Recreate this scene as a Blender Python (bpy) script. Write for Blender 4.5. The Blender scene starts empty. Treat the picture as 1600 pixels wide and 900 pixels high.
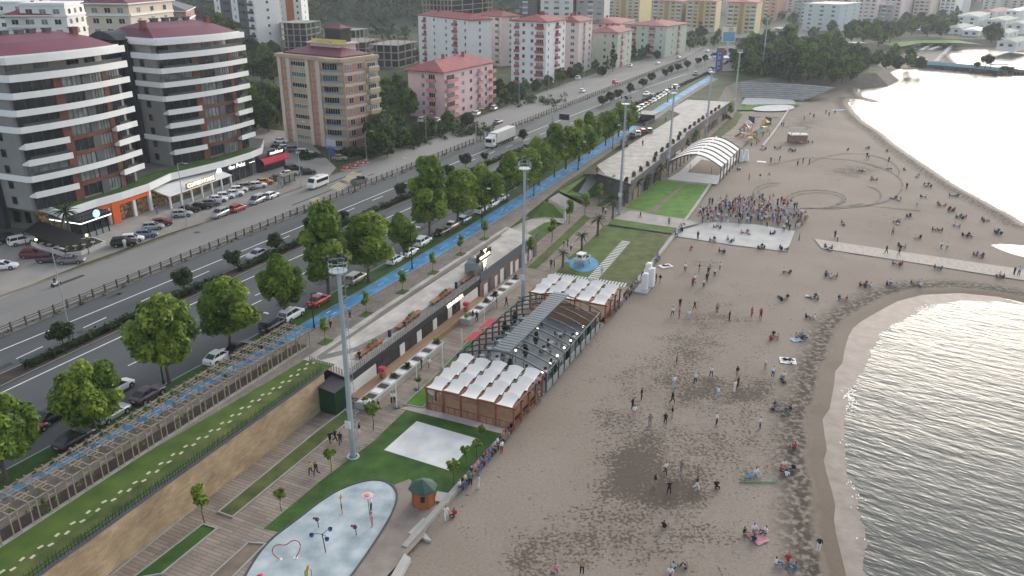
import bpy, bmesh, math, random
import numpy as np
from mathutils import Matrix, Vector, noise
random.seed(7)
S = bpy.context.scene
COL = S.collection
rad = math.radians
# ------------------------------------------------------------------ camera
F, PITCH, ROLL, H = 1244.0, rad(22.2), rad(0.4), 54.0
cp, sp, cr, sr = math.cos(PITCH), math.sin(PITCH), math.cos(ROLL), math.sin(ROLL)
cam_d = bpy.data.cameras.new('camera')
cam = bpy.data.objects.new('camera', cam_d)
COL.objects.link(cam)
S.camera = cam
cam_d.sensor_width = 36.0
cam_d.lens = 36.0 * F / 1600.0
cam_d.clip_start, cam_d.clip_end = 1.0, 9000.0
_X, _D, _F = Vector((1, 0, 0)), Vector((0, -sp, -cp)), Vector((0, cp, -sp))
_r = cr * _X - sr * _D
_u = -(sr * _X + cr * _D)
_b = -_F
cam.matrix_world = Matrix(((_r.x, _u.x, _b.x, 0), (_r.y, _u.y, _b.y, 0), (_r.z, _u.z, _b.z, H), (0, 0, 0, 1)))
# ------------------------------------------------------------------ light
SUN_EL, SUN_AZ = rad(18.0), rad(30.0)
W = bpy.data.worlds.new('World')
S.world = W
W.use_nodes = True
wn = W.node_tree
sky = wn.nodes.new('ShaderNodeTexSky')
sky.sky_type = 'NISHITA'
sky.sun_disc = False
sky.sun_elevation = SUN_EL
sky.sun_rotation = SUN_AZ
sky.air_density, sky.dust_density, sky.ozone_density = 1.0, 2.5, 1.0
bg = wn.nodes['Background']
hs = wn.nodes.new('ShaderNodeHueSaturation')
hs.inputs['Saturation'].default_value = 0.5
wn.links.new(sky.outputs['Color'], hs.inputs['Color'])
wn.links.new(hs.outputs['Color'], bg.inputs['Color'])
bg.inputs['Strength'].default_value = 0.15
sd = bpy.data.lights.new('sun', 'SUN')
sd.energy, sd.angle, sd.color = 0.7, rad(60), (1.0, 0.95, 0.89)
sun = bpy.data.objects.new('sun', sd)
COL.objects.link(sun)
sdir = Vector((math.sin(SUN_AZ) * math.cos(SUN_EL), math.cos(SUN_AZ) * math.cos(SUN_EL), math.sin(SUN_EL)))
sun.rotation_euler = sdir.to_track_quat('Z', 'Y').to_euler()
S.view_settings.view_transform = 'Standard'
S.view_settings.look = 'None'
S.view_settings.gamma = 1.0
S.view_settings.exposure = 1.17
S.cycles.volume_bounces = 0
S.cycles.max_bounces = 6
S.cycles.transparent_max_bounces = 12
S.cycles.volume_step_rate = 4
# ------------------------------------------------------------------ pixel -> ground
ZU, ZP = 5.2, 0.40
def ray(px, py):
 u, v = px - 800.0, py - 450.0
 u, v = cr * u + sr * v, -sr * u + cr * v
 return (u, F * cp - v * sp, -F * sp - v * cp)
def at(px, py, z=0.0):
 d = ray(px, py)
 t = (z - H) / d[2]
 return (d[0] * t, d[1] * t)
def ats(pts, z=0.0):
 return [at(p[0], p[1], z) for p in pts]
def ztop(base, zb, top):
 x, y = at(base[0], base[1], zb)
 r = ray(*top)
 return H + math.hypot(x, y) / math.hypot(r[0], r[1]) * r[2]
_fpx = [(0, 527), (75, 495), (150, 462), (400, 367), (492, 325), (580, 285), (675, 247), (750, 225), (807.5, 197),
  (887, 165), (950, 142), (1025, 112)]
_fw = np.array([at(p[0], p[1], ZU) for p in _fpx])
_pc = np.polyfit(_fw[:, 1], _fw[:, 0], 3)
def pt(s, t):
 """point on a curve parallel to the motorway fence: s = distance ahead, t = metres to the seaward side"""
 x = np.polyval(_pc, s)
 dx = np.polyval(np.polyder(_pc), s)
 n = math.hypot(dx, 1.0)
 return (x + t / n, s - t * dx / n)
def heading(s):
 """rotation about Z that turns +X along the road at s"""
 return math.atan2(1.0, np.polyval(np.polyder(_pc), s))
_ss = np.linspace(20, 340, 3201)
_sx = np.polyval(_pc, _ss)
ZT, T0, T1 = 4.0, 43.2, 49.35
def terr_z(x, y):
 d = np.hypot(_sx - x, _ss - y).min()
 return ZU + .06 + (ZT - ZU) * min(1, max(0, (d - T0) / (T1 - T0)))
def tz(px, py):
 """height of the terrace paving seen at a pixel"""
 z = ZU
 for _ in range(8):
  z = terr_z(*at(px, py, z))
 return z
def smooth(px, z, n=60, deg=3, ext=(0, 0)):
 w = np.array([at(p[0], p[1], z) for p in px])
 c = np.polyfit(w[:, 1], w[:, 0], min(deg, len(px) - 1))
 ys = np.linspace(w[:, 1].min() - ext[0], w[:, 1].max() + ext[1], n)
 return [(float(np.polyval(c, y)), float(y)) for y in ys]
def offset(path, d):
 out = []
 for i, p in enumerate(path):
  a, b = path[max(i - 1, 0)], path[min(i + 1, len(path) - 1)]
  dx, dy = b[0] - a[0], b[1] - a[1]
  n = math.hypot(dx, dy) or 1
  out.append((p[0] + dy / n * d, p[1] - dx / n * d))
 return out
def resample(path, step):
 out, acc = [path[0]], 0.0
 for a, b in zip(path, path[1:]):
  L = math.hypot(b[0] - a[0], b[1] - a[1])
  pos = step - acc
  while pos <= L:
   k = pos / L
   out.append((a[0] + (b[0] - a[0]) * k, a[1] + (b[1] - a[1]) * k))
   pos += step
  acc = (acc + L) % step if L else acc
 return out
def lerp(a, b, k):
 return tuple(p + (q - p) * k for p, q in zip(a, b))
ORD = ('first second third fourth fifth sixth seventh eighth ninth tenth eleventh twelfth thirteenth fourteenth fifteenth sixteenth '
 'seventeenth eighteenth nineteenth twentieth').split()
_TENS = {20: 'twenty', 30: 'thirty', 40: 'forty', 50: 'fifty', 60: 'sixty'}
def ordinal(i):
 n = i + 1
 if n <= 20:
  return ORD[n - 1]
 t, u = n // 10 * 10, n % 10
 if u == 0:
  return _TENS[t][:-1] + 'ieth'
 return _TENS[t] + '-' + ORD[u - 1]
# ------------------------------------------------------------------ materials
_M = {}
def mat(name, col, rough=0.8, var=0.15, scale=1.0, bump=0.0, bscale=None, metal=0.0, spec=0.3, col2=None, detail=4.0, contrast=1.0, stretch=None, emit=0.0):
 if name in _M:
  return _M[name]
 m = bpy.data.materials.new(name)
 m.use_nodes = True
 nt = m.node_tree
 bs = nt.nodes['Principled BSDF']
 bs.inputs['Roughness'].default_value = rough
 bs.inputs['Metallic'].default_value = metal
 bs.inputs['Specular IOR Level'].default_value = spec
 c = tuple(col) + (1.0,)
 if var or col2 or bump:
  tc = nt.nodes.new('ShaderNodeTexCoord')
  src = tc.outputs['Object']
  if stretch:
   mp = nt.nodes.new('ShaderNodeMapping')
   mp.inputs['Scale'].default_value = stretch[:3]
   if len(stretch) > 3:
    mp.vector_type = 'TEXTURE'
    mp.inputs['Scale'].default_value = tuple(1 / v for v in stretch[:3])
    mp.inputs['Rotation'].default_value = (0, 0, stretch[3])
   nt.links.new(src, mp.inputs['Vector'])
   src = mp.outputs['Vector']
  no = nt.nodes.new('ShaderNodeTexNoise')
  no.inputs['Scale'].default_value = scale
  no.inputs['Detail'].default_value = detail
  nt.links.new(src, no.inputs['Vector'])
  rp = nt.nodes.new('ShaderNodeValToRGB')
  a, b = 0.5 - 0.25 / contrast, 0.5 + 0.25 / contrast
  rp.color_ramp.elements[0].position = max(0, a)
  rp.color_ramp.elements[1].position = min(1, b)
  rp.color_ramp.elements[0].color = tuple(x * (1 - var) for x in col) + (1.0,)
  rp.color_ramp.elements[1].color = (tuple(col2) if col2 else tuple(min(1, x * (1 + var)) for x in col)) + (1.0,)
  nt.links.new(no.outputs['Fac'], rp.inputs['Fac'])
  nt.links.new(rp.outputs['Color'], bs.inputs['Base Color'])
  if bump:
   n2 = nt.nodes.new('ShaderNodeTexNoise')
   n2.inputs['Scale'].default_value = bscale or scale * 4
   n2.inputs['Detail'].default_value = 3
   nt.links.new(src, n2.inputs['Vector'])
   bp = nt.nodes.new('ShaderNodeBump')
   bp.inputs['Strength'].default_value = bump
   bp.inputs['Distance'].default_value = 0.1
   nt.links.new(n2.outputs['Fac'], bp.inputs['Height'])
   nt.links.new(bp.outputs['Normal'], bs.inputs['Normal'])
 else:
  bs.inputs['Base Color'].default_value = c
 if emit:
  bs.inputs['Emission Color'].default_value = c
  bs.inputs['Emission Strength'].default_value = emit
 _M[name] = m
 return m
# ------------------------------------------------------------------ mesh builder
class MB:
 def __init__(self):
  self.v, self.f, self.m, self.uv = [], [], [], {}
 def poly(self, pts, mi=0):
  i = len(self.v)
  self.v += [tuple(p) for p in pts]
  self.f.append(tuple(range(i, i + len(pts))))
  self.m.append(mi)
 def flat(self, pts2, z, mi=0):
  a = sum(p[0] * q[1] - q[0] * p[1] for p, q in zip(pts2, list(pts2[1:]) + [pts2[0]]))
  if a < 0:
   pts2 = list(pts2)[::-1]
  self.poly([(p[0], p[1], z) for p in pts2], mi)
 def strip(self, A, B, za, zb=None, mi=0):
  zb = za if zb is None else zb
  i, n = len(self.v), len(A)
  self.v += [(p[0], p[1], za) for p in A] + [(p[0], p[1], zb) for p in B]
  for k in range(n - 1):
   self.f.append((i + k, i + n + k, i + n + k + 1, i + k + 1))
   self.m.append(mi)
 def prism(self, pts2, z0, z1, mi=0, top=True, bottom=False, mt=None):
  a = sum(p[0] * q[1] - q[0] * p[1] for p, q in zip(pts2, list(pts2[1:]) + [pts2[0]]))
  if a < 0:
   pts2 = list(pts2)[::-1]
  i, n = len(self.v), len(pts2)
  self.v += [(p[0], p[1], z0) for p in pts2] + [(p[0], p[1], z1) for p in pts2]
  for k in range(n):
   j = (k + 1) % n
   self.f.append((i + k, i + j, i + n + j, i + n + k))
   self.m.append(mi)
  if top:
   self.f.append(tuple(range(i + n, i + 2 * n)))
   self.m.append(mi if mt is None else mt)
  if bottom:
   self.f.append(tuple(range(i + n - 1, i - 1, -1)))
   self.m.append(mi)
 def box(self, x0, y0, z0, x1, y1, z1, mi=0):
  self.prism([(x0, y0), (x1, y0), (x1, y1), (x0, y1)], z0, z1, mi, True, True)
 def boxr(self, cx, cy, z0, sx, sy, sz, rot=0.0, mi=0):
  c, s = math.cos(rot), math.sin(rot)
  q = [(-sx / 2, -sy / 2), (sx / 2, -sy / 2), (sx / 2, sy / 2), (-sx / 2, sy / 2)]
  self.prism([(cx + c * a - s * b, cy + s * a + c * b) for a, b in q], z0, z0 + sz, mi, True, True)
 def tube(self, path, r, n=6, mi=0, cap=True):
  path = [Vector(p) for p in path]
  rs = r if isinstance(r, (list, tuple)) else [r] * len(path)
  i0 = len(self.v)
  ref = None
  for k, p in enumerate(path):
   d = (path[min(k + 1, len(path) - 1)] - path[max(k - 1, 0)]).normalized()
   if ref is None:
    ref = Vector((0, 0, 1)) if abs(d.z) < 0.9 else Vector((1, 0, 0))
   a = d.cross(ref)
   a = a.normalized() if a.length > 1e-6 else Vector((1, 0, 0))
   b = a.cross(d).normalized()
   for q in range(n):
    t = 2 * math.pi * q / n
    w = p + (a * math.cos(t) + b * math.sin(t)) * rs[k]
    self.v.append(tuple(w))
  for k in range(len(path) - 1):
   for q in range(n):
    q2 = (q + 1) % n
    self.f.append((i0 + k * n + q, i0 + k * n + q2, i0 + (k + 1) * n + q2, i0 + (k + 1) * n + q))
    self.m.append(mi)
  if cap:
   self.f.append(tuple(i0 + (len(path) - 1) * n + q for q in range(n)))
   self.m.append(mi)
   self.f.append(tuple(i0 + q for q in range(n - 1, -1, -1)))
   self.m.append(mi)
 def lathe(self, prof, n=12, c=(0, 0, 0), mi=0):
  i0 = len(self.v)
  for r, z in prof:
   for q in range(n):
    t = 2 * math.pi * q / n
    self.v.append((c[0] + r * math.cos(t), c[1] + r * math.sin(t), c[2] + z))
  for k in range(len(prof) - 1):
   for q in range(n):
    q2 = (q + 1) % n
    self.f.append((i0 + k * n + q, i0 + k * n + q2, i0 + (k + 1) * n + q2, i0 + (k + 1) * n + q))
    self.m.append(mi)
 def ball(self, c, r, n=8, mi=0, sz=1.0):
  prof = [(max(1e-3, r * math.sin(math.pi * k / 6)), -r * sz * math.cos(math.pi * k / 6)) for k in range(7)]
  self.lathe(prof, n, c, mi)
 def sub(self, origin, rot=0.0):
  c, s = math.cos(-rot), math.sin(-rot)
  o = origin
  self.v = [(c * (x - o[0]) - s * (y - o[1]), s * (x - o[0]) + c * (y - o[1]), z - o[2]) for x, y, z in self.v]
  return self
 def mesh(self, name, mats, smooth=False):
  me = bpy.data.meshes.new(name)
  me.from_pydata(self.v, [], self.f)
  mats = mats if isinstance(mats, (list, tuple)) else [mats]
  for m in mats:
   me.materials.append(m)
  if len(mats) > 1:
   me.polygons.foreach_set('material_index', self.m)
  if smooth:
   me.polygons.foreach_set('use_smooth', [True] * len(me.polygons))
  me.update()
  return me
 def build(self, name, mats, parent=None, smooth=False):
  o = bpy.data.objects.new(name, self.mesh(name, mats, smooth))
  COL.objects.link(o)
  if parent is not None:
   o.parent = parent
   if parent.get('_abs') is not None:
    pass
  return o
def tag(o, label=None, cat=None, group=None, kind=None):
 if label:
  o['label'] = label
 if cat:
  o['category'] = cat
 if group:
  o['group'] = group
 if kind:
  o['kind'] = kind
 return o
def thing(name, label, cat, loc=(0, 0, 0), rot=0.0, group=None):
 o = bpy.data.objects.new(name, None)
 o.empty_display_size = 0.3
 COL.objects.link(o)
 o.location = loc
 o.rotation_euler = (0, 0, rot)
 return tag(o, label, cat, group)
def struct(name, mb, m, kind='structure', smooth=False):
 o = mb.build(name, m, None, smooth)
 o['kind'] = kind
 return o
_kids = {}
def copy_tree(o, loc=None, rot=None, label=None, group=None, scale=None, parent=None):
 c = o.copy()
 COL.objects.link(c)
 if parent is not None:
  c.parent = parent
 if loc is not None:
  c.location = loc
 if rot is not None:
  c.rotation_euler = (0, 0, rot)
 if scale is not None:
  c.scale = (scale,) * 3 if not isinstance(scale, (tuple, list)) else scale
 if label:
  c['label'] = label
 if group:
  c['group'] = group
 for k in list(o.children):
  copy_tree(k, parent=c)
 return c
def place(o, loc, rot=0.0, label=None, group=None, scale=None):
 """first use moves the prototype, later uses copy it"""
 if not o.get('used'):
  o['used'] = 1
  o.location = loc
  o.rotation_euler = (0, 0, rot)
  if label:
   o['label'] = label
  if group:
   o['group'] = group
  if scale is not None:
   o.scale = (scale,) * 3 if not isinstance(scale, (tuple, list)) else scale
  return o
 return copy_tree(o, loc, rot, label, group, scale)
def recolor(o, slot, m):
 o.material_slots[slot].link = 'OBJECT'
 o.material_slots[slot].material = m
def child(o, name):
 for c in o.children:
  if c.name.split('.')[0] == name:
   return c
def text_part(name, txt, size, m, parent, loc, rx=rad(90), rz=0.0, depth=0.03, align='CENTER'):
 cu = bpy.data.curves.new(name, 'FONT')
 cu.body = txt
 cu.size = size
 cu.extrude = depth
 cu.align_x = align
 cu.align_y = 'CENTER'
 cu.resolution_u = 2
 o = bpy.data.objects.new(name, cu)
 COL.objects.link(o)
 bpy.context.view_layer.update()
 me = bpy.data.meshes.new_from_object(o.evaluated_get(bpy.context.evaluated_depsgraph_get()))
 bpy.data.objects.remove(o)
 me.materials.clear()
 me.materials.append(m)
 o = bpy.data.objects.new(name, me)
 COL.objects.link(o)
 o.parent = parent
 o.location = loc
 o.rotation_euler = (rx, 0, rz)
 return o
# ================================================================== GROUND
GRASS = mat('grass_blades', (0.055, 0.115, 0.015), 0.9, 0.35, 0.35, 0.5, 9.0, col2=(0.095, 0.145, 0.025), detail=8)
LUSH = mat('lush_grass', (0.055, 0.165, 0.01), 0.9, 0.3, 0.4, 0.5, 9.0, col2=(0.095, 0.225, 0.016), detail=8)
DARKGRASS = mat('dark_grass', (0.03, 0.085, 0.012), 0.9, 0.4, 0.5, 0.6, 6.0, col2=(0.055, 0.13, 0.02), detail=8)
DRYGRASS = mat('patchy_grass', (0.052, 0.09, 0.018), 0.95, 0.4, 0.45, 0.5, 7.0, col2=(0.12, 0.14, 0.04), detail=8)
SCRUB = mat('scrub_ground', (0.03, 0.055, 0.02), 0.95, 0.4, 0.12, 0.6, 1.5, col2=(0.075, 0.09, 0.035), detail=9)
ASPH = mat('asphalt', (0.083, 0.09, 0.095), 0.85, 0.24, 0.16, 0.2, 12, detail=9, stretch=(0.16, 1, 1, rad(62)))
ASPH2 = mat('pale_asphalt', (0.205, 0.20, 0.19), 0.88, 0.16, 0.14, 0.2, 12, detail=9, stretch=(0.2, 1, 1, rad(62)))
PARK = mat('parking_paving', (0.27, 0.25, 0.228), 0.9, 0.14, 0.25, 0.2, 10, detail=9)
DIRT = mat('dirt', (0.17, 0.135, 0.105), 0.95, 0.3, 0.6, 0.4, 6, detail=8)
SOIL = mat('brown_soil', (0.062, 0.045, 0.037), 0.95, 0.3, 0.8, 0.5, 6, detail=8)
KERB = mat('kerb_concrete', (0.33, 0.32, 0.30), 0.85, 0.15, 0.8)
CONC = mat('concrete', (0.40, 0.385, 0.36), 0.85, 0.12, 0.5, 0.1, 8, detail=8)
PALEC = mat('pale_concrete', (0.53, 0.53, 0.52), 0.8, 0.10, 0.35, 0.1, 8, detail=9)
WHITEL = mat('road_paint', (0.72, 0.72, 0.70), 0.7, 0.12, 2.0)
YELL = mat('yellow_road_paint', (0.42, 0.36, 0.20), 0.8, 0.2, 1.5)
BLUE = mat('blue_cycle_paint', (0.06, 0.25, 0.47), 0.75, 0.3, 0.35, detail=10, contrast=1.5)
def brick_mat(name, c1, c2, cm, rot, w=3.0, h=0.5, mortar=0.02, rough=0.85, noise_amt=0.25, uv=False):
 m = bpy.data.materials.new(name)
 m.use_nodes = True
 nt = m.node_tree
 bs = nt.nodes['Principled BSDF']
 bs.inputs['Roughness'].default_value = rough
 bs.inputs['Specular IOR Level'].default_value = 0.25
 tc = nt.nodes.new('ShaderNodeTexCoord')
 mp = nt.nodes.new('ShaderNodeMapping')
 mp.inputs['Rotation'].default_value = rot if isinstance(rot, tuple) else (0, 0, rot)
 br = nt.nodes.new('ShaderNodeTexBrick')
 br.inputs['Color1'].default_value = c1 + (1,)
 br.inputs['Color2'].default_value = c2 + (1,)
 br.inputs['Mortar'].default_value = cm + (1,)
 br.inputs['Scale'].default_value = 1.0
 br.inputs['Brick Width'].default_value = w
 br.inputs['Row Height'].default_value = h
 br.inputs['Mortar Size'].default_value = mortar
 no = nt.nodes.new('ShaderNodeTexNoise')
 no.inputs['Scale'].default_value = 0.35
 no.inputs['Detail'].default_value = 9
 mx = nt.nodes.new('ShaderNodeMix')
 mx.data_type, mx.blend_type = 'RGBA', 'MULTIPLY'
 mx.inputs['Factor'].default_value = 1.0
 rp = nt.nodes.new('ShaderNodeValToRGB')
 rp.color_ramp.elements[0].position, rp.color_ramp.elements[1].position = 0.3, 0.7
 a = 1 - noise_amt
 rp.color_ramp.elements[0].color, rp.color_ramp.elements[1].color = (a, a, a, 1), (1.1, 1.1, 1.1, 1)
 L = nt.links.new
 L(tc.outputs['Object'], mp.inputs['Vector'])
 L(mp.outputs['Vector'], br.inputs['Vector'])
 L(tc.outputs['Object'], no.inputs['Vector'])
 L(no.outputs['Fac'], rp.inputs['Fac'])
 L(br.outputs['Color'], mx.inputs['A'])
 L(rp.outputs['Color'], mx.inputs['B'])
 L(mx.outputs['Result'], bs.inputs['Base Color'])
 return m
RH = heading(130)
DECK = brick_mat('boardwalk_planks', (0.235, 0.19, 0.155), (0.31, 0.26, 0.215), (0.13, 0.105, 0.085), (0, 0, -RH + rad(90)), 3.0, 0.45, 0.03)
SLAB = brick_mat('terrace_slabs', (0.42, 0.39, 0.355), (0.49, 0.46, 0.42), (0.32, 0.29, 0.26), -RH, 1.6, 0.8, 0.015)
PAVER = brick_mat('brown_pavers', (0.20, 0.175, 0.155), (0.26, 0.23, 0.20), (0.13, 0.11, 0.10), -RH, 0.6, 0.3, 0.02)
WALK = brick_mat('pale_walk_pavers', (0.34, 0.32, 0.295), (0.39, 0.37, 0.34), (0.25, 0.235, 0.22), -RH, 0.8, 0.4, 0.02)
RAMPG = mat('ramp_grass', (0.05, 0.12, 0.014), 0.9, 0.3, 0.4, 0.5, 9.0, col2=(0.09, 0.16, 0.024), detail=8)
# --- shoreline, in photo order, given on the water plane
_near = [(1345, 980), (1335, 930), (1322, 900), (1313, 862), (1306, 835), (1303, 812), (1305, 790), (1299, 765), (1291, 738), (1287, 720), (1292, 702), (1288, 678),
 (1285, 655), (1296, 640), (1303, 602), (1305, 580), (1316, 568), (1320, 545), (1326, 525), (1333, 513), (1345, 503), (1358, 495),
 (1385, 480), (1402, 471), (1440, 461), (1500, 458), (1560, 464), (1605, 474)]
_far = [(1605, 352), (1580, 336), (1555, 323), (1530, 309), (1500, 293), (1475, 277), (1450, 260), (1425, 243), (1400, 226), (1380, 209), (1352, 191),
  (1335, 175), (1326, 162), (1329, 155), (1345, 156), (1362, 160), (1378, 161), (1368, 156), (1350, 152), (1341, 144), (1342, 136), (1352, 126),
  (1370, 120), (1392, 113), (1402, 109)]
_spit = [(1440, 109), (1500, 113), (1545, 117), (1580, 118), (1583, 114), (1570, 109), (1540, 107), (1502, 103), (1494, 98), (1486, 90), (1484, 86),
 (1490, 81), (1510, 78), (1540, 77), (1570, 79), (1605, 83)]
ZW = -0.25
sh = ats(_near, ZW) + [(112.0, 118.0), (150.0, 128.0), (165.0, 150.0), (140.0, 172.0)] + ats(_far, ZW) + ats(_spit, ZW)
sh = sh + [(520.0, 620.0), (900.0, 780.0), (3000.0, 1500.0), (3000.0, -300.0), (30.0, -300.0), (29.0, 0.0)]
SH = np.array(sh)
def shore_dist(P):
 """signed distance to the waterline, positive on land"""
 best = np.full(len(P), 1e9)
 inside = np.zeros(len(P), bool)
 n = len(SH)
 for i in range(n):
  a, b = SH[i], SH[(i + 1) % n]
  ab = b - a
  t = np.clip(((P - a) @ ab) / max(ab @ ab, 1e-9), 0, 1)
  q = a + t[:, None] * ab
  best = np.minimum(best, np.hypot(*(P - q).T))
  c = (a[1] > P[:, 1]) != (b[1] > P[:, 1])
  with np.errstate(divide='ignore', invalid='ignore'):
   xi = (b[0] - a[0]) * (P[:, 1] - a[1]) / (b[1] - a[1]) + a[0]
  inside ^= c & (P[:, 0] < xi)
 return np.where(inside, -best, best)
seawall_px = [(600, 915), (670, 800), (700, 770), (830, 640), (900, 560), (985, 455), (1050, 370), (1110, 290)]
SEAW = smooth(seawall_px, 0.0, 120, 3, (30, 4))
def seaw_x(y):
 return float(np.interp(y, [p[1] for p in SEAW], [p[0] for p in SEAW]))
weed_blobs = [(985, 742, 50, 42, .8), (1065, 768, 45, 28, .75), (900, 850, 90, 40, .4), (830, 880, 50, 35, .5), (1010, 790, 90, 50, .3), (1105, 610, 60, 28, .5), (1060, 560, 40, 40, .35),
 (1185, 615, 45, 22, .45), (1100, 540, 60, 20, .4), (960, 650, 60, 25, .35), (1030, 700, 90, 40, .4), (1010, 590, 60, 30, .3), (1100, 480, 60, 30, .25),
 (1330, 268, 45, 10, .7), (1160, 700, 80, 50, .25), (1000, 840, 200, 60, .16), (1100, 860, 120, 40, .2), (1050, 640, 220, 100, .08), (1255, 195, 40, 14, .6),
 (1180, 660, 120, 80, .14), (1130, 500, 60, 20, .3), (900, 560, 60, 40, .15), (1400, 345, 60, 20, .2), (1270, 470, 60, 20, .12), (1220, 810, 40, 40, .1)]
gx = np.concatenate([np.arange(-24, 130, 0.9), np.arange(130, 420, 3.0)])
gy = np.concatenate([np.arange(34, 190, 0.9), np.arange(190, 640, 2.4)])
GX, GY = np.meshgrid(gx, gy)
P2 = np.stack([GX.ravel(), GY.ravel()], 1)
sdist = shore_dist(P2)
zz = np.where(sdist > 0, np.minimum(0.0, ZW + 0.14 * sdist), np.maximum(-2.0, ZW + 0.12 * sdist))
weed = np.zeros(len(P2))
_dx, _dy, _dz = P2[:, 0], P2[:, 1], -H
_fw2 = _dy * cp - _dz * sp
_u2, _v2 = _dx / _fw2 * F, (-_dy * sp - _dz * cp) / _fw2 * F
PXX, PYY = 800 + cr * _u2 - sr * _v2, 450 + sr * _u2 + cr * _v2
for bx, by, sx, sy, a in weed_blobs:
 weed += a * np.exp(-((PXX - bx) / sx) ** 2 - ((PYY - by) / sy) ** 2)
bump = np.array([noise.noise(Vector((x * .22, y * .22, 0))) * .05 + noise.noise(Vector((x * .9, y * .9, 3))) * .025 for x, y in P2])
zz = zz + np.where(sdist > 3, bump, bump * np.clip(sdist / 3, 0, 1) * .6)
nx, ny = len(gx), len(gy)
edge = np.interp(P2[:, 1], [p[1] for p in SEAW] + [400, 640], [p[0] for p in SEAW] + [95, 95])
keep = (P2[:, 0] > edge - 3.0) & (sdist > -14)
keep |= (P2[:, 1] > 300) & (P2[:, 0] > 40) & (sdist > -14)
idx = np.arange(nx * ny).reshape(ny, nx)
q = np.stack([idx[:-1, :-1], idx[:-1, 1:], idx[1:, 1:], idx[1:, :-1]], -1).reshape(-1, 4)
q = q[keep[q].all(1)]
used = np.unique(q)
remap = -np.ones(nx * ny, int)
remap[used] = np.arange(len(used))
me = bpy.data.meshes.new('beach_sand')
me.from_pydata([(float(P2[i, 0]), float(P2[i, 1]), float(zz[i])) for i in used], [], [tuple(remap[k]) for k in q.tolist()] if False else remap[q].tolist())
for nm, arr in (('shore', sdist), ('weed', weed)):
 at_ = me.attributes.new(nm, 'FLOAT', 'POINT')
 at_.data.foreach_set('value', arr[used].astype(np.float32))
me.polygons.foreach_set('use_smooth', [True] * len(me.polygons))
beach = bpy.data.objects.new('beach_sand', me)
COL.objects.link(beach)
beach['kind'] = 'structure'
def sand_material():
 m = bpy.data.materials.new('beach_sand')
 m.use_nodes = True
 nt = m.node_tree
 N, L = nt.nodes.new, nt.links.new
 bs = nt.nodes['Principled BSDF']
 tc = N('ShaderNodeTexCoord')
 def nz(scale, detail=6, st=None):
  n = N('ShaderNodeTexNoise')
  n.inputs['Scale'].default_value = scale
  n.inputs['Detail'].default_value = detail
  if st:
   mp = N('ShaderNodeMapping')
   mp.inputs['Scale'].default_value = st[:3]
   mp.inputs['Rotation'].default_value = (0, 0, st[3])
   L(tc.outputs['Object'], mp.inputs['Vector'])
   L(mp.outputs['Vector'], n.inputs['Vector'])
  else:
   L(tc.outputs['Object'], n.inputs['Vector'])
  return n.outputs['Fac']
 def math_(op, a, b, clamp=False):
  n = N('ShaderNodeMath')
  n.operation = op
  n.use_clamp = clamp
  for i, x in enumerate((a, b)):
   if isinstance(x, (int, float)):
    n.inputs[i].default_value = x
   elif x is not None:
    L(x, n.inputs[i])
  return n.outputs[0]
 def ramp(x, a, b):
  n = N('ShaderNodeMapRange')
  n.inputs['From Min'].default_value, n.inputs['From Max'].default_value = a, b
  n.clamp = True
  L(x, n.inputs['Value'])
  return n.outputs['Result']
 def mix(f, a, b):
  n = N('ShaderNodeMix')
  n.data_type = 'RGBA'
  if isinstance(f, float):
   n.inputs['Factor'].default_value = f
  else:
   L(f, n.inputs['Factor'])
  for s_, x in (('A', a), ('B', b)):
   if isinstance(x, tuple):
    n.inputs[s_].default_value = x + (1,)
   else:
    L(x, n.inputs[s_])
  return n.outputs['Result']
 def attr(nm):
  n = N('ShaderNodeAttribute')
  n.attribute_name = nm
  return n.outputs['Fac']
 sh_, wd = attr('shore'), attr('weed')
 big = nz(0.05, 9)
 base = mix(ramp(big, .35, .65), (0.238, 0.196, 0.158), (0.288, 0.244, 0.204))
 base = mix(math_('MULTIPLY', ramp(nz(3.4, 10), .35, .7), .6), base, (0.18, 0.15, 0.125))
 sc = math_('ADD', math_('MULTIPLY', nz(2.6, 12), 1.0), math_('MULTIPLY', math_('SUBTRACT', nz(.28, 8), .5), .55))
 thr = math_('SUBTRACT', .665, math_('MULTIPLY', wd, .36))
 litter = ramp(math_('SUBTRACT', sc, thr), 0.0, .09)
 base = mix(math_('MULTIPLY', litter, .75), base, (0.06, 0.045, 0.035))
 sft = ramp(math_('MULTIPLY', wd, ramp(nz(1.1, 11), .4, .62)), .08, .6)
 base = mix(math_('MULTIPLY', sft, .42), base, (0.085, 0.064, 0.048))
 wob = math_('ADD', sh_, math_('MULTIPLY', math_('SUBTRACT', nz(.35, 5), .5), 1.8))
 wr = math_('MULTIPLY', ramp(wob, 1.9, 2.7), math_('SUBTRACT', 1.0, ramp(wob, 4.0, 7.0)))
 wr = math_('MULTIPLY', wr, ramp(nz(1.3, 10), .36, .54))
 base = mix(math_('MULTIPLY', wr, .9), base, (0.055, 0.043, 0.034))
 wet = math_('SUBTRACT', 1.0, ramp(wob, 1.4, 2.6))
 base = mix(wet, base, (0.10, 0.074, 0.053))
 L(base, bs.inputs['Base Color'])
 rg = math_('SUBTRACT', .95, math_('MULTIPLY', wet, .25))
 L(rg, bs.inputs['Roughness'])
 bs.inputs['Specular IOR Level'].default_value = .2
 bp = N('ShaderNodeBump')
 bp.inputs['Strength'].default_value = .5
 bp.inputs['Distance'].default_value = .06
 L(math_('ADD', nz(1.6, 8), math_('MULTIPLY', nz(6.0, 5), .5)), bp.inputs['Height'])
 L(bp.outputs['Normal'], bs.inputs['Normal'])
 return m
me.materials.append(sand_material())
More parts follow.
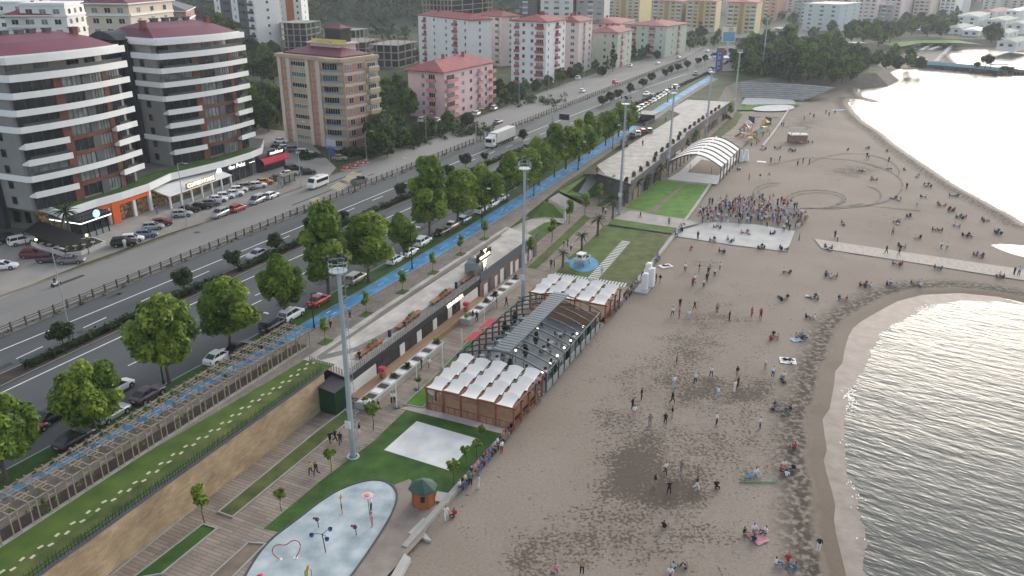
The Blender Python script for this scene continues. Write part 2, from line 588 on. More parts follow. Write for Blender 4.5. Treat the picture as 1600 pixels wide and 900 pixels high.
# --- sea
def sea_material():
 m = bpy.data.materials.new('sea_water')
 m.use_nodes = True
 nt = m.node_tree
 N, L = nt.nodes.new, nt.links.new
 bs = nt.nodes['Principled BSDF']
 bs.inputs['Base Color'].default_value = (0.105, 0.11, 0.102, 1)
 bs.inputs['Roughness'].default_value = 0.12
 bs.inputs['IOR'].default_value = 1.34
 bs.inputs['Specular IOR Level'].default_value = 0.095
 tc = N('ShaderNodeTexCoord')
 hs = []
 for sc, st, rot, w in ((0.34, (1.0, 3.0, 1), .42, 1.1), (1.0, (1.0, 2.6, 1), .25, .45), (2.8, (1.0, 1.8, 1), .6, .14), (0.08, (1, 2, 1), .5, 1.4)):
  mp = N('ShaderNodeMapping')
  mp.vector_type = 'TEXTURE'
  mp.inputs['Scale'].default_value = (1, 1 / st[1], 1)
  mp.inputs['Rotation'].default_value = (0, 0, rot - 1.0)
  n = N('ShaderNodeTexNoise')
  n.inputs['Scale'].default_value = sc
  n.inputs['Detail'].default_value = 2.5
  L(tc.outputs['Object'], mp.inputs['Vector'])
  L(mp.outputs['Vector'], n.inputs['Vector'])
  mu = N('ShaderNodeMath')
  mu.operation = 'MULTIPLY'
  mu.inputs[1].default_value = w
  L(n.outputs['Fac'], mu.inputs[0])
  hs.append(mu.outputs[0])
 a = hs[0]
 for b in hs[1:]:
  ad = N('ShaderNodeMath')
  L(a, ad.inputs[0])
  L(b, ad.inputs[1])
  a = ad.outputs[0]
 bp = N('ShaderNodeBump')
 bp.inputs['Strength'].default_value = 0.5
 bp.inputs['Distance'].default_value = 0.27
 L(a, bp.inputs['Height'])
 L(bp.outputs['Normal'], bs.inputs['Normal'])
 return m
SEA = sea_material()
b = MB()
b.flat([(0, -300), (3000, -300), (3000, 1800), (60, 1800), (60, 330), (20, 60)], ZW)
struct('sea_water', b, SEA)
# thin wash of water running up the sand, and the lines of foam that edge it
WASH = mat('thin_wash_water', (0.20, 0.155, 0.13), 0.6, 0.2, 0.5, 0.3, 1.6, spec=0.2, detail=7, col2=(0.27, 0.225, 0.20))
FOAM = mat('sea_foam', (0.66, 0.63, 0.59), 0.6, 0.12, 1.5)
_inner = ats([(1405, 980), (1392, 930), (1350, 892), (1356, 850), (1347, 815), (1345, 790), (1340, 765), (1322, 738), (1321, 720), (1318, 702), (1320, 678), (1322, 655), (1328, 640),
 (1335, 602), (1340, 585), (1350, 570), (1358, 552), (1366, 538), (1376, 525), (1386, 515), (1398, 507), (1420, 492), (1440, 483), (1465, 474), (1500, 469), (1560, 470), (1605, 478)], ZW)
_sm = ats(_near[:len(_inner)], ZW)
def dense(path, n):
 d = [0]
 for p, q_ in zip(path, path[1:]):
  d.append(d[-1] + math.hypot(q_[0] - p[0], q_[1] - p[1]))
 tt = np.linspace(0, d[-1], n)
 return list(zip(np.interp(tt, d, [p[0] for p in path]).tolist(), np.interp(tt, d, [p[1] for p in path]).tolist()))
A_, B_ = dense(_sm, 260), dense(_inner, 260)
wob = [noise.noise(Vector((k * .12, 1.7, 0))) * .9 + noise.noise(Vector((k * .45, 4.7, 0))) * .4 for k in range(260)]
B2_ = [lerp(a, c, 1 + .25 * w) for a, c, w in zip(A_, B_, wob)]
b = MB()
b.strip(A_, B2_, ZW + .018, ZW + .012)
struct('shore_wash', b, WASH)
b = MB()
fo = []
for k in range(259):
 s1 = noise.noise(Vector((k * .05, 9.1, 0))) + .35 * noise.noise(Vector((k * .4, 2.1, 0)))
 strong = .8 if 70 < k < 112 else .1
 for rep in range(5):
  w = max(0.0, (strong * .5 + s1) * .8 - .12) * random.uniform(.2, .9)
  if w < .08:
   continue
  p, a = lerp(B2_[k], B2_[k + 1], random.random()), A_[k]
  dx, dy = p[0] - a[0], p[1] - a[1]
  n_ = math.hypot(dx, dy) or 1
  o_ = random.gauss(0.0, .35)
  c_ = (p[0] + dx / n_ * o_, p[1] + dy / n_ * o_)
  r_ = .07 + .22 * w
  pts = []
  for j in range(7):
   t = 2 * math.pi * j / 7
   ex, ey = math.cos(t) * r_ * random.uniform(.6, 1.2) * 1.9, math.sin(t) * r_ * random.uniform(.4, 1.0)
   tx, ty = -dy / n_, dx / n_
   pts.append((c_[0] + tx * ex + dx / n_ * ey, c_[1] + ty * ex + dy / n_ * ey))
  b.flat(pts, ZW + .03 + random.random() * .02)
for path, amt in ((ats(_far[:24], ZW), 1.0),):
 pa = dense(path, 420)
 for k in range(419):
  if noise.noise(Vector((k * .06, 3.3, 1))) < .05:
   continue
  for rep in range(2):
   p = lerp(pa[k], pa[k + 1], random.random())
   pts = [(p[0] + random.gauss(0, .5) + math.cos(j * 1.05) * random.uniform(.2, .7), p[1] + random.gauss(0, .3) + math.sin(j * 1.05) * random.uniform(.2, .6)) for j in range(6)]
   cx_, cy_ = sum(p_[0] for p_ in pts) / 6, sum(p_[1] for p_ in pts) / 6
   pts.sort(key=lambda p_: math.atan2(p_[1] - cy_, p_[0] - cx_))
   b.flat(pts, ZW + .03 + random.random() * .02)
struct('sea_foam', b, FOAM, 'stuff')
# little tidal pool on the tongue of sand between the two bays
b = MB()
b.flat(ats([(1548, 383), (1562, 381), (1582, 382), (1612, 385), (1640, 392), (1640, 410), (1605, 403), (1582, 397), (1565, 391)], .03), .035)
struct('tidal_pool_water', b, SEA)
# --- street level: one sheet out to the horizon, with its bank down to the beach
TE = 53.0
edge = [pt(s, 55.0) for s in (20, 40, 60, 80)] + [pt(s, 47.5) for s in range(84, 116, 4)]
edge = [pt(s, 47.3) for s in range(0, 110, 4)] + [pt(s, 43.0) for s in range(112, 168, 6)] + [pt(s, 41.6) for s in range(168, 215, 3)] + [pt(s, 48.0) for s in range(216, 330, 6)]
far_edge = [(92, 352), (100, 366), (120, 384), (150, 392), (178, 402), (190, 420), (196, 455), (205, 500), (232, 560), (290, 600), (350, 604), (520, 650), (900, 810), (3000, 1530)]
right = edge + far_edge
b = MB()
b.flat(right + [(3000, 6000), (-4000, 6000), (-4000, -200), (right[0][0], -200)], ZU - .03)
struct('ground', b, SCRUB)
k0 = len(edge) - 1
bank_top = right[k0:]
bank_low = offset(bank_top, 9.0)
b = MB()
b.strip(bank_top, bank_low, ZU - .03, -1.2)
struct('shore_bank', b, mat('bank_earth', (0.16, 0.138, 0.115), .95, .25, .3, .4, 4, detail=8))
# --- asphalt of the dual carriageway, its service road and the side road along the cycle path
kerb_park = smooth([(0, 470), (60, 440), (130, 412), (262, 365), (400, 322), (500, 290), (585, 250), (690, 205), (800, 160), (925, 118), (1000, 95), (1100, 73)], ZU, 80, 3, (40, 0))
bikeL = smooth([(457, 522), (570, 449), (617, 422), (660, 396), (720, 360), (800, 310), (880, 267), (952, 222), (981, 202), (1000, 180), (1060, 148), (1100, 124)], ZU, 80, 3, (70, 12))
bikeR = smooth([(462, 533), (600, 452), (660, 412), (747, 360), (800, 326), (820, 314), (847, 300), (880, 279), (956, 234), (974, 219), (1010, 182), (1066, 152), (1106, 128)], ZU, 80, 3, (70, 12))
far_road_l = ats([(1150, 70), (1180, 60), (1235, 52), (1300, 46), (1400, 38), (1520, 28)], ZU)
far_road_r = ats([(1150, 88), (1190, 72), (1240, 66), (1300, 62), (1400, 52), (1520, 40)], ZU)
mid_w = offset(bikeL, -1.6)
b = MB()
b.poly([(p[0], p[1], ZU) for p in ([pt(30, -13.0)] if False else []) + [q_ for q_ in reversed(kerb_park)] + [q_ for q_ in mid_w] + far_road_r[:1] + far_road_l[:1]], 0)
b.poly([(p[0], p[1], ZU) for p in far_road_r + far_road_l[::-1]], 0)
struct('road', b, ASPH)
# service road is paler
fence_c = [pt(s, 0.0) for s in np.linspace(40, 455, 110)]
kp2 = smooth([(0, 470), (60, 440), (130, 412), (262, 365), (400, 322), (500, 290), (585, 250), (690, 205), (800, 160), (925, 118), (1000, 95), (1100, 73)], ZU, 110, 3, (40, 0))
b = MB()
b.strip([pt(s, -1.2) for s in np.linspace(45, 430, 110)], kp2[::1], ZU + .005)
b.f = [f[::-1] for f in b.f]
struct('service_road', b, ASPH2)
b = MB()
b.poly([(p[0], p[1], ZU + .006) for p in ats([(1240, 56), (1268, 30), (1285, 30), (1300, 56), (1280, 62)], ZU)])
b.poly([(p[0], p[1], ZU + .007) for p in ats([(1195, 46), (1240, 34), (1246, 40), (1215, 52)], ZU)])
struct('side_street', b, ASPH)
def line_strip(px, width, deg=3, z=ZU + .012, n=70, ext=(0, 0)):
 c = smooth(px, ZU, n, deg, ext)
 return offset(c, -width / 2), offset(c, width / 2), c
b = MB()
for px in ([(0, 550), (125, 496), (240, 449), (400, 381), (540, 325), (675, 270), (750, 240), (850, 197), (960, 155), (1060, 120)],
 [(0, 617), (75, 577), (200, 522), (307, 472), (500, 387), (610, 335), (780, 268), (850, 240), (960, 192), (1060, 152)]):
 l, r, c = line_strip(px, .2, 3, n=90, ext=(30, 10))
 b.strip(l, r, ZU + .012)
for px, dash, gap in (([(30, 557), (155, 502), (232, 467), (510, 343), (600, 305), (700, 266), (850, 208)], 4.4, 6.2),
 ([(22, 630), (70, 607), (144, 572), (300, 507), (450, 447), (610, 358), (760, 292), (870, 243), (1000, 185)], 4.2, 6.4),
 ([(17, 660), (87, 626), (170, 585), (300, 525), (440, 452), (620, 365), (800, 282)], 4.6, 5.6)):
 c = resample(smooth(px, ZU, 90, 3, (30, 30)), .5)
 k = 0
 while k + int(dash * 2) < len(c):
  seg = c[k:k + int(dash * 2) + 1]
  b.strip(offset(seg, -.1), offset(seg, .1), ZU + .012)
  k += int((dash + gap) * 2)
b.f = [f if True else f for f in b.f]
struct('road_markings', b, WHITEL)
b = MB()
for px in ([(516, 293), (535, 281), (550, 286), (532, 299)], [(530, 284), (545, 274), (560, 280), (546, 290)], [(483, 312), (497, 308), (505, 313), (490, 317)], [(540, 276), (552, 268), (566, 272), (556, 281)]):
 q_ = ats(px, ZU)
 for k in range(5):
  a0, a1 = k / 5, k / 5 + .12
  b.flat([lerp(q_[0], q_[3], a0), lerp(q_[1], q_[2], a0), lerp(q_[1], q_[2], a1), lerp(q_[0], q_[3], a1)], ZU + .013)
struct('yellow_road_markings', b, YELL)
rng = random.Random(44)
b = MB()
for k in range(46):
 s_, t_ = rng.uniform(62, 260), rng.choice((1.9, 5.3, 8.0, 18.0, 21.5, 25.5, 29.0, -5, -9))
 w_, l_ = rng.uniform(.5, 1.4), rng.choice((1.0, 2.5, 6, 14))
 p = pt(s_, t_ * 1.1)
 b.boxr(p[0], p[1], ZU - .05, l_, w_, .058, heading(s_))
struct('asphalt_patches', b, mat('patched_asphalt', (0.048, 0.05, 0.053), .9, .25, .7, detail=8))
# parking court in front of the shops and the paved side lots
b = MB()
b.flat(ats([(-60, 500), (0, 468), (60, 440), (130, 412), (262, 365), (400, 322), (505, 288), (525, 262), (470, 208), (405, 200), (330, 260), (200, 320), (0, 350), (-60, 370)], ZU), ZU + .008)
struct('parking_court', b, PARK)
b = MB()
b.flat(ats([(140, 398), (165, 385), (262, 345), (330, 312), (420, 272), (405, 262), (330, 280), (230, 312), (140, 352)], ZU), ZU + .05)
struct('shop_walkway', b, WALK)
kp3 = resample(kp2, 1.0)
b = MB()
b.strip(offset(kp3, -.55), offset(kp3, .25), ZU + .012)
b.f = [f for f in b.f]
struct('dirt_verge', b, DIRT)
# kerb, low dirt verge and grass between the side road and the cycle path
b = MB()
w0, w1 = offset(bikeL, -3.4), offset(bikeL, -.15)
b.strip(w0, w1, ZU + .09)
struct('grass_verge', b, DARKGRASS)
b = MB()
b.strip(offset(bikeL, -3.6), offset(bikeL, -3.4), ZU + .1)
b.strip(offset(bikeL, -.15), bikeL, ZU + .1)
b.strip(bikeR, offset(bikeR, .2), ZU + .1)
struct('kerb', b, KERB)
b = MB()
b.strip(bikeL, bikeR, ZU + .06)
struct('cycle_path', b, BLUE)
b = MB()
bc = resample([lerp(p, q_, .5) for p, q_ in zip(bikeL, bikeR)], .5)
k = 2
while k + 6 < len(bc):
 seg = bc[k:k + 4]
 b.strip(offset(seg, -.06), offset(seg, .06), ZU + .066)
 if (k // 10) % 4 == 1:
  b.strip(offset(bc[k + 5:k + 8], -.75), offset(bc[k + 5:k + 8], -.45), ZU + .066)
  b.strip(offset(bc[k + 5:k + 8], .35), offset(bc[k + 5:k + 8], .65), ZU + .066)
 k += 10
struct('cycle_path_markings', b, mat('pale_path_paint', (0.42, 0.55, 0.66), 0.7, .15, 1.0))
# brown footpath beside the cycle path
b = MB()
fpw = [5.4 - 3.2 * min(1, max(0, (p[1] - 140) / 45)) for p in bikeR]
b.strip(offset(bikeR, .2), [offset(bikeR, w)[i] for i, w in enumerate(fpw)], ZU + .03)
struct('footpath', b, PAVER)
# --- promenade at beach level
wall_foot = [pt(s, 47.4) for s in range(0, 112, 4)] + [pt(s, 46.0) for s in range(112, 345, 6)]
b = MB()
Ls, Rs = [], []
for s_ in np.linspace(18, 325, 150):
 l_ = pt(s_, 47.45 if s_ < 108 else 42.0 if s_ < 168 else 40.5)
 n1 = pt(s_, 48.5)
 ux, uy = n1[0] - l_[0], n1[1] - l_[1]
 un = math.hypot(ux, uy)
 k_ = 8.0
 while k_ < 40 and l_[0] + ux / un * k_ < (seaw_x(l_[1] + uy / un * k_) if l_[1] < 260 else 1e3 if k_ < 27 else -1e3):
  k_ += .05
 Ls.append(l_)
 Rs.append((l_[0] + ux / un * k_, l_[1] + uy / un * k_))
b.strip(Ls, Rs, ZP)
b.f = [f[::1] for f in b.f]
struct('promenade', b, DECK)
def sheet(name, px, z, m, kind='structure'):
 b_ = MB()
 b_.flat(ats(px, z), z)
 return struct(name, b_, m, kind)
def kerbed(name, px, z, m, kh=.10, kw=.14):
 """planted bed: soil/grass sheet inside a raised kerb that follows its outline"""
 w = ats(px, z)
 a = sum(p[0] * q_[1] - q_[0] * p[1] for p, q_ in zip(w, w[1:] + w[:1]))
 if a < 0:
  w = w[::-1]
 b_ = MB()
 b_.flat(w, z)
 struct(name, b_, m)
 for p, q_ in zip(w, w[1:] + w[:1]):
  L = math.hypot(q_[0] - p[0], q_[1] - p[1])
  kb.boxr((p[0] + q_[0]) / 2, (p[1] + q_[1]) / 2, z - .1, L + kw * .98, kw, kh + .1 + random.random() * .004, math.atan2(q_[1] - p[1], q_[0] - p[0]))
kb = MB()
sheet('lawn', [(412, 826), (500, 752), (585, 688), (635, 640), (700, 652), (775, 670), (785, 680), (760, 715), (735, 750), (705, 772), (684, 790), (660, 770), (640, 748), (617, 757), (600, 752), (562, 754), (500, 785), (440, 832)], ZP + .02, DARKGRASS)
sheet('white_concrete_pad', [(600, 703), (651, 658), (745, 685), (702, 735)], ZP + .05, mat('white_concrete', (0.60, 0.60, 0.58), .8, .12, .5, detail=12, contrast=1.6))
kerbed('planting_bed', [(150, 903), (172, 900), (400, 716), (520, 628), (512, 622), (398, 705)], ZP + .05, DARKGRASS)
kerbed('planting_bed', [(205, 905), (252, 897), (339, 826), (317, 819)], ZP + .05, DARKGRASS)
kerbed('planting_bed', [(341, 800), (363, 808), (548, 656), (540, 640), (500, 670)], ZP + .05, DRYGRASS)
kerbed('gravel_bed', [(325, 905), (388, 848), (415, 850), (360, 905)], ZP + .05, DIRT)
sheet('pavilion_path', [(626, 638), (640, 634), (796, 664), (786, 678)], ZP + .03, mat('pinkish_pavers', (0.42, 0.35, 0.33), .85, .15, 1.0))
kerbed('lawn', [(632, 632), (660, 606), (693, 575), (730, 534), (748, 522), (738, 545), (700, 580), (672, 606), (668, 612), (678, 620), (660, 637)], ZP + .05, LUSH)
sheet('sand_patch', [(617, 757), (640, 748), (660, 770), (684, 790), (660, 840), (600, 905), (545, 905), (575, 860), (595, 830), (612, 800), (619, 777)], ZP + .015, mat('trodden_sand', (0.25, 0.21, 0.18), .95, .2, .7, .3, 8, detail=8))
# lawns round the boat, with their chequered slab paths
sheet('lawn', [(863, 432), (890, 402), (925, 372), (945, 351), (1046, 369), (1028, 395), (1007, 420), (985, 446), (930, 455), (905, 452)], ZP + .02, DRYGRASS)
sheet('lawn', [(875, 420), (890, 402), (925, 372), (945, 351), (1000, 361), (985, 376), (970, 376), (925, 430), (905, 428)], ZP + .024, GRASS)
sheet('lawn', [(950, 350), (957, 342), (1058, 356), (1050, 365)], ZP + .30, RAMPG)
sheet('pale_paved_crossing', [(959, 341), (985, 329), (1072, 343), (1095, 348), (1058, 358)], ZP + .03, WALK)
sheet('lawn', [(977, 324), (1005, 302), (1031, 281), (1070, 285), (1012, 332)], ZP + .03, LUSH)
sheet('lawn', [(1020, 334), (1074, 286), (1113, 290), (1098, 310), (1082, 328), (1070, 341)], ZP + .03, LUSH)
sheet('trodden_track', [(1012, 332), (1070, 285), (1074, 286), (1020, 334)], ZP + .032, DIRT)
sheet('lawn', [(824, 418), (838, 420), (924, 340), (912, 336)], ZP + .03, GRASS)
sheet('lawn', [(931, 322), (942, 323), (1018, 268), (1010, 264)], ZP + .03, GRASS)
sheet('lawn', [(1023, 258), (1034, 262), (1065, 235), (1090, 205), (1132, 168), (1124, 165), (1075, 205)], ZP + .03, DRYGRASS)
sheet('lawn', [(1100, 222), (1112, 226), (1150, 196), (1160, 178), (1152, 174)], ZP + .03, DRYGRASS)
b = MB()
def checks(px, n):
 q_ = ats(px, ZP + .04)
 for k in range(n):
  a0, a1 = k / n, (k + .55) / n
  b.flat([lerp(q_[0], q_[3], a0), lerp(q_[1], q_[2], a0), lerp(q_[1], q_[2], a1), lerp(q_[0], q_[3], a1)], ZP + .05)
checks([(972, 376), (985, 378), (922, 451), (905, 448)], 30)
checks([(862, 431), (868, 426), (982, 443), (978, 449)], 24)
struct('stepping_slab_path', b, PALEC)
sheet('blue_sculpture_base', [(912 + 23 * math.cos(t * .262) , 412 + 12.5 * math.sin(t * .262)) for t in range(24)], ZP + .055, mat('blue_rubber', (0.07, 0.25, 0.42), .8, .15, .5))
sheet('blue_sculpture_path', [(880, 409), (884, 405), (898, 406), (896, 411)], ZP + .06, mat('blue_rubber', (0.07, 0.25, 0.42)))
# concrete apron and boardwalk strip that run out over the sand
sheet('concrete_apron', [(1056, 369), (1062, 352), (1120, 347), (1185, 351), (1242, 361), (1230, 393), (1140, 382)], .10, mat('worn_concrete', (0.40, 0.395, 0.38), .85, .22, .25, .1, 6, detail=10))
sheet('beach_boardwalk', [(1272, 373), (1280, 374), (1600, 421), (1640, 427), (1640, 446), (1600, 438), (1440, 412), (1284, 388)], .12, mat('pale_boards', (0.40, 0.355, 0.31), .9, .18, .5, .1, 6, detail=8, stretch=(4, 1, 1, rad(-20))))
# shelter base, splash pad, stage
sheet('shelter_floor', [(1042, 280), (1062, 268), (1095, 238), (1152, 247), (1120, 288)], ZP + .02, PALEC)
sheet('shelter_sand', [(1074, 269), (1096, 249), (1140, 256), (1122, 274)], ZP + .03, mat('trodden_sand', (0.25, 0.21, 0.18)))
SPLASH = [(366, 935), (400, 872), (425, 842), (462, 815), (500, 785), (530, 766), (562, 754), (587, 750), (605, 754), (617, 765), (620, 778), (613, 800), (596, 830), (576, 860), (548, 900), (500, 960), (430, 990)]
def chaikin(pts, k=2):
 for _ in range(k):
  o_ = []
  for p, q_ in zip(pts, pts[1:] + pts[:1]):
   o_ += [lerp(p, q_, .25), lerp(p, q_, .75)]
  pts = o_
 return pts
SPLASH = chaikin(SPLASH)
sp_mat = mat('pale_blue_concrete', (0.33, 0.43, 0.47), .78, .32, .42, .1, 6, col2=(0.51, 0.56, 0.57), detail=14, contrast=1.2)
sheet('splash_pad', SPLASH, ZP + .04, sp_mat)
w = ats(SPLASH, ZP)
a_ = sum(p[0] * q_[1] - q_[0] * p[1] for p, q_ in zip(w, w[1:] + w[:1]))
w = w if a_ > 0 else w[::-1]
b = MB()
ww = w + w[:1]
b.strip(offset(ww, .18), ww, ZP + .12)
b.strip(ww, offset(ww, 0.001), ZP + .12, ZP)
struct('splash_pad_edge', b, mat('dark_edging', (0.07, 0.07, 0.07), .8))
struct('bed_kerbs', kb, KERB)
sheet('amphitheatre_stage', [(1158, 163), (1166, 150), (1185, 147), (1215, 150), (1240, 157), (1245, 164), (1200, 164)], ZP + .02, mat('stage_paving', (0.36, 0.37, 0.38), .8, .1, .4))
sheet('lawn', [(1150, 172), (1165, 164), (1182, 163), (1250, 162), (1246, 165), (1190, 166), (1172, 172)], ZP + .03, LUSH)
sheet('white_oval_pad', chaikin([(1173, 170), (1190, 165), (1225, 163), (1244, 166), (1236, 172), (1205, 174), (1182, 173)]), ZP + .04, PALEC)
# tyre tracks curving over the sand
TRK = mat('tyre_rutted_sand', (0.135, 0.112, 0.092), .95, .3, .55, detail=9, col2=(0.23, 0.195, 0.165), contrast=1.6)
b = MB()
def track(px, wd=.5):
 w_ = dense(ats(px, 0.03), 60)
 b.strip(offset(w_, -wd / 2), offset(w_, wd / 2), .075)
def ell(cx, cy, rx, ry, t0, t1, n=28):
 return [(cx + rx * math.cos(t0 + (t1 - t0) * k / n), cy + ry * math.sin(t0 + (t1 - t0) * k / n)) for k in range(n + 1)]
track(ell(1275, 311, 46, 14, 2.6, 7.6))
track(ell(1276, 312, 40, 11, 3.2, 7.0))
track(ell(1330, 270, 75, 30, 3.6, 6.4))
track(ell(1338, 290, 72, 32, -1.2, 1.7))
track(ell(1350, 306, 26, 15, -1.4, 1.5))
track(ell(1212, 302, 35, 16, 2.2, 4.9))
track(ell(1212, 302, 28, 12, 2.2, 4.9))
track([(1180, 333), (1230, 326), (1300, 325), (1350, 318)])
track([(1200, 258), (1260, 246), (1330, 250), (1380, 262)])
track([(1250, 325), (1300, 327), (1360, 322), (1440, 330)], .35)
struct('tyre_tracks', b, TRK)
# ================================================================== BUILDINGS
GLASS = mat('dark_window_glass', (0.022, 0.026, 0.03), 0.12, 0.5, 0.35, spec=0.5, detail=1)
GLASS2 = mat('curtained_window_glass', (0.20, 0.22, 0.215), 0.2, 0.5, 0.6, spec=0.5, detail=1)
GLASS3 = mat('green_balcony_glass', (0.06, 0.17, 0.13), 0.15, 0.2, 0.6, spec=0.5)
FRAME = mat('white_window_frame', (0.6, 0.6, 0.59), 0.6, 0.0)
WHITE = mat('white_render', (0.70, 0.70, 0.69), 0.75, 0.06, 0.5, detail=8)
OFFW = mat('offwhite_render', (0.58, 0.57, 0.55), 0.8, 0.08, 0.4, detail=8)
BAND = mat('white_balcony_band', (0.76, 0.76, 0.75), 0.6, 0.04, 0.3, detail=8)
GREYW = mat('grey_render', (0.23, 0.225, 0.22), 0.85, 0.10, 0.4, detail=8)
CHAR = mat('charcoal_cladding', (0.030, 0.032, 0.040), 0.6, 0.15, 0.5)
SLATE = mat('slate_panel', (0.085, 0.09, 0.105), 0.6, 0.12, 0.6)
RUST = mat('rust_red_cladding', (0.155, 0.055, 0.036), 0.7, 0.15, 0.8)
MAROON = mat('maroon_roof', (0.135, 0.028, 0.05), 0.55, 0.10, 0.3, detail=8)
REDROOF = mat('red_tiled_roof', (0.24, 0.055, 0.055), 0.8, 0.22, 0.5, 0.4, 5, detail=8)
PINKROOF = mat('faded_red_roof', (0.30, 0.095, 0.10), 0.85, 0.2, 0.5, 0.3, 5, detail=8)
ORANGE = mat('orange_render', (0.42, 0.15, 0.055), 0.8, 0.1, 0.5)
BEIGE = mat('beige_render', (0.42, 0.335, 0.245), 0.85, 0.08, 0.4, detail=8)
CREAM = mat('cream_render', (0.56, 0.48, 0.40), 0.85, 0.07, 0.4, detail=8)
SALMON = mat('salmon_render', (0.40, 0.205, 0.155), 0.85, 0.08, 0.4)
PINK = mat('pink_render', (0.66, 0.47, 0.48), 0.85, 0.07, 0.3, detail=8)
PINKB = mat('pink_balcony_render', (0.55, 0.24, 0.25), 0.85, 0.1, 0.3)
REDB = mat('red_balcony_render', (0.40, 0.075, 0.085), 0.8, 0.1, 0.5)
MINT = mat('pale_green_render', (0.46, 0.50, 0.42), 0.85, 0.07, 0.3, detail=8)
YELLOW = mat('yellow_render', (0.55, 0.45, 0.24), 0.85, 0.08, 0.3)
OCHRE = mat('ochre_render', (0.38, 0.24, 0.10), 0.85, 0.08, 0.3)
PALEP = mat('pale_pink_render', (0.60, 0.50, 0.48), 0.85, 0.06, 0.3)
RAWC = mat('raw_concrete', (0.27, 0.255, 0.235), 0.92, 0.2, 0.35, 0.2, 4, detail=9)
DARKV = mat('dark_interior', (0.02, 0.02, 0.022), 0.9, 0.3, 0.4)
STEEL = mat('galvanised_steel', (0.36, 0.40, 0.43), 0.5, 0.1, 0.6, metal=0.3)
BLACK = mat('black_paint', (0.018, 0.018, 0.02), 0.5, 0.0)
WARM = mat('warm_lamp_glow', (1.0, 0.72, 0.38), 0.5, 0.0, emit=2.2)
LITSIGN = mat('lit_white_letters', (1.0, 0.98, 0.94), 0.5, 0.0, emit=.75)
LITWARM = mat('lit_warm_letters', (1.0, 0.86, 0.58), 0.5, 0.0, emit=1.2)
def lit_interior():
 m = bpy.data.materials.new('lit_shop_interior')
 m.use_nodes = True
 nt = m.node_tree
 bs = nt.nodes['Principled BSDF']
 bs.inputs['Roughness'].default_value = .25
 tc = nt.nodes.new('ShaderNodeTexCoord')
 no = nt.nodes.new('ShaderNodeTexNoise')
 no.inputs['Scale'].default_value = 1.6
 no.inputs['Detail'].default_value = 9
 rp = nt.nodes.new('ShaderNodeValToRGB')
 e = rp.color_ramp.elements
 e[0].position, e[1].position = .45, .85
 e[0].color, e[1].color = (.035, .022, .016, 1), (.34, .19, .075, 1)
 L = nt.links.new
 L(tc.outputs['Object'], no.inputs['Vector'])
 L(no.outputs['Fac'], rp.inputs['Fac'])
 L(rp.outputs['Color'], bs.inputs['Base Color'])
 L(rp.outputs['Color'], bs.inputs['Emission Color'])
 bs.inputs['Emission Strength'].default_value = .3
 return m
LITIN = lit_interior()
_wm = {}
def win_mesh(w, h, glass, frame, depth=.06):
 k = (round(w, 2), round(h, 2), glass.name, frame.name)
 if k not in _wm:
  b = MB()
  t = .07
  for x0, x1, z0, z1 in ((-w / 2 - t, w / 2 + t, -t, 0), (-w / 2 - t, w / 2 + t, h, h + t), (-w / 2 - t, -w / 2, 0, h), (w / 2, w / 2 + t, 0, h)):
   b.box(x0, -depth - .04, z0, x1, .02, z1, 1)
  n = max(1, round(w / .9))
  for i in range(1, n):
   x = -w / 2 + w * i / n
   b.box(x - .035, -depth - .03, 0, x + .035, .0, h, 1)
  b.box(-w / 2, -depth, 0, w / 2, -.02, h, 0)
  _wm[k] = b.mesh('window', [glass, frame])
 return _wm[k]
def balc_mesh(w, d, hp, m, rail=None, slab=.18):
 k = ('b', round(w, 2), round(d, 2), round(hp, 2), m.name, rail.name if rail else '')
 if k not in _wm:
  b = MB()
  b.box(-w / 2, -d, -slab, w / 2, .0, 0, 0)
  t = .1
  b.box(-w / 2, -d, 0.001, w / 2, -d + t, hp, 0)
  b.box(-w / 2, -d + t, 0.001, -w / 2 + t, 0, hp, 0)
  b.box(w / 2 - t, -d + t, 0.001, w / 2, 0, hp, 0)
  if rail:
   b.box(-w / 2 + .02, -d + .02, hp + .001, w / 2 - .02, -d + .07, hp + .32, 1)
  _wm[k] = b.mesh('balcony', [m, rail or m])
 return _wm[k]
def link(name, me, parent, loc, rot=0.0):
 o = bpy.data.objects.new(name, me)
 COL.objects.link(o)
 o.parent = parent
 o.location = loc
 o.rotation_euler = (0, 0, rot)
 return o
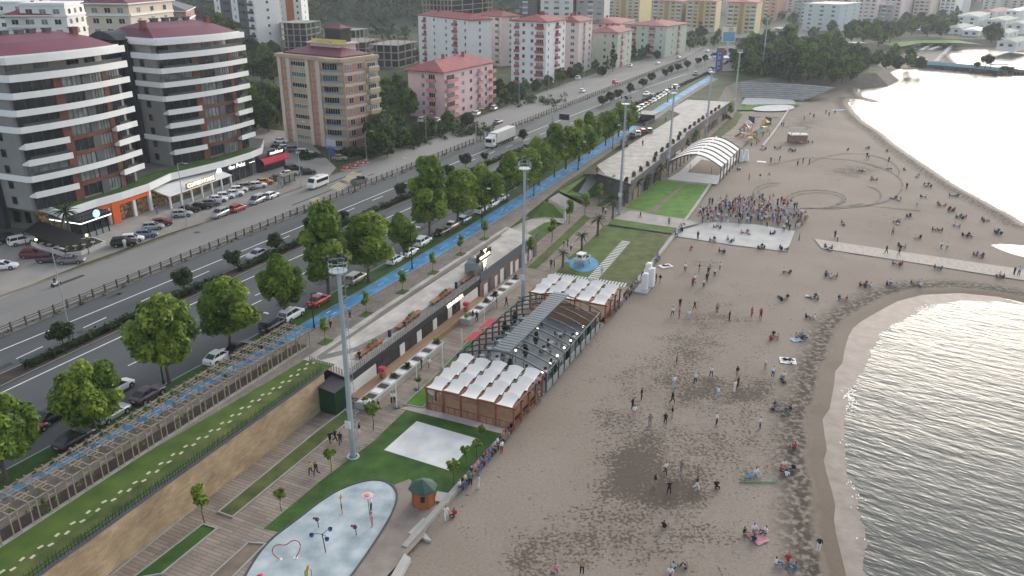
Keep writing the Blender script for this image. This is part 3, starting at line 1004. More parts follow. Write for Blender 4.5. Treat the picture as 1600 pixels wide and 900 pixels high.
def hip(quad, z, rise, over=.7, mats=None, parent=None, chim=0, ridge=.45, fascia=.35, name='roof'):
 """hipped roof over a four-cornered plan, with an eaves board"""
 cx, cy = sum(p[0] for p in quad) / 4, sum(p[1] for p in quad) / 4
 q = []
 for p in quad:
  d = math.hypot(p[0] - cx, p[1] - cy)
  q.append((cx + (p[0] - cx) * (1 + over * 1.4 / d), cy + (p[1] - cy) * (1 + over * 1.4 / d)))
 b = MB()
 b.prism(q, z, z + fascia, 0, False, True)
 l0 = math.hypot(q[1][0] - q[0][0], q[1][1] - q[0][1])
 l1 = math.hypot(q[2][0] - q[1][0], q[2][1] - q[1][1])
 if l0 >= l1:
  m0, m1 = lerp(q[0], q[3], .5), lerp(q[1], q[2], .5)
  k = l1 / 2 / l0 * (1 - ridge * .3)
  r0, r1 = lerp(m0, m1, k), lerp(m0, m1, 1 - k)
  fs = [(q[0], q[1], r1, r0), (q[1], q[2], r1), (q[2], q[3], r0, r1), (q[3], q[0], r0)]
 else:
  m0, m1 = lerp(q[0], q[1], .5), lerp(q[3], q[2], .5)
  k = l0 / 2 / l1 * (1 - ridge * .3)
  r0, r1 = lerp(m0, m1, k), lerp(m0, m1, 1 - k)
  fs = [(q[1], q[2], r1, r0), (q[2], q[3], r1), (q[3], q[0], r0, r1), (q[0], q[1], r0)]
 for f in fs:
  pts = [(p[0], p[1], z + (fascia if p in q else fascia + rise)) for p in f]
  a = sum(u[0] * v[1] - v[0] * u[1] for u, v in zip(pts, pts[1:] + pts[:1]))
  b.poly(pts if a > 0 else pts[::-1], 1)
 ro = b.build(name, mats, parent)
 rng = random.Random(int(abs(cx * 7 + cy * 3)))
 for i in range(chim):
  b = MB()
  k = (i + .5) / chim
  c = lerp(r0, r1, k)
  c = (c[0] + rng.uniform(-1.5, 1.5), c[1] + rng.uniform(-1.5, 1.5))
  b.boxr(c[0], c[1], z + rise * .55, .9, .7, rise * .45 + fascia + 1.1, .5)
  b.boxr(c[0], c[1], z + rise + fascia + 1.101, 1.1, .9, .12, .5)
  b.build('chimney', mats[0] if rng.random() < .4 else mats[1], ro)
 return ro
ACB = MB()
ACB.box(-.42, -.34, 0, .42, -.04, .58)
ACB.box(-.40, -.05, .1, .40, 0, .14)
AC = ACB.mesh('air_conditioner', [OFFW])
class Bldg:
 """a block of flats: plan corners given in order; facade k runs from corner k to corner k+1, outside on the right of the walk for a CCW plan"""
 def __init__(self, name, label, cat, plan, z0, z1, wall, group=None):
  a = sum(p[0] * q[1] - q[0] * p[1] for p, q in zip(plan, plan[1:] + plan[:1]))
  assert a > 0, name
  self.o = (plan[0][0], plan[0][1], z0)
  self.root = thing(name, label, cat, self.o, 0, group)
  self.plan = [(p[0] - plan[0][0], p[1] - plan[0][1]) for p in plan]
  self.h = z1 - z0
  self.nw = 0
  b = MB()
  b.prism(self.plan, 0, self.h)
  self.wall = b.build('wall', wall, self.root)
  self.rng = random.Random(sum(map(ord, label)))
 def fac(self, k):
  a, c = self.plan[k], self.plan[(k + 1) % len(self.plan)]
  L = math.hypot(c[0] - a[0], c[1] - a[1])
  return a, c, L, math.atan2(c[1] - a[1], c[0] - a[0])
 def at(self, k, u, out=0.0):
  a, c, L, r = self.fac(k)
  return (a[0] + math.cos(r) * u + math.sin(r) * out, a[1] + math.sin(r) * u - math.cos(r) * out), r
 def window(self, k, u, z, w, h, glass=None, frame=FRAME):
  g = glass or self.rng.choice([GLASS, GLASS, GLASS2])
  (x, y), r = self.at(k, u)
  self.nw += 1
  if self.rng.random() < .09 and z > 2:
   (ax, ay), _ = self.at(k, u + w * .5 + .5, .02)
   link('air_conditioner', AC, self.root, (ax, ay, z - .5), r)
  return link('window', win_mesh(w, h, g, frame), self.root, (x, y, z), r)
 def balcony(self, k, u, z, w, d, m, hp=.95, rail=None):
  (x, y), r = self.at(k, u)
  return link('balcony', balc_mesh(w, d, hp, m, rail), self.root, (x, y, z), r)
 def panel(self, name, k, u0, u1, z0, z1, m, out=.05):
  (x, y), r = self.at(k, (u0 + u1) / 2)
  b = MB()
  b.box(-(u1 - u0) / 2, -out, 0, (u1 - u0) / 2, .03, z1 - z0)
  o = b.build(name, m, self.root)
  o.location = (x, y, z0)
  o.rotation_euler = (0, 0, r)
  return o
 def grid(self, k, cols, floors, fh, zb=1.0, skip=()):
  """cols: (fraction, kind, width[, height, material])"""
  L = self.fac(k)[2]
  for c in cols:
   for f in range(floors):
    if f in skip:
     continue
    u, z = c[0] * L, f * fh + zb
    if c[1] == 'w':
     self.window(k, u, z, c[2], c[3] if len(c) > 3 else 1.35)
    else:
     m = c[4] if len(c) > 4 else WHITE
     self.window(k, u, z - .6, c[2] * .86, 2.0, self.rng.choice([GLASS, GLASS, GLASS2]))
     self.balcony(k, u, z - .8, c[2], c[3] if len(c) > 3 else 1.2, m)
 def hiproof(self, rise, mats, over=.7, chim=2, fascia=.35):
  return hip(self.plan[:4], self.h + .001, rise, over, mats, self.root, chim, fascia=fascia)
# ---- the two curved white-banded towers ---------------------------------------------------
ZD = 11.0
def banded_tower(label, p_fl, rot, L=23.8, wing=9.0):
 root = thing('apartment_tower', label, 'apartment building', (p_fl[0], p_fl[1], ZD), rot)
 fh, nf, D = 2.95, 9, 15.0
 def bow(x, out):
  t = 2 * x / L - 1
  return -out - 1.5 * (1 - t * t)
 Hh = fh * 9
 b = MB()
 xs = [L * i / 14 for i in range(15)]
 plan = [(x, bow(x, 0.0)) for x in xs] + [(L, D), (0, D)]
 b.prism(plan, 0, Hh - fh)
 b.build('wall', GREYW, root)
 b = MB()
 plan = [(x, bow(x, -1.9)) for x in xs] + [(L - .5, D), (0, D)]
 b.prism([(min(max(x, .8), L - 2.2), y) for x, y in plan], Hh - fh, Hh + .15, top=False)
 b.build('penthouse_wall', mat('penthouse_render', (0.34, 0.315, 0.29), .85, .08, .4), root)
 b = MB()
 b.prism([(-1.0, 7.0), (0.004, 7.0), (0.004, D + 1), (-1.0, D + 1)], -4, Hh + .6)
 b.prism([(-3.2, 9.5), (-1.0, 9.5), (-1.0, D + 1), (-3.2, D + 1)], -4, Hh + .3)
 b.build('stair_wing', CHAR, root)
 b = MB()
 n = 9
 prof = [(6.6 + (D + 1.6 - 6.6) * i / n, Hh + .6 + 1.7 * math.sin(math.pi * i / n)) for i in range(n + 1)]
 for (y0, z0), (y1, z1) in zip(prof, prof[1:]):
  b.poly([(-3.5, y0, z0), (4.5, y0, z0), (4.5, y1, z1), (-3.5, y1, z1)][::1])
 for xx in (-3.5, 4.5):
  b.poly([(xx, y, z) for y, z in prof] if xx > 0 else [(xx, y, z) for y, z in prof][::-1])
 b.build('arched_roof', CHAR, root)
 for f in range(9):
  o = link('window', win_mesh(1.6, 1.9, GLASS if f != 7 else GLASS2, SLATE), root, (-3.202, 12.5, f * fh + .4), rad(-90))
  b = MB()
  b.box(-4.4, 9.6, f * fh - .25, -3.2, D + .9, f * fh + .55)
  b.build('stair_balcony', CHAR, root)
 for f in range(1, 10):
  z = f * fh - .32
  hgt = 1.12 if f < 8 else 1.25
  segs = [(-1, L)] if f not in ((1, 3, 4) if rot < 1.15 else (1, 3, 4)) else [(0, 8.2), (19.3, L)]
  for s0, s1 in segs:
   b = MB()
   out = 1.75
   line, inner = [], []
   if s0 < 0:
    line += [(-.5, 6.9), (-.5, bow(0, out) + .8)]
    inner += [(0, 6.9), (0, 0)]
   m = 14 if s1 - s0 > 12 else 6
   a0 = max(s0, 0)
   for i in range(m + 1):
    x = a0 + (s1 - a0) * i / m
    xx = x if not (s0 < 0 and i == 0) else x - .1
    line.append((xx + (0.9 if (s1 == L and i == m) else 0), bow(x, out)))
    inner.append((x, bow(x, .002)))
   top = offset(line, -.16)
   b.strip(line, [(p[0], p[1]) for p in line], z, z + hgt)
   i0 = len(b.v)
   b.strip(line, offset(line, -.16), z + hgt)
   b.strip(offset(line, -.16), offset(line, -.16), z + hgt, z + .3)
   b.strip(line, inner, z)
   b.strip(offset(line, -.16), inner, z + .3)
   for e in (0, -1):
    p, q = line[e], inner[e]
    b.poly([(p[0], p[1], z), (q[0], q[1], z), (q[0], q[1], z + .3), (p[0], p[1], z + hgt)])
   b.build('balcony_band', BAND, root)
 b = MB()
 line = [(-.7, 7.2), (-.7, bow(0, 1.2))] + [(x if i else -.2, bow(x, 1.2)) for i, x in enumerate(xs)] + [(L - .2, D)]
 cen = (L / 2, D * .6)
 plan = line + [(-.7, D)]
 b.prism(plan, Hh + .12, Hh + 1.15, 0, False, True)
 b.build('roof_fascia', BAND, root)
 b = MB()
 inset = [lerp(p, cen, .055) for p in plan]
 ridge = [lerp(p, (min(max(p[0], 6), L - 6), D * .62), .86) for p in plan]
 n = len(plan)
 z0, z1 = Hh + 1.1, Hh + 3.6
 mid = [lerp(p, q, .5) for p, q in zip(inset, ridge)]
 for A, B_, za, zb in ((plan, inset, Hh + 1.15, z0 + .06), (inset, mid, z0 + .06, z0 + 1.65), (mid, ridge, z0 + 1.65, z1)):
  for i in range(n):
   j = (i + 1) % n
   b.poly([(A[i][0], A[i][1], za), (A[j][0], A[j][1], za), (B_[j][0], B_[j][1], zb), (B_[i][0], B_[i][1], zb)])
 b.poly([(p[0], p[1], z1) for p in ridge])
 roof = b.build('roof', MAROON, root)
 for x, y, w in ((2.6, 5.4, 1.2), (12.0, 9.4, 1.4), (14.5, 9.4, 1.4), (17.2, 8.6, 1.3), (21.0, 6.0, 1.2), (9, 9.6, 1.5)):
  b = MB()
  b.box(x - w / 2, y - .5, Hh + 1.5, x + w / 2, y + .5, Hh + 4.2)
  b.box(x - w / 2 - .15, y - .65, Hh + 4.202, x + w / 2 + .15, y + .65, Hh + 4.4)
  b.build('chimney', RUST if x < 5 or x > 20 else SLATE, roof)
 rng = random.Random(int(rot * 1000))
 nz = Hh - fh
 for x0, x1, m in ((8.2, 9.9, RUST), (14.3, 16.1, SLATE), (19.3, 20.6, RUST)):
  b = MB()
  seg = [x0 + (x1 - x0) * i / 3 for i in range(4)]
  b.prism([(x, bow(x, .35)) for x in seg] + [(x, bow(x, -.1)) for x in seg[::-1]], -.02, nz)
  b.build('pier', m, root)
 for f in range(8):
  z = f * fh
  for x0, x1, kind in ((.6, 8.1, 'b'), (10.0, 14.2, 'w'), (16.2, 19.2, 'w'), (20.7, 23.6, 'b')):
   b = MB()
   o_ = .12 if kind == 'b' else .2
   seg = [x0 + (x1 - x0) * i / 4 for i in range(5)]
   b.prism([(x, bow(x, o_)) for x in seg] + [(x, bow(x, -.1)) for x in seg[::-1]], z + (.06 if kind == 'b' else .45), z + fh - .45)
   for i in range(5):
    x = seg[i]
    b.boxr(x, bow(x, o_ + .05), z + .06 + (.39 if kind == 'w' else 0), .08, .08, fh - .9 if kind == 'w' else fh - .51, 0, 1)
   g = (GLASS2 if rng.random() < (.55 if kind == 'w' else .12) else GLASS)
   b.build('window' if kind == 'w' else 'balcony_glazing', [g, SLATE], root)
   if kind == 'b' and rng.random() < .75:
    b = MB()
    seg = [x0 + (x1 - x0) * i / 5 for i in range(6)]
    b.strip([(x, bow(x, 1.55)) for x in seg], [(x, bow(x, 1.55)) for x in seg], z + .8, z + 1.35)
    b.strip([(x, bow(x, 1.52)) for x in seg], [(x, bow(x, 1.58)) for x in seg], z + 1.35)
    if f >= 1:
     b.build('balustrade', mat('smoked_glass', (0.07, 0.075, 0.08), .15, 0, spec=.5), root)
  if f in (1, 3, 4):
   b = MB()
   seg = [9.9 + (19.3 - 9.9) * i / 6 for i in range(7)]
   b.prism([(x, bow(x, .42)) for x in seg] + [(x, bow(x, -.1)) for x in seg[::-1]], z - .3, z + .42)
   b.build('spandrel', RUST, root)
  link('window', win_mesh(1.2, 1.35, GLASS, SLATE), root, (-.002, 4.2, z + .95), rad(-90))
 for x in (3.2, 8.2, 14.8, 19.0):
  link('window', win_mesh(2.6, 1.8, rng.choice([GLASS, GLASS2]), SLATE), root, (x, bow(x, -1.9) + .01, nz + .5), math.atan2(-bow(x - .5, 0) + bow(x + .5, 0), 1.0))
 b = MB()
 line = [(x, bow(x, 1.5)) for x in xs]
 b.strip(line, line, nz + .9, nz + 1.6)
 b.build('terrace_rail', mat('smoked_glass', (0.07, 0.075, 0.08)), root)
 return root
FL2 = at(268, 259, ZD)
R2 = at(388, 229, ZD)
a2 = math.atan2(R2[1] - FL2[1], R2[0] - FL2[0])
banded_tower('ten-storey curved white-banded tower standing behind the lit white café canopy', FL2, a2)
R1 = at(215, 282, ZD)
a1 = a2 + .10
banded_tower('ten-storey curved white-banded tower behind the palm and black café', (R1[0] - 24.6 * math.cos(a1), R1[1] - 24.6 * math.sin(a1)), a1, 24.6)
# ---- shop podium below them ------------------------------------------------------------
pod_px = [(-90, 306), (0, 313), (40, 316), (70, 322), (94, 331), (122, 322), (150, 313), (190, 302), (233, 288), (267, 272), (310, 262), (350, 252), (392, 239), (409, 232)]
pf = ats(pod_px, ZD)
root = thing('shop_podium', 'low curved shop building with white roof edge under the two banded towers', 'shop building', (pf[6][0], pf[6][1], ZU))
o3 = (pf[6][0], pf[6][1], ZU)
pback = [(pf[-1][0] - 3, pf[-1][1] + 12), (pf[-1][0] - 30, pf[-1][1] + 22), (pf[0][0] - 40, pf[0][1] + 10)]
ins = offset(pf, -1.2)
b = MB()
b.prism(ins + pback, ZU, ZD - 1.25)
b.sub(o3).build('wall', GREYW, root)
b = MB()
b.prism(pf + pback, ZD - 1.3, ZD - .06, 0, True, True)
b.sub(o3).build('roof_slab', BAND, root)
b = MB()
b.strip(pf, offset(pf, -.35), ZD + .12)
b.strip(pf, pf, ZD - .06, ZD + .12)
b.sub(o3).build('roof_edge', BAND, root)
b = MB()
b.flat(offset(pf, -1.0)[5:] + [(p[0], p[1]) for p in offset(pf, -5.2)[5:][::-1]], ZD - .02)
b.sub(o3).build('roof_turf', DARKGRASS, root)
b = MB()
b.flat(offset(pf, -.36) + pback, ZD - .05)
b.sub(o3).build('roof_paving', mat('dark_roof_paving', (0.12, 0.115, 0.11), .9, .2, .5), root)
def front_panel(name, i0, i1, z0, z1, m, out=.12, thick=.1):
 """vertical panel following the shop front between stations i0..i1 of the plan"""
 n = 8
 A = []
 for k in range(n + 1):
  t = i0 + (i1 - i0) * k / n
  j = min(int(t), len(ins) - 2)
  A.append(lerp(ins[j], ins[j + 1], t - j))
 A = offset(A, out)
 b_ = MB()
 b_.prism(A + offset(A, -thick)[::-1], z0, z1, 0, True, True)
 return b_.sub(o3).build(name, m, root)
for a_, c_ in ((2.1, 2.85), (3.0, 3.75)):
 front_panel('shop_front', a_, c_, ZU + .2, ZD - 2.0, LITIN)
for a_ in (2.0, 2.9, 3.85):
 front_panel('column', a_, a_ + .12, ZU, ZD - 1.3, GREYW, .5, .5)
for a_, c_ in ((.75, .95), (1.2, 1.45), (1.65, 1.85)):
 front_panel('window', a_, c_, ZU + 1.2, ZU + 3.4, GLASS)
front_panel('shop_fascia', 5.7, 8.0, ZD - 2.25, ZD - 1.5, mat('orange_shop_sign', (0.75, 0.13, 0.03), .5, .08, 1), .9, .3)
front_panel('shop_portal', 6.55, 6.85, ZU + .1, ZD - 1.2, mat('orange_shop_sign', (0.75, 0.13, 0.03)), 1.1, .5)
for a_, c_ in ((5.8, 6.5), (6.9, 7.4), (7.5, 8.0)):
 front_panel('shop_front', a_, c_, ZU + .2, ZD - 2.3, LITIN)
for a_ in (6.45, 7.4, 8.0):
 front_panel('column', a_, a_ + .09, ZU, ZD - 1.3, WHITE, .7, .5)
front_panel('shop_front', 8.05, 10.6, ZU + .2, ZD - 2.2, LITIN)
front_panel('shop_fascia', 10.8, 12.2, ZD - 3.0, ZD - 1.35, BLACK, .75, .3)
front_panel('shop_front', 10.85, 12.2, ZU + .1, ZD - 3.0, GLASS, .4)
for k in range(6):
 front_panel('pilaster', 10.9 + k * .22, 10.93 + k * .22, ZU, ZD - 3.0, SLATE, .5, .2)
ang = math.atan2(ins[12][1] - ins[10][1], ins[12][0] - ins[10][0])
pm = offset(ins, .86)
for txt, st, sz in (('Dilan Polat', 11.42, 1.45),):
 j = int(st)
 c = lerp(pm[j], pm[j + 1], st - j)
 text_part('sign_lettering', txt, sz, LITSIGN, root, (c[0] - o3[0], c[1] - o3[1], ZD - 2.1 - ZU), rad(90), ang)
c = lerp(pm[12], pm[13], .1)
text_part('sign_lettering', 'Beauty Center', .34, LITSIGN, root, (c[0] - o3[0], c[1] - o3[1], ZD - 2.35 - ZU), rad(90), ang)
c = lerp(pm[10], pm[11], .80)
b = MB()
for r0 in (.78, .60):
 b.tube([(r0 * math.cos(t * .35), -.02, r0 * math.sin(t * .35)) for t in range(19)], .05, 4)
b.box(-.3, -.06, -.35, -.18, 0, .35)
b.box(-.12, -.06, -.35, 0.0, 0, .35)
b.tube([(-.02, -.03, .33), (.28, -.03, .2), (.28, -.03, -.2), (-.02, -.03, -.33)], .05, 4)
em = b.build('sign_emblem', LITSIGN, root)
em.location = (c[0] - o3[0], c[1] - o3[1], ZD - 2.1 - ZU)
em.rotation_euler = (0, 0, ang)
# café with the white canopy on posts
q = ats([(264, 352), (340, 322), (394, 292), (388, 282)], ZU)
A0, A1 = at(268, 327, ZU), at(362, 292.5, ZU)
cang = math.atan2(A1[1] - A0[1], A1[0] - A0[0])
cL = math.hypot(A1[0] - A0[0], A1[1] - A0[1])
root = thing('cafe_canopy', 'white glass-sided café canopy with lit COFFEEWORKS sign below the curved tower', 'café pavilion', (A0[0], A0[1], ZU), cang)
b = MB()
b.poly([(-.3, -.3, 2.9), (cL + .3, -.3, 2.9), (cL + .3, 4.8, 3.9), (-.3, 4.8, 3.9)])
b.poly([(-.3, -.3, 2.75), (-.3, 4.8, 3.75), (cL + .3, 4.8, 3.75), (cL + .3, -.3, 2.75)])
for x in (-.3, cL + .3):
 b.poly([(x, -.3, 2.75), (x, -.3, 2.9), (x, 4.8, 3.9), (x, 6.5, 4.45)])
b.poly([(-.3, -.3, 2.75), (cL + .3, -.3, 2.75), (cL + .3, -.3, 2.9), (-.3, -.3, 2.9)])
b.build('canopy_roof', WHITE, root)
n = 7
for i in range(n):
 b = MB()
 x = cL * i / (n - 1)
 b.box(x - .16, -.16, 0, x + .16, .16, 2.8)
 b.build('post', WHITE, root)
 if i < n - 1:
  b = MB()
  b.box(x + .2, -.04, .1, x + cL / (n - 1) - .2, .04, 1.0)
  b.build('glass_balustrade', mat('pale_glass', (0.25, 0.28, 0.28), .1, 0, spec=.5), root)
b = MB()
b.box(-.05, 4.5, 0, cL, 4.7, 3.6)
b.build('back_wall', LITIN, root)
b = MB()
b.box(cL * .26, -.1, 3.05, cL * .74, .05, 4.25)
b.build('sign_board', mat('sign_brown', (0.30, 0.22, 0.15), .6, .1, 1), root)
text_part('sign_lettering', 'COFFEEWORKS', 1.22, LITWARM, root, (cL * .5, -.15, 3.65), rad(90), 0)
# its tables and customers read as a dark busy interior
TBL = MB()
TBL.lathe([(.02, 0), (.3, .02), (.05, .05), (.05, .7), (.42, .71), (.42, .76), (.0, .76)], 8)
CHM = MB()
CHM.box(-.2, -.2, .42, .2, .2, .47)
CHM.box(-.2, .16, .47, .2, .2, .9)
for x, y in ((-.18, -.18), (.18, -.18), (-.18, .18), (.18, .18)):
 CHM.box(x - .02, y - .02, 0, x + .02, y + .02, .42)
# black café on the corner, its sign roof and terrace
A0 = at(132, 376, ZU)
A1 = at(172, 361.5, ZU)
bang = math.atan2(A1[1] - A0[1], A1[0] - A0[0])
bL = math.hypot(A1[0] - A0[0], A1[1] - A0[1])
root = thing('corner_cafe', 'black flat-roofed corner café with white light strip and round blue emblem', 'café', (A0[0], A0[1], ZU), bang)
b = MB()
b.box(-.5, -.6, 3.3, bL + .4, 7.5, 4.1)
b.box(-.5, 1.2, 4.102, bL + .4, 7.5, 4.3)
b.build('roof', BLACK, root)
b = MB()
b.box(0, .2, .1, bL, .3, 3.3, 0)
b.box(bL - .1, .3, .1, bL, 6.5, 3.3, 0)
b.build('shop_front', GLASS, root)
for i in range(5):
 b = MB()
 x = bL * i / 4
 b.box(x - .09, .02, 0, x + .09, .19, 3.3)
 b.build('post', BLACK, root)
b = MB()
b.box(0.1, .1, 0, bL - .1, .16, 1.1)
b.build('glass_balustrade', mat('pale_glass', (0.25, 0.28, 0.28)), root)
b = MB()
b.box(-.55, -.7, 3.42, bL + .45, -.6, 3.55)
b.box(-.65, -.7, 3.42, -.55, 7.2, 3.55)
b.build('light_strip', mat('cool_strip_light', (.85, .93, 1.0), .5, 0, emit=1.6), root)
b = MB()
for t in range(1):
 b.tube([(bL * .52, -.62, 4.5), (bL * .52, -.78, 4.5)], [.75, .75], 20)
b.build('round_emblem', mat('blue_lit_emblem', (0.25, 0.55, 0.85), .5, 0, emit=.9), root)
b = MB()
b.tube([(bL * .52 - .35, -.82, 4.2), (bL * .52 - .1, -.82, 4.75), (bL * .52 + .1, -.82, 4.3), (bL * .52 + .4, -.82, 4.75)], .07, 4)
b.build('emblem_mark', LITSIGN, root)
b = MB()
b.box(.3, 3.4, 4.302, bL * .8, 3.6, 5.7)
b.build('sign_board', mat('sign_grey', (0.2, 0.21, 0.22), .6, .1, 1), root)
text_part('sign_lettering', 'B BLUEBAR', 1.0, LITSIGN, root, (bL * .42, 3.34, 5.05), rad(90), 0)
for x, y in ((1.2, 1.6), (bL * .45, 2.4)):
 b = MB()
 b.ball((x, y, 3.95), .28)
 b.build('lamp', WARM, root)
# its planted terrace with a white curb wall and dark awning
tp = ats([(49, 384), (100, 402), (128, 399), (166, 383), (146, 376), (100, 383), (60, 372)], ZU)
o4 = (tp[1][0], tp[1][1], ZU)
root = thing('cafe_terrace', 'planted café terrace behind a low white wall with black awning', 'café terrace', o4)
b = MB()
b.prism(tp, ZU, ZU + .75)
b.sub(o4).build('curb_wall', OFFW, root)
b = MB()
b.flat(offset(tp + tp[:1], -.3)[:-1], ZU + .76)
b.sub(o4).build('planting', mat('dark_planting', (0.022, 0.03, 0.016), .95, .4, .8, col2=(.05, .045, .03)), root)
aw = ats([(36, 361), (100, 384), (134, 372), (62, 350)], ZU + 3.0)
b = MB()
b.poly([(p[0], p[1], ZU + z) for p, z in zip(aw, (2.9, 2.7, 3.3, 3.7))])
b.sub(o4).build('awning', BLACK, root)
for p in aw:
 b = MB()
 b.tube([(p[0], p[1], ZU), (p[0], p[1], ZU + 2.9)], .07, 5)
 b.sub(o4).build('awning_post', BLACK, root)
for px in ((57, 378), (93, 384), (136, 371)):
 p = at(px[0], px[1], ZU + 1.0)
 b = MB()
 b.tube([(p[0], p[1], ZU + .7), (p[0], p[1], ZU + 1.3)], .05, 5)
 b.ball((p[0], p[1], ZU + 1.45), .24, 8, 1)
 b.sub(o4).build('globe_lamp', [BLACK, WARM], root)
# red-awning kiosk shop at the street corner
A0, A1 = at(411, 271, ZU), at(450, 259, ZU)
kang = math.atan2(A1[1] - A0[1], A1[0] - A0[0])
kL = math.hypot(A1[0] - A0[0], A1[1] - A0[1])
root = thing('corner_shop', 'small dark shop with bulging red awning beside the parked cars', 'shop', (A0[0], A0[1], ZU), kang)
b = MB()
b.box(0, .8, 0, kL, 9, 3.6)
b.build('wall', CHAR, root)
b = MB()
b.box(-.2, .6, 3.602, kL + .2, 9.2, 4.2)
b.box(.3, 1.1, 4.202, kL * .9, 8.6, 4.3)
b.build('roof', SLATE, root)
b = MB()
for i in range(9):
 x0, x1 = kL * i / 9, kL * (i + .92) / 9
 prof = [(.78, 3.5), (.2, 3.45), (-.45, 3.0), (-.75, 2.3), (-.7, 2.0)]
 for (y0, z0), (y1, z1) in zip(prof, prof[1:]):
  b.poly([(x0, y0, z0), (x0, y1, z1), (x1, y1, z1), (x1, y0, z0)])
b.build('awning', mat('red_awning', (0.50, 0.025, 0.05), .6, .1, 1), root)
b = MB()
b.box(.2, .7, .1, kL - .2, .78, 2.3)
b.build('shop_front', GLASS, root)
b = MB()
b.box(kL * .3, .35, 3.7, kL * .98, .55, 5.0)
b.build('sign_board', BLACK, root)
text_part('sign_lettering', 'mackbear', 1.25, LITSIGN, root, (kL * .64, .3, 4.3), rad(90), 0)
# ---- beige apartment block with rounded balconies -----------------------------------------
ZB = 29.0
tA, tB, tC, tD = at(434, 88, ZB), at(497, 94, ZB), at(545, 96, ZB), at(583, 84, ZB)
dA = Vector((tB[0] - tA[0], tB[1] - tA[1])).normalized()
nA = Vector((-dA.y, dA.x))
LA = 25.5
P0 = Vector(tA)
plan = [P0, P0 + dA * LA, P0 + dA * LA + nA * 13.5, P0 + nA * 13.5]
B3 = Bldg('apartment_block', 'eight-storey beige and salmon block with rounded corner balconies', 'apartment building', [tuple(p) for p in plan], ZU, ZB, BEIGE)
fh = 2.95
for u0, u1 in ((0, 1.3), (3.6, 4.9), (11.2, 12.5), (15.2, 16.8)):
 B3.panel('pilaster', 0, u0, u1, 0, B3.h + .9, CREAM, .45)
for u0, u1 in ((1.31, 3.59), (12.51, 15.19)):
 B3.panel('salmon_strip', 0, u0, u1, 0, B3.h - .6, SALMON, .08)
for f in range(8):
 z = f * fh + .9
 B3.window(0, 2.45, z, 1.2, 1.5, GLASS).location.y += 0
 B3.window(0, 13.85, z, 1.3, 1.5, GLASS)
 B3.window(0, 8.05, z + .2, 5.6, 1.15, GLASS3 if f == 6 else (GLASS if f % 3 else GLASS2))
 pts = []
 for i in range(9):
  t = i / 8
  pts.append((16.9 + 8.4 * t, 1.9 * math.sin(math.pi * min(1, t * 1.05) ** .8) + .25))
 w = [B3.at(0, u, o_)[0] for u, o_ in pts]
 base = [B3.at(0, u, .03)[0] for u, o_ in pts]
 b = MB()
 b.prism(w + base[::-1], z - 1.25, z - .35, 0, True, True)
 bo = b.build('corner_balcony', BEIGE, B3.root)
 b = MB()
 b.strip(offset(w, -.06), offset(w, -.06), z - .35, z + .28)
 b.strip(w, offset(w, -.12), z + .28)
 b.build('balcony_rail', mat('steel_blue_rail', (0.22, 0.26, 0.33), .5, .2, 3), bo)
 B3.window(0, 20.4, z - .3, 5.6, 1.9, GLASS3 if f == 6 else GLASS)
 for u in (2.2, 6.2):
  B3.window(1, u, z, 1.7, 1.5)
 B3.panel('cream_course', 1, .2, 8.3, f * fh + 2.55, f * fh + 3.3, CREAM, .06)
 B3.balcony(1, 10.8, z - .8, 4.2, 1.2, BEIGE, .95, FRAME)
 B3.window(1, 10.8, z - .5, 3.2, 1.8)
B3.panel('salmon_strip', 1, .3, 8.2, 0, B3.h, SALMON, .045)
pl = [(p.x - P0.x, p.y - P0.y) for p in plan]
b = MB()
b.prism([B3.at(0, -.5, .9)[0], B3.at(0, 17, .9)[0]] + [B3.at(0, 16.9 + 8.9 * i / 6, .9 + 1.4 * math.sin(math.pi * i / 6))[0] for i in range(7)] + [B3.at(1, 13.9, .4)[0], B3.at(2, 26, .4)[0]], B3.h + .002, B3.h + .95, 0, True, True)
b.build('cornice', BEIGE, B3.root)
hip(pl, B3.h + .96, 1.7, -1.2, [MAROON, MAROON], B3.root, 2)
c0 = B3.at(0, 13, -7)[0]
r0 = B3.fac(0)[3]
b = MB()
b.boxr(c0[0] + 1, c0[1] + 2, B3.h + .9, 12, 6, 2.8, r0)
b.build('rooftop_flat', CREAM, B3.root)
b = MB()
b.boxr(c0[0] + 1, c0[1] + 2, B3.h + 3.702, 13.5, 7.5, .35, r0)
b.boxr(c0[0] + 2.5, c0[1] + 2.6, B3.h + 4.06, 6, 4, 3.4, r0, 1)
b.build('rooftop_room', [CREAM, CHAR], B3.root)
hip([(c0[0] + 2.5 + math.cos(r0) * x - math.sin(r0) * y, c0[1] + 2.6 + math.sin(r0) * x + math.cos(r0) * y) for x, y in ((-3, -2), (3, -2), (3, 2), (-3, 2))], B3.h + 7.47, 1.0, .3, [MAROON, MAROON], B3.root)
b = MB()
b.boxr(c0[0] + .5, c0[1] - .6, B3.h + 4.07, 13, .12, .9, r0 + .04)
b.build('yellow_awning', mat('yellow_fabric', (0.62, 0.50, 0.10), .7, .1, 1), B3.root)
for x, y in ((-3, 0), (0, -.5), (3, 0), (-1.5, 1)):
 b = MB()
 p = (c0[0] + x, c0[1] + y, B3.h + 4.4)
 b.lathe([(.02, 0), (.35, .1), (.55, .35)], 8, p)
 b.build('satellite_dish', WHITE, B3.root)
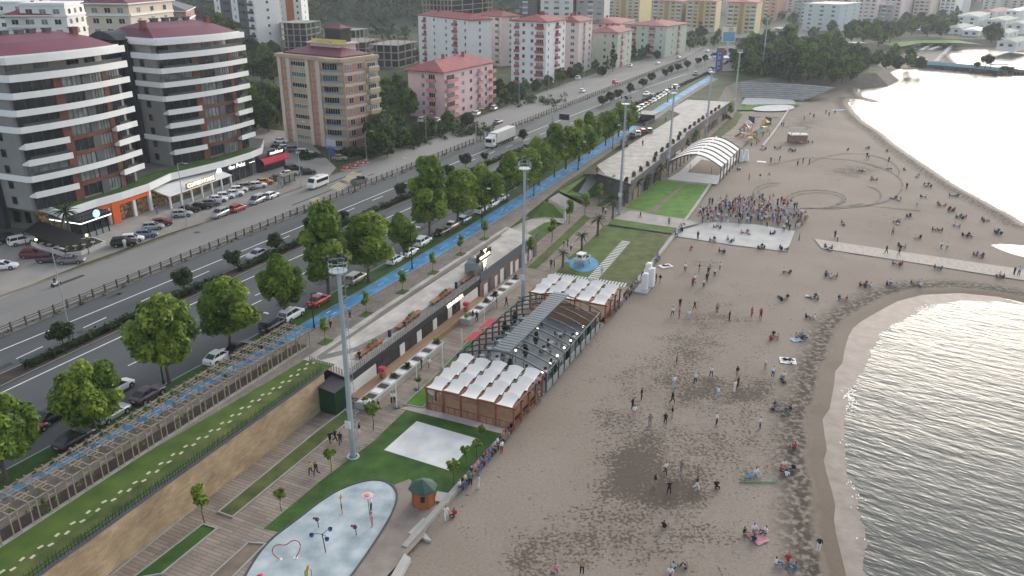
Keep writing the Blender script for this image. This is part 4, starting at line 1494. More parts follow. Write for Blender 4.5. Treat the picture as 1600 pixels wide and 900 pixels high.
# ---- generic blocks from their roof corners in view -----------------------------------------
def from_roof(l, f, r, zt, depth=None):
 """plan from three roof corners as seen: left, front and right (pixel positions on the plane z = zt)"""
 a, c, d = (Vector(at(p[0], p[1], zt)) for p in (l, f, r))
 u = c - a
 v = d - c
 if u.length >= v.length:
  n = Vector((-u.y, u.x)).normalized()
  v = n * max(v.dot(n), depth or 8)
 else:
  n = Vector((v.y, -v.x)).normalized()
  u = n * max(u.dot(n), depth or 8)
  a = c - u
 if depth:
  if u.length > v.length:
   v = v.normalized() * depth
 return [tuple(a), tuple(a + u), tuple(a + u + v), tuple(a + v)]
# five-storey pink block
zt = 20.4
B = Bldg('apartment_block', 'five-storey pink block with faded red hipped roof beside the motorway', 'apartment building', from_roof((646, 108), (694, 114), (770, 98), zt), ZU, zt, PINK)
for f in range(5):
 z = f * 2.95 + 1.2
 B.window(0, B.fac(0)[2] * .42, z, 1.1, 1.3, GLASS2)
 B.balcony(0, B.fac(0)[2] * .66, z - .9, 3.2, 1.1, PINKB)
 B.window(0, B.fac(0)[2] * .66, z - .6, 2.4, 1.9)
 Lr = B.fac(1)[2]
 B.balcony(1, 3.6, z - .9, 7.0, 1.3, PINKB)
 B.window(1, 3.8, z - .6, 5.0, 1.8)
 for k in (.36, .52, .84):
  B.window(1, Lr * k, z, 1.4, 1.3)
 B.balcony(1, Lr * .69, z - .9, 3.2, .9, PINKB)
 B.window(1, Lr * .69, z - .6, 2.4, 1.8)
 B.balcony(1, Lr - 1.5, z - .9, 3.2, 1.4, PINKB)
B.hiproof(3.0, [PINKROOF, PINKROOF], 1.1, 2)
RW = [REDROOF, REDROOF]
def redwhite(label, l, f, r, zt, wall, cols0, cols1, floors=8, balc=REDB, roof=RW, rise=2.2, depth=None, chim=3, group=None):
 B = Bldg('apartment_block', label, 'apartment building', from_roof(l, f, r, zt, depth), ZU, zt, wall, group)
 fh = (zt - ZU) / floors
 B.grid(0, [(c if c[1] == 'w' else c + (1.0, balc)) for c in cols0], floors, fh, 1.2)
 B.grid(1, [(c if c[1] == 'w' else c + (1.0, balc)) for c in cols1], floors, fh, 1.2)
 B.hiproof(rise, roof, .8, chim)
 return B
redwhite('eight-storey white block with red balcony columns rising behind the pink block', (653, 24), (731, 32), (744, 24), 30.0, WHITE,
 [(.14, 'b', 2.6), (.34, 'w', 1.2), (.58, 'w', 1.2), (.76, 'b', 3.6), (.95, 'w', 1.0)], [(.5, 'w', 1.0)], depth=13)
redwhite('pale pink eight-storey block between the two white and red blocks', (742, 24), (783, 27), (800, 24), 29.0, PALEP,
 [(.2, 'w', 1.4), (.5, 'w', 2.6), (.85, 'b', 3.0)], [(.5, 'w', 1.6)], balc=PALEP, depth=13)
redwhite('eight-storey white block with red balconies, the nearest to the motorway kerb', (788, 34), (854, 35), (884, 31), 31.0, WHITE,
 [(.17, 'b', 2.2), (.36, 'w', 1.2), (.6, 'w', 1.2), (.82, 'b', 3.8)], [(.12, 'w', .8), (.55, 'b', 3.6), (.9, 'w', 1.0)], depth=14, chim=4)
redwhite('pale pink eight-storey block attached behind the white and red block', (884, 33), (905, 35), (926, 31), 28.5, PALEP,
 [(.3, 'w', 1.4), (.75, 'w', 1.8)], [(.4, 'b', 3.0), (.8, 'w', 2.2)], balc=PALEP, depth=12)
redwhite('five-storey pale green and pink block behind the tall dark cypress', (926, 48), (966, 52), (988, 47), 22.0, MINT,
 [(.12, 'b', 2.6), (.6, 'w', 1.2), (.85, 'w', 1.0)], [(.3, 'b', 3.4), (.75, 'w', 1.2)], 5, PINKB, [PINKROOF, PINKROOF])
redwhite('longer five-storey pale green block with pink balconies past the cypress', (990, 37), (1042, 42), (1074, 37), 21.6, MINT,
 [(.22, 'b', 3.6), (.45, 'w', 1.2), (.66, 'b', 4.0), (.88, 'w', 1.2)], [(.3, 'w', 1.2), (.6, 'b', 3.0)], 5, PINKB, [PINKROOF, PINKROOF])
redwhite('pink-roofed low block tucked behind the pale green blocks', (918, 34), (968, 38), (992, 32), 21.0, PALEP, [(.2, 'w', 1.4), (.5, 'w', 1.4), (.8, 'w', 1.4)], [(.5, 'w', 1.4)], 5, PINKB, [PINKROOF, PINKROOF])
# yellow towers further along
for i, (l, f, r, zt, lab) in enumerate((((962, -3), (1000, 0), (1024, -4), 26.0, 'pale yellow tower, the one behind the pink-roofed blocks'),
 ((1028, 0), (1066, 3), (1078, 0), 27.0, 'yellow and ochre tower rising above the pale green block'),
 ((1080, 0), (1120, 3), (1128, 0), 27.5, 'yellow and ochre tower between two others of its kind behind the conical tree'),
 ((1140, 3), (1183, 5), (1192, 2), 29.0, 'yellow and ochre tower nearest the large roadside billboard'))):
 B = Bldg('apartment_tower', lab, 'apartment building', from_roof(l, f, r, zt, 14), ZU, zt, YELLOW, 'yellow apartment towers')
 L0 = B.fac(0)[2]
 B.panel('ochre_strip', 0, L0 * .44, L0 * .58, 0, B.h, OCHRE, .3)
 B.grid(0, [(.14, 'b', 3.4, 1.0, OFFW), (.33, 'w', 2.4), (.72, 'w', 2.4), (.9, 'b', 3.4, 1.0, OFFW)], 8, 2.75, 1.0)
 B.panel('grey_base', 0, -.2, L0 + .2, 0, 2.4, OFFW, .4)
 B.hiproof(1.6, [PINKROOF, PINKROOF], .6, 2)
# taller pale towers behind, cut by the top of the picture
for l, f, r, zt, wall, lab in (((800, -30), (840, -30), (850, -32), 44.0, SLATE, 'dark grey tower behind the white and red blocks'),
 ((852, -30), (896, -28), (906, -32), 44.0, OFFW, 'off-white tower with vertical white strips behind the red roofs'),
 ((908, -30), (946, -28), (955, -32), 44.0, mat('grey_tower_render', (0.33, 0.33, 0.32), .85, .08, .3), 'mid grey tower beside the off-white tower'),
 ((1190, -10), (1216, -8), (1230, -12), 28.0, mat('peach_render', (0.56, 0.30, 0.20), .85, .08, .3), 'peach-orange block beyond the last yellow tower'),
 ((1256, -8), (1272, -6), (1284, -9), 28.0, mat('grey_tower_render', (0.33, 0.33, 0.32)), 'narrow grey block at the head of the side street'),
 ((1296, -6), (1330, -2), (1340, -8), 27.0, mat('stone_render', (0.40, 0.37, 0.32), .85, .1, .3), 'stone-coloured block behind the pale blue block'),
 ((1281, 4), (1314, 8), (1345, 5), 25.0, mat('pale_blue_render', (0.50, 0.56, 0.56), .85, .07, .3), 'pale blue seven-storey block at the road junction'),
 ((1352, -4), (1372, -1), (1384, -4), 27.0, PALEP, 'pink block with grey balconies right of the pale blue block'),
 ((1384, 6), (1396, 8), (1402, 5), 22.0, mat('grey_tower_render', (0.33, 0.33, 0.32)), 'small grey flat-roofed block between two pink blocks'),
 ((1398, -4), (1410, -2), (1436, -6), 27.0, PALEP, 'white and pink tower above the dark wood by the second bay'),
 ((1438, -6), (1456, -4), (1476, -8), 27.0, CREAM, 'cream tower above the dark wood by the second bay'),
 ((1478, -8), (1496, -6), (1508, -9), 27.0, WHITE, 'white tower farthest along above the dark wood')):
 B = Bldg('apartment_tower', lab, 'apartment building', from_roof(l, f, r, zt, 14), ZU, zt, wall)
 n = int((zt - ZU) / 3)
 B.grid(0, [(.18, 'w', 2.4), (.5, 'b', 3.4, 1.0, OFFW), (.82, 'w', 2.4)], n, (zt - ZU) / n, 1.0)
 B.grid(1, [(.3, 'w', 1.6), (.7, 'w', 1.6)], n, (zt - ZU) / n, 1.0)
 b = MB()
 b.prism([lerp(p, (sum(q[0] for q in B.plan) / 4, sum(q[1] for q in B.plan) / 4), -.03) for p in B.plan], B.h + .002, B.h + .6, 0, True, True)
 b.build('roof_parapet', OFFW, B.root)
# black and white towers on the left, out of the top of the frame
for l, f, r, zt, wall, lab, pan in (((345, 88), (407, 95), (424, 88), 64.0, WHITE, 'tall black and white tower with balcony columns behind the banded tower', SLATE),
         ((420, 84), (434, 86), (446, 78), 60.0, mat('dusky_mauve_render', (0.26, 0.21, 0.22), .85, .08, .3), 'mauve and white tower beside the black and white tower', OFFW),
         ((446, 68), (476, 70), (486, 66), 58.0, WHITE, 'white tower with orange stripes above the raw concrete frame', ORANGE)):
 B = Bldg('apartment_tower', lab, 'apartment building', from_roof(l, f, r, ZU, 16), ZU, zt, wall)
 L0 = B.fac(0)[2]
 n = 15
 fh = (zt - ZU) / n
 for k in ((.16, .43), (.60, .82)) if L0 > 20 else ((.4, .7),):
  B.panel('dark_strip', 0, L0 * k[0], L0 * k[1], 0, B.h, pan, .15)
 cols = [(.09, 'w', .9, 1.6), (.33, 'b', 3.6, 1.1, CHAR), (.52, 'w', .9, 1.6), (.71, 'b', 3.6, 1.1, CHAR), (.91, 'b', 3.2, 1.1, CHAR)] if L0 > 20 else [(.2, 'w', 1.2), (.55, 'b', 2.4, 1.0, pan), (.85, 'w', 1.2)]
 B.grid(0, cols, n, fh, 1.0)
 B.grid(1, [(.5, 'w', 1.4)], n, fh, 1.0)
# ---- unfinished concrete frames -----------------------------------------------------------
def frame_building(label, l, f, r, zt, floors, depth=None, rebar=True, bays=(4, 3), base=ZU):
 plan = from_roof(l, f, r, zt, depth)
 o_ = (plan[0][0], plan[0][1], base)
 root = thing('unfinished_building', label, 'building site', o_)
 fh = (zt - base) / floors
 for k in range(floors + 1):
  b = MB()
  b.prism(plan, base + k * fh - .3, base + k * fh, 0, True, True)
  b.sub(o_).build('floor_slab', RAWC, root)
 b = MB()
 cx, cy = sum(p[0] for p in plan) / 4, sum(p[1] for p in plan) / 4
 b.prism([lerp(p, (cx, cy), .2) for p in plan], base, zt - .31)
 b.sub(o_).build('shade_core', DARKV, root)  # near-black box added to stand in for the shade between open slabs
 r_ = math.atan2(plan[1][1] - plan[0][1], plan[1][0] - plan[0][0])
 done = set()
 for e in range(4):
  n = bays[e % 2]
  for i in range(n + 1):
   p = lerp(lerp(plan[e], plan[(e + 1) % 4], i / n), (cx, cy), .03)
   key = (round(p[0]), round(p[1]))
   if key in done:
    continue
   done.add(key)
   b = MB()
   b.boxr(p[0], p[1], base, .55, .55, zt - base - .31, r_)
   if rebar:
    for dx, dy in ((-.2, -.2), (.2, -.2), (.2, .2), (-.2, .2)):
     b.boxr(p[0] + dx, p[1] + dy, zt + .001, .09, .09, 2.2 + .5 * math.sin(i * 3 + e), r_, 1)
   b.sub(o_).build('column', [RAWC, mat('rusty_rebar', (0.20, 0.12, 0.08), .9, .2, 2)], root)
 return root
frame_building('raw concrete frame with bristling column starters behind the beige block', (594, 68), (622, 71), (654, 64), 16.0, 3, 16)
frame_building('lower raw concrete frame part hidden behind the beige block roof', (536, 62), (572, 66), (594, 60), 15.0, 3, 14)
frame_building('raw concrete frame with rough top storey behind the yellow rooftop awning', (432, 36), (478, 36), (500, 32), 24.0, 6, 14, False, (4, 3))
frame_building('pale flat-topped concrete shell right of the rooftop awning', (500, 45), (556, 47), (574, 43), 19.0, 3, 14, False)
frame_building('tall unfinished concrete tower rising behind the white and red block', (637, -8), (705, -8), (770, -12), 36.0, 10, 15, True, (8, 4))
# ================================================================== TREES AND HEDGES
def leaf_mat(name, col, col2, rough=.65):
 """thin leaves: part of the light passes through"""
 m = mat(name, col, rough, .35, .9, spec=.25, col2=col2, detail=3)
 nt = m.node_tree
 bs = nt.nodes['Principled BSDF']
 tr = nt.nodes.new('ShaderNodeBsdfTranslucent')
 mx = nt.nodes.new('ShaderNodeMixShader')
 mx.inputs[0].default_value = .38
 nt.links.new(bs.inputs['Base Color'].links[0].from_socket, tr.inputs['Color'])
 nt.links.new(bs.outputs[0], mx.inputs[1])
 nt.links.new(tr.outputs[0], mx.inputs[2])
 nt.links.new(mx.outputs[0], nt.nodes['Material Output'].inputs['Surface'])
 return m
LEAF = [leaf_mat('leaf_mid_green', (0.125, 0.22, 0.026), (0.195, 0.31, 0.042)), leaf_mat('leaf_light_green', (0.22, 0.32, 0.036), (0.31, 0.40, 0.06)),
  leaf_mat('leaf_deep_green', (0.05, 0.105, 0.018), (0.085, 0.15, 0.028))]
LEAFD = [leaf_mat('leaf_dark_mid', (0.026, 0.055, 0.017), (0.045, 0.082, 0.026)), leaf_mat('leaf_dark_light', (0.045, 0.082, 0.025), (0.065, 0.105, 0.032)),
 leaf_mat('leaf_dark_deep', (0.014, 0.03, 0.012), (0.024, 0.045, 0.016))]
BARK = mat('bark', (0.10, 0.082, 0.065), .95, .3, 3)
def leaves(b, clumps, n, size, rng, flat=.0, mix=(.5, .3, .2)):
 tot = sum(r * r for _, r in clumps)
 for c, r in clumps:
  k = max(6, int(n * r * r / tot))
  tone = rng.choices((0, 1, 2), mix)[0]
  for _ in range(k):
   d = Vector((rng.gauss(0, 1), rng.gauss(0, 1), rng.gauss(0, 1) + .25))
   if d.length < .01:
    continue
   d.normalize()
   p = Vector(c) + d * r * (rng.random() ** .35)
   nn = (d + Vector((rng.gauss(0, .5), rng.gauss(0, .5), rng.gauss(0, .5) + .3))).normalized()
   a = nn.cross(Vector((rng.gauss(0, 1), rng.gauss(0, 1), rng.gauss(0, 1))))
   if a.length < .05:
    continue
   a.normalize()
   e = nn.cross(a)
   s = size * rng.uniform(.6, 1.3)
   m = tone if rng.random() < .72 else rng.choice((0, 1, 2))
   b.poly([tuple(p - a * s), tuple(p + e * s * .55 + nn * s * .12), tuple(p + a * s), tuple(p - e * s * .55 + nn * s * .1)], m)
def make_tree(name, cat, r, hc, z0, n, size, seed, mats, trunk_r=.2, taper=1.0, clump=1.0, nclump=34, mix=(.5, .3, .2)):
 """r: crown radius, hc: crown height, z0: bottom of the crown"""
 rng = random.Random(seed)
 root = thing(name, None, cat)
 cl = []
 for i in range(nclump):
  while True:
   x, y, z = rng.uniform(-1, 1), rng.uniform(-1, 1), rng.uniform(-1, 1)
   if x * x + y * y + z * z <= 1:
    break
  k = 1 - taper * .45 * max(0, z) - .15 * max(0, -z)
  cl.append(((x * r * k * .8, y * r * k * .8, z0 + hc / 2 + z * hc / 2 * .82), clump * r * rng.uniform(.17, .36)))
 for i in range(3):
  cl.append(((rng.uniform(-.3, .3) * r, rng.uniform(-.3, .3) * r, z0 + hc * rng.uniform(.2, .85)), clump * r * .42))
 b = MB()
 leaves(b, cl, n, size, rng, mix=mix)
 b.build('crown', mats, root)
 b = MB()
 top = z0 + hc * .6
 b.tube([(0, 0, -.1), (rng.uniform(-.1, .1), rng.uniform(-.1, .1), z0 * .6), (rng.uniform(-.2, .2), rng.uniform(-.2, .2), top)], [trunk_r, trunk_r * .8, trunk_r * .3], 7)
 for i in range(6):
  c, rr = cl[i]
  zb = z0 * rng.uniform(.75, 1.0) + .1 * hc
  b.tube([(0, 0, zb), (c[0] * .5, c[1] * .5, (zb + c[2]) / 2 + .2), c], [trunk_r * .5, trunk_r * .35, .04], 5)
 b.build('trunk', BARK, root)
 return root
TREES = [make_tree('roadside_tree', 'tree', 3.6, 8.0, 1.2, 11000, .27, 11, LEAF, .22, mix=(.42, .48, .1)), make_tree('roadside_tree', 'tree', 3.1, 9.2, 1.1, 11000, .26, 12, LEAF, .22, nclump=36, mix=(.45, .45, .1)),
 make_tree('roadside_tree', 'tree', 3.9, 7.4, 1.2, 11000, .27, 13, LEAF, .24, mix=(.4, .5, .1)), make_tree('roadside_tree', 'tree', 2.9, 6.8, 1.1, 9000, .26, 14, LEAF, .2, mix=(.55, .35, .1))]
_b = [(10, 752, 2, 1.05), (150, 672, 2, .98), (265, 600, 0, 1.1), (361, 546, 0, 1.02), (446, 500, 3, 1.25), (513, 462, 1, 1.25), (577, 440, 0, 1.2), (631, 404, 3, 1.0),
 (671, 372, 1, 1.3), (716, 352, 0, 1.2), (758, 334, 2, 1.1), (793, 316, 3, 1.2), (818, 305, 0, 1.15), (842, 289, 2, 1.15), (866, 276, 1, 1.1), (884, 264, 0, 1.2), (905, 252, 2, 1.1), (921, 240, 3, 1.25), (946, 227, 0, 1.1), (966, 213, 2, 1.0), (982, 204, 3, 1.1)]
for i, (x, y, v, s) in enumerate(_b):
 p = at(x, y, ZU + .08)
 place(TREES[v], (p[0], p[1], ZU + .05), i * 1.9, 'broad leafy cycle path tree, %s counting from the pergola side' % ordinal(i), 'trees along the cycle path', (s * (1.18 + .1 * math.sin(i * 2.7)), s * (1.18 - .1 * math.sin(i * 1.9)), s * (1.14 + .1 * math.sin(i * 4.1))))
ROUND = [make_tree('round_topped_tree', 'tree', 1.95, 2.7, .95, 2400, .2, 21, LEAFD, .1, .3, 1.1, 22, (.5, .42, .08)), make_tree('round_topped_tree', 'tree', 1.8, 2.8, 1.0, 2400, .2, 22, LEAFD, .1, .4, 1.1, 22, (.5, .42, .08))]
_m = [(100, 540), (288, 455), (366, 421), (430, 394), (488, 365), (538, 348), (627, 309), (665, 291), (700, 279), (727, 262), (757, 252), (816, 221), (941, 166), (954, 161), (966, 155), (985, 147), (1005, 137), (1017, 129),
 (1039, 121), (1047, 116), (1059, 112), (1074, 108), (1091, 102), (1102, 98), (1116, 93), (1130, 90), (1142, 86)]
for i, (x, y) in enumerate(_m):
 p = at(x, y, ZU)
 place(ROUND[i % 2], (p[0], p[1], ZU), i * 2.3, 'small round clipped tree standing in the motorway hedge, %s from the near end' % ordinal(i), 'round trees in the motorway hedge', (1.0 if i < 12 else 1.15) * (1 if i not in (5, 10) else .7))
# hedge down the middle of the carriageways, in the lengths its gaps divide it into
hed = resample(smooth([(0, 597), (175, 512), (300, 460), (530, 355), (640, 304), (750, 264), (870, 218), (940, 183), (1050, 141), (1110, 113), (1145, 92)], ZU, 120, 3, (40, 0)), 1.0)
b = MB()
b.strip(offset(hed, -1.5), offset(hed, 1.3), ZU + .1)
struct('median_soil', b, SOIL)
b = MB()
b.strip(offset(hed, -1.65), offset(hed, -1.5), ZU + .12)
b.strip(offset(hed, 1.3), offset(hed, 1.45), ZU + .12)
struct('kerb', b, KERB)
rng = random.Random(5)
k, i = 0, 0
while k < len(hed) - 6:
 L = rng.randint(24, 44)
 seg = hed[k:k + L]
 c = seg[len(seg) // 2]
 b = MB()
 i0 = offset(seg, -.45)
 b.strip(i0, offset(seg, .45), ZU + .8, mi=2)
 b.strip(i0, i0, ZU + .1, ZU + .8, 2)
 o_ = offset(seg, .45)
 b.strip(o_, o_, ZU + .8, ZU + .1, 2)
 dist_ = math.hypot(*c)
 cl = []
 for p in seg:
  hh = .75 + .3 * noise.noise(Vector((p[0] * .2, p[1] * .2, 0)))
  for _ in range(2):
   cl.append(((p[0] + rng.uniform(-.5, .5), p[1] + rng.uniform(-.5, .5), ZU + .45 + rng.uniform(0, .3)), hh * rng.uniform(.7, 1.1)))
 leaves(b, cl, int(L * (70 if dist_ < 200 else 26)), .2 if dist_ < 200 else .32, rng, mix=(.35, .1, .55))
 b.sub((c[0], c[1], ZU))
 h = b.build('hedge', LEAFD)
 h.location = (c[0], c[1], ZU)
 tag(h, 'dark clipped hedge between the carriageways, %s length from the near end' % ordinal(i), 'hedge', 'hedge lengths down the motorway median')
 k += L + (1 if rng.random() < .7 else 4)
 i += 1
# ---- median fence: rails, posts ------------------------------------------------------------
fl = resample(fence_c, 2.25)
o5 = (fl[0][0], fl[0][1], ZU)
root = thing('median_fence', 'long low brown post and rail fence between service road and motorway', 'fence', o5)
b = MB()
for z in (.45, .95, 1.3):
 b.strip(offset(fl, -.05), offset(fl, .05), ZU + z + .09)
 b.strip(offset(fl, .05), offset(fl, .05), ZU + z + .09, ZU + z)
 b.strip(offset(fl, -.05), offset(fl, -.05), ZU + z, ZU + z + .09)
FENM = mat('weathered_fence_brown', (0.105, 0.09, 0.078), .8, .2, 2)
b.sub(o5).build('rails', FENM, root)
pm_ = MB()
pm_.box(-.12, -.12, 0, .12, .12, 1.55)
pme = pm_.mesh('post', FENM)
near = fl[:100]
for p in near:
 link('post', pme, root, (p[0] - o5[0], p[1] - o5[1], 0))
b = MB()
for p in fl[100:]:
 b.box(p[0] - .12, p[1] - .12, ZU, p[0] + .12, p[1] + .12, ZU + 1.55)
o = b.sub(o5).build('far_posts', FENM, root)
o['kind'] = 'stuff'
b = MB()
b.strip(offset(fence_c, -.45), offset(fence_c, .45), ZU + .10)
b.strip(offset(fence_c, .45), offset(fence_c, .45), ZU + .10, ZU)
struct('fence_kerb', b, mat('mossy_kerb', (0.16, 0.15, 0.12), .95, .3, .6))
WEEDS = MB()
rng = random.Random(9)
cl = []
for k in range(260):
 p = fence_c[rng.randrange(8, 80)]
 q = lerp(p, fence_c[0], rng.random() * .01)
 cl.append(((p[0] + rng.uniform(-.5, .5), p[1] + rng.uniform(-1.5, 1.5), ZU + .2), rng.uniform(.15, .4)))
leaves(WEEDS, cl, 3000, .14, rng)
struct('fence_weeds', WEEDS, LEAFD, 'stuff')
# ================================================================== VEHICLES
def paint(name, c, met=0.0, rough=.35):
 return mat('car_paint_' + name, c, rough, 0.0, metal=met, spec=.5)
PAINTS = {'white': paint('white', (.72, .72, .71)), 'silver': paint('silver', (.42, .43, .44), .5), 'grey': paint('grey', (.17, .18, .19), .4), 'black': paint('black', (.012, .013, .016)),
 'red': paint('red', (.42, .03, .03)), 'darkred': paint('darkred', (.16, .015, .025)), 'blue': paint('blue', (.16, .21, .27), .4), 'orange': paint('orange', (.55, .20, .02)),
 'navy': paint('navy', (.03, .04, .08)), 'champagne': paint('champagne', (.36, .32, .26), .4), 'plum': paint('plum', (.07, .04, .06))}
TYRE = mat('tyre_rubber', (.015, .015, .016), .9, 0)
RIM = mat('alloy_rim', (.35, .35, .36), .4, 0, metal=.6)
LAMPW = mat('headlamp_glass', (.55, .56, .58), .15, 0, spec=.6)
LAMPR = mat('tail_lamp_red', (.35, .015, .02), .25, 0)
PLATE = mat('white_plate', (.6, .6, .6), .6, 0)
CARGLASS = mat('car_glass', (0.018, 0.022, 0.026), 0.08, 0, spec=.6)
def car_shapes(kind):
 if kind == 'sedan':
  L, Wd = 4.5, 1.80
  st = [(-2.25, .62, .38, .82), (-2.1, .80, .25, .95), (-1.3, .9, .22, 1.0), (-.2, .9, .20, .96), (1.0, .9, .20, .93), (1.75, .86, .22, .84), (2.15, .74, .25, .70), (2.25, .58, .34, .58)]
  cab = [(-1.75, .68, .98), (-.95, .60, 1.42), (.15, .60, 1.44), (1.05, .70, .93)]
 elif kind == 'hatch':
  L, Wd = 4.0, 1.75
  st = [(-2.0, .66, .38, .9), (-1.9, .82, .25, .98), (-1.0, .88, .22, 1.0), (0, .88, .2, .97), (.9, .88, .2, .95), (1.5, .84, .22, .86), (1.9, .72, .25, .72), (2.0, .56, .34, .6)]
  cab = [(-1.92, .68, 1.0), (-1.5, .62, 1.45), (.1, .62, 1.48), (.95, .7, .95)]
 elif kind == 'suv':
  L, Wd = 4.5, 1.86
  st = [(-2.25, .7, .45, 1.0), (-2.18, .88, .32, 1.08), (-1.2, .93, .28, 1.1), (0, .93, .26, 1.08), (1.0, .93, .26, 1.06), (1.8, .9, .28, 1.0), (2.15, .8, .32, .86), (2.25, .62, .42, .72)]
  cab = [(-2.2, .76, 1.1), (-1.85, .7, 1.66), (.3, .7, 1.7), (1.15, .78, 1.06)]
 elif kind == 'mpv':
  L, Wd = 4.4, 1.82
  st = [(-2.2, .74, .4, 1.05), (-2.15, .86, .28, 1.12), (-1.0, .9, .24, 1.12), (.3, .9, .24, 1.08), (1.2, .9, .24, 1.02), (1.8, .86, .26, .92), (2.12, .74, .3, .78), (2.2, .58, .4, .64)]
  cab = [(-2.15, .76, 1.12), (-2.0, .72, 1.76), (.5, .72, 1.78), (1.45, .78, 1.0)]
 return L, st, cab
WH = MB()
WH.tube([(0, -.1, .32), (0, .1, .32)], [.32, .32], 14, 0)
WH.tube([(0, -.106, .32), (0, .106, .32)], [.19, .19], 10, 1)
WHEEL = WH.mesh('wheel', [TYRE, RIM])
HL = MB()
HL.box(-.12, -.17, -.07, .04, .17, .07)
HEAD_ME = HL.mesh('headlight', [LAMPW])
TL = MB()
TL.box(-.04, -.14, -.1, .1, .14, .1)
TAIL_ME = TL.mesh('tail_light', [LAMPR])
def body_mesh(kind, simple=False):
 L, st, cab = car_shapes(kind)
 b = MB()
 rings = []
 for x, w, zl, zt in st:
  h = zt - zl
  rings.append([(x, -w * .9, zl), (x, -w, zl + .25 * h), (x, -w, zl + .72 * h), (x, -w * .86, zt), (x, w * .86, zt), (x, w, zl + .72 * h), (x, w, zl + .25 * h), (x, w * .9, zl)])
 i0 = len(b.v)
 for r in rings:
  b.v += r
 n = 8
 for k in range(len(rings) - 1):
  for q in range(n):
   q2 = (q + 1) % n
   b.f.append((i0 + k * n + q, i0 + (k + 1) * n + q, i0 + (k + 1) * n + q2, i0 + k * n + q2))
   b.m.append(0)
 b.poly(rings[0][::-1])
 b.poly(rings[-1])
 (xa, wa, za), (xb, wb, zb), (xc, wc, zc), (xd, wd, zd) = cab
 b.poly([(xb, -wb, zb + .03), (xc, -wc, zc + .03), (xc, wc, zc + .03), (xb, wb, zb + .03)])
 b.poly([(xb - .12, -wb - .02, zb - .05), (xc + .14, -wc - .02, zc - .06), (xc, -wc, zc + .03), (xb, -wb, zb + .03)])
 b.poly([(xb - .12, wb + .02, zb - .05), (xb, wb, zb + .03), (xc, wc, zc + .03), (xc + .14, wc + .02, zc - .06)])
 b.poly([(xc + .14, -wc - .02, zc - .06), (xc + .14, wc + .02, zc - .06), (xc, wc, zc + .03), (xc, -wc, zc + .03)])
 b.poly([(xb - .12, -wb - .02, zb - .05), (xb, -wb, zb + .03), (xb, wb, zb + .03), (xb - .12, wb + .02, zb - .05)])
 for s in (-1, 1):
  for (x0, w0, z0), (x1, w1, z1) in ((cab[0], cab[1]), (cab[3], cab[2])):
   b.tube([(x0, s * (w0 + .03), z0 - .02), (x1, s * (w1 + .02), z1 - .01)], .045, 4)
  xm = (xb + xc) / 2
  b.tube([(xm, s * (wa + .045), (za + zd) / 2), (xm, s * (wb + .025), zb)], .045, 4)
  b.boxr(xd - .25, s * (wd + .22), zd + .02, .18, .16, .14)
 g = MB() if not simple else b
 mi = 0 if not simple else 1
 A = [(xa, -wa, za - .03), (xd, -wd, zd - .03), (xd, wd, zd - .03), (xa, wa, za - .03)]
 T = [(xb, -wb, zb), (xc, -wc, zc), (xc, wc, zc), (xb, wb, zb)]
 for k in range(4):
  j = (k + 1) % 4
  g.poly([A[k], A[j], T[j], T[k]], mi)
 if simple:
  for x in (-L * .29, L * .3):
   for s in (-1, 1):
    b.tube([(x, s * .7, .32), (x, s * .9, .32)], .32, 8, 2)
  return b.mesh('car_body', [PAINTS['white'], CARGLASS, TYRE])
 for x in (-L * .29, L * .3):
  for s in (-1, 1):
   b.tube([(x, s * (st[3][1] - .05), .34), (x, s * (st[3][1] + .004), .34)], .385, 12, 1)
 return b.mesh('body', [PAINTS['white'], BLACK]), g.mesh('windows', [CARGLASS])
def make_car(kind):
 L, st, cab = car_shapes(kind)
 root = thing('parked_car', None, 'car')
 bm_, gm_ = body_mesh(kind)
 link('body', bm_, root, (0, 0, 0))
 link('windows', gm_, root, (0, 0, 0))
 for x in (-L * .29, L * .3):
  for s in (-1, 1):
   link('wheel', WHEEL, root, (x, s * (st[3][1] - .06), 0))
 for s in (-1, 1):
  link('headlight', HEAD_ME, root, (st[-2][0] + .02, s * (st[-2][1] - .2), st[-2][3] - .1))
  link('tail_light', TAIL_ME, root, (st[1][0] - .08, s * (st[1][1] - .18), st[1][3] - .18))
 b = MB()
 b.box(st[-1][0] - .01, -.26, .38, st[-1][0] + .02, .26, .5)
 b.box(st[0][0] - .02, -.26, .6, st[0][0] + .01, .26, .72)
 b.build('number_plate', PLATE, root)
 return root
CARS = {k: make_car(k) for k in ('sedan', 'hatch', 'suv', 'mpv')}
SIMPLE = {k: body_mesh(k, True) for k in ('sedan', 'hatch', 'suv', 'mpv')}
_near_s = lambda x, y: heading(min(max(y, 45), 430))
def car(px, py, kind, col, label, dr=0.0, group=None, z=None, simple=False, flip=False):
 z = ZU + .012 if z is None else z
 x, y = at(px, py, z)
 r = _near_s(x, y) + dr + (math.pi if flip else 0)
 if simple:
  o = bpy.data.objects.new('parked_car', SIMPLE[kind])
  COL.objects.link(o)
  o.location, o.rotation_euler = (x, y, z), (0, 0, r)
  tag(o, label, 'car', group)
  recolor(o, 0, PAINTS[col])
 else:
  o = place(CARS[kind], (x, y, z), r, label, group)
  if group is None and 'group' in o:
   del o['group']
  recolor(child(o, 'body'), 0, PAINTS[col])
 return o
sh_ = 'cars parked in front of the shops'
A = rad(-52)
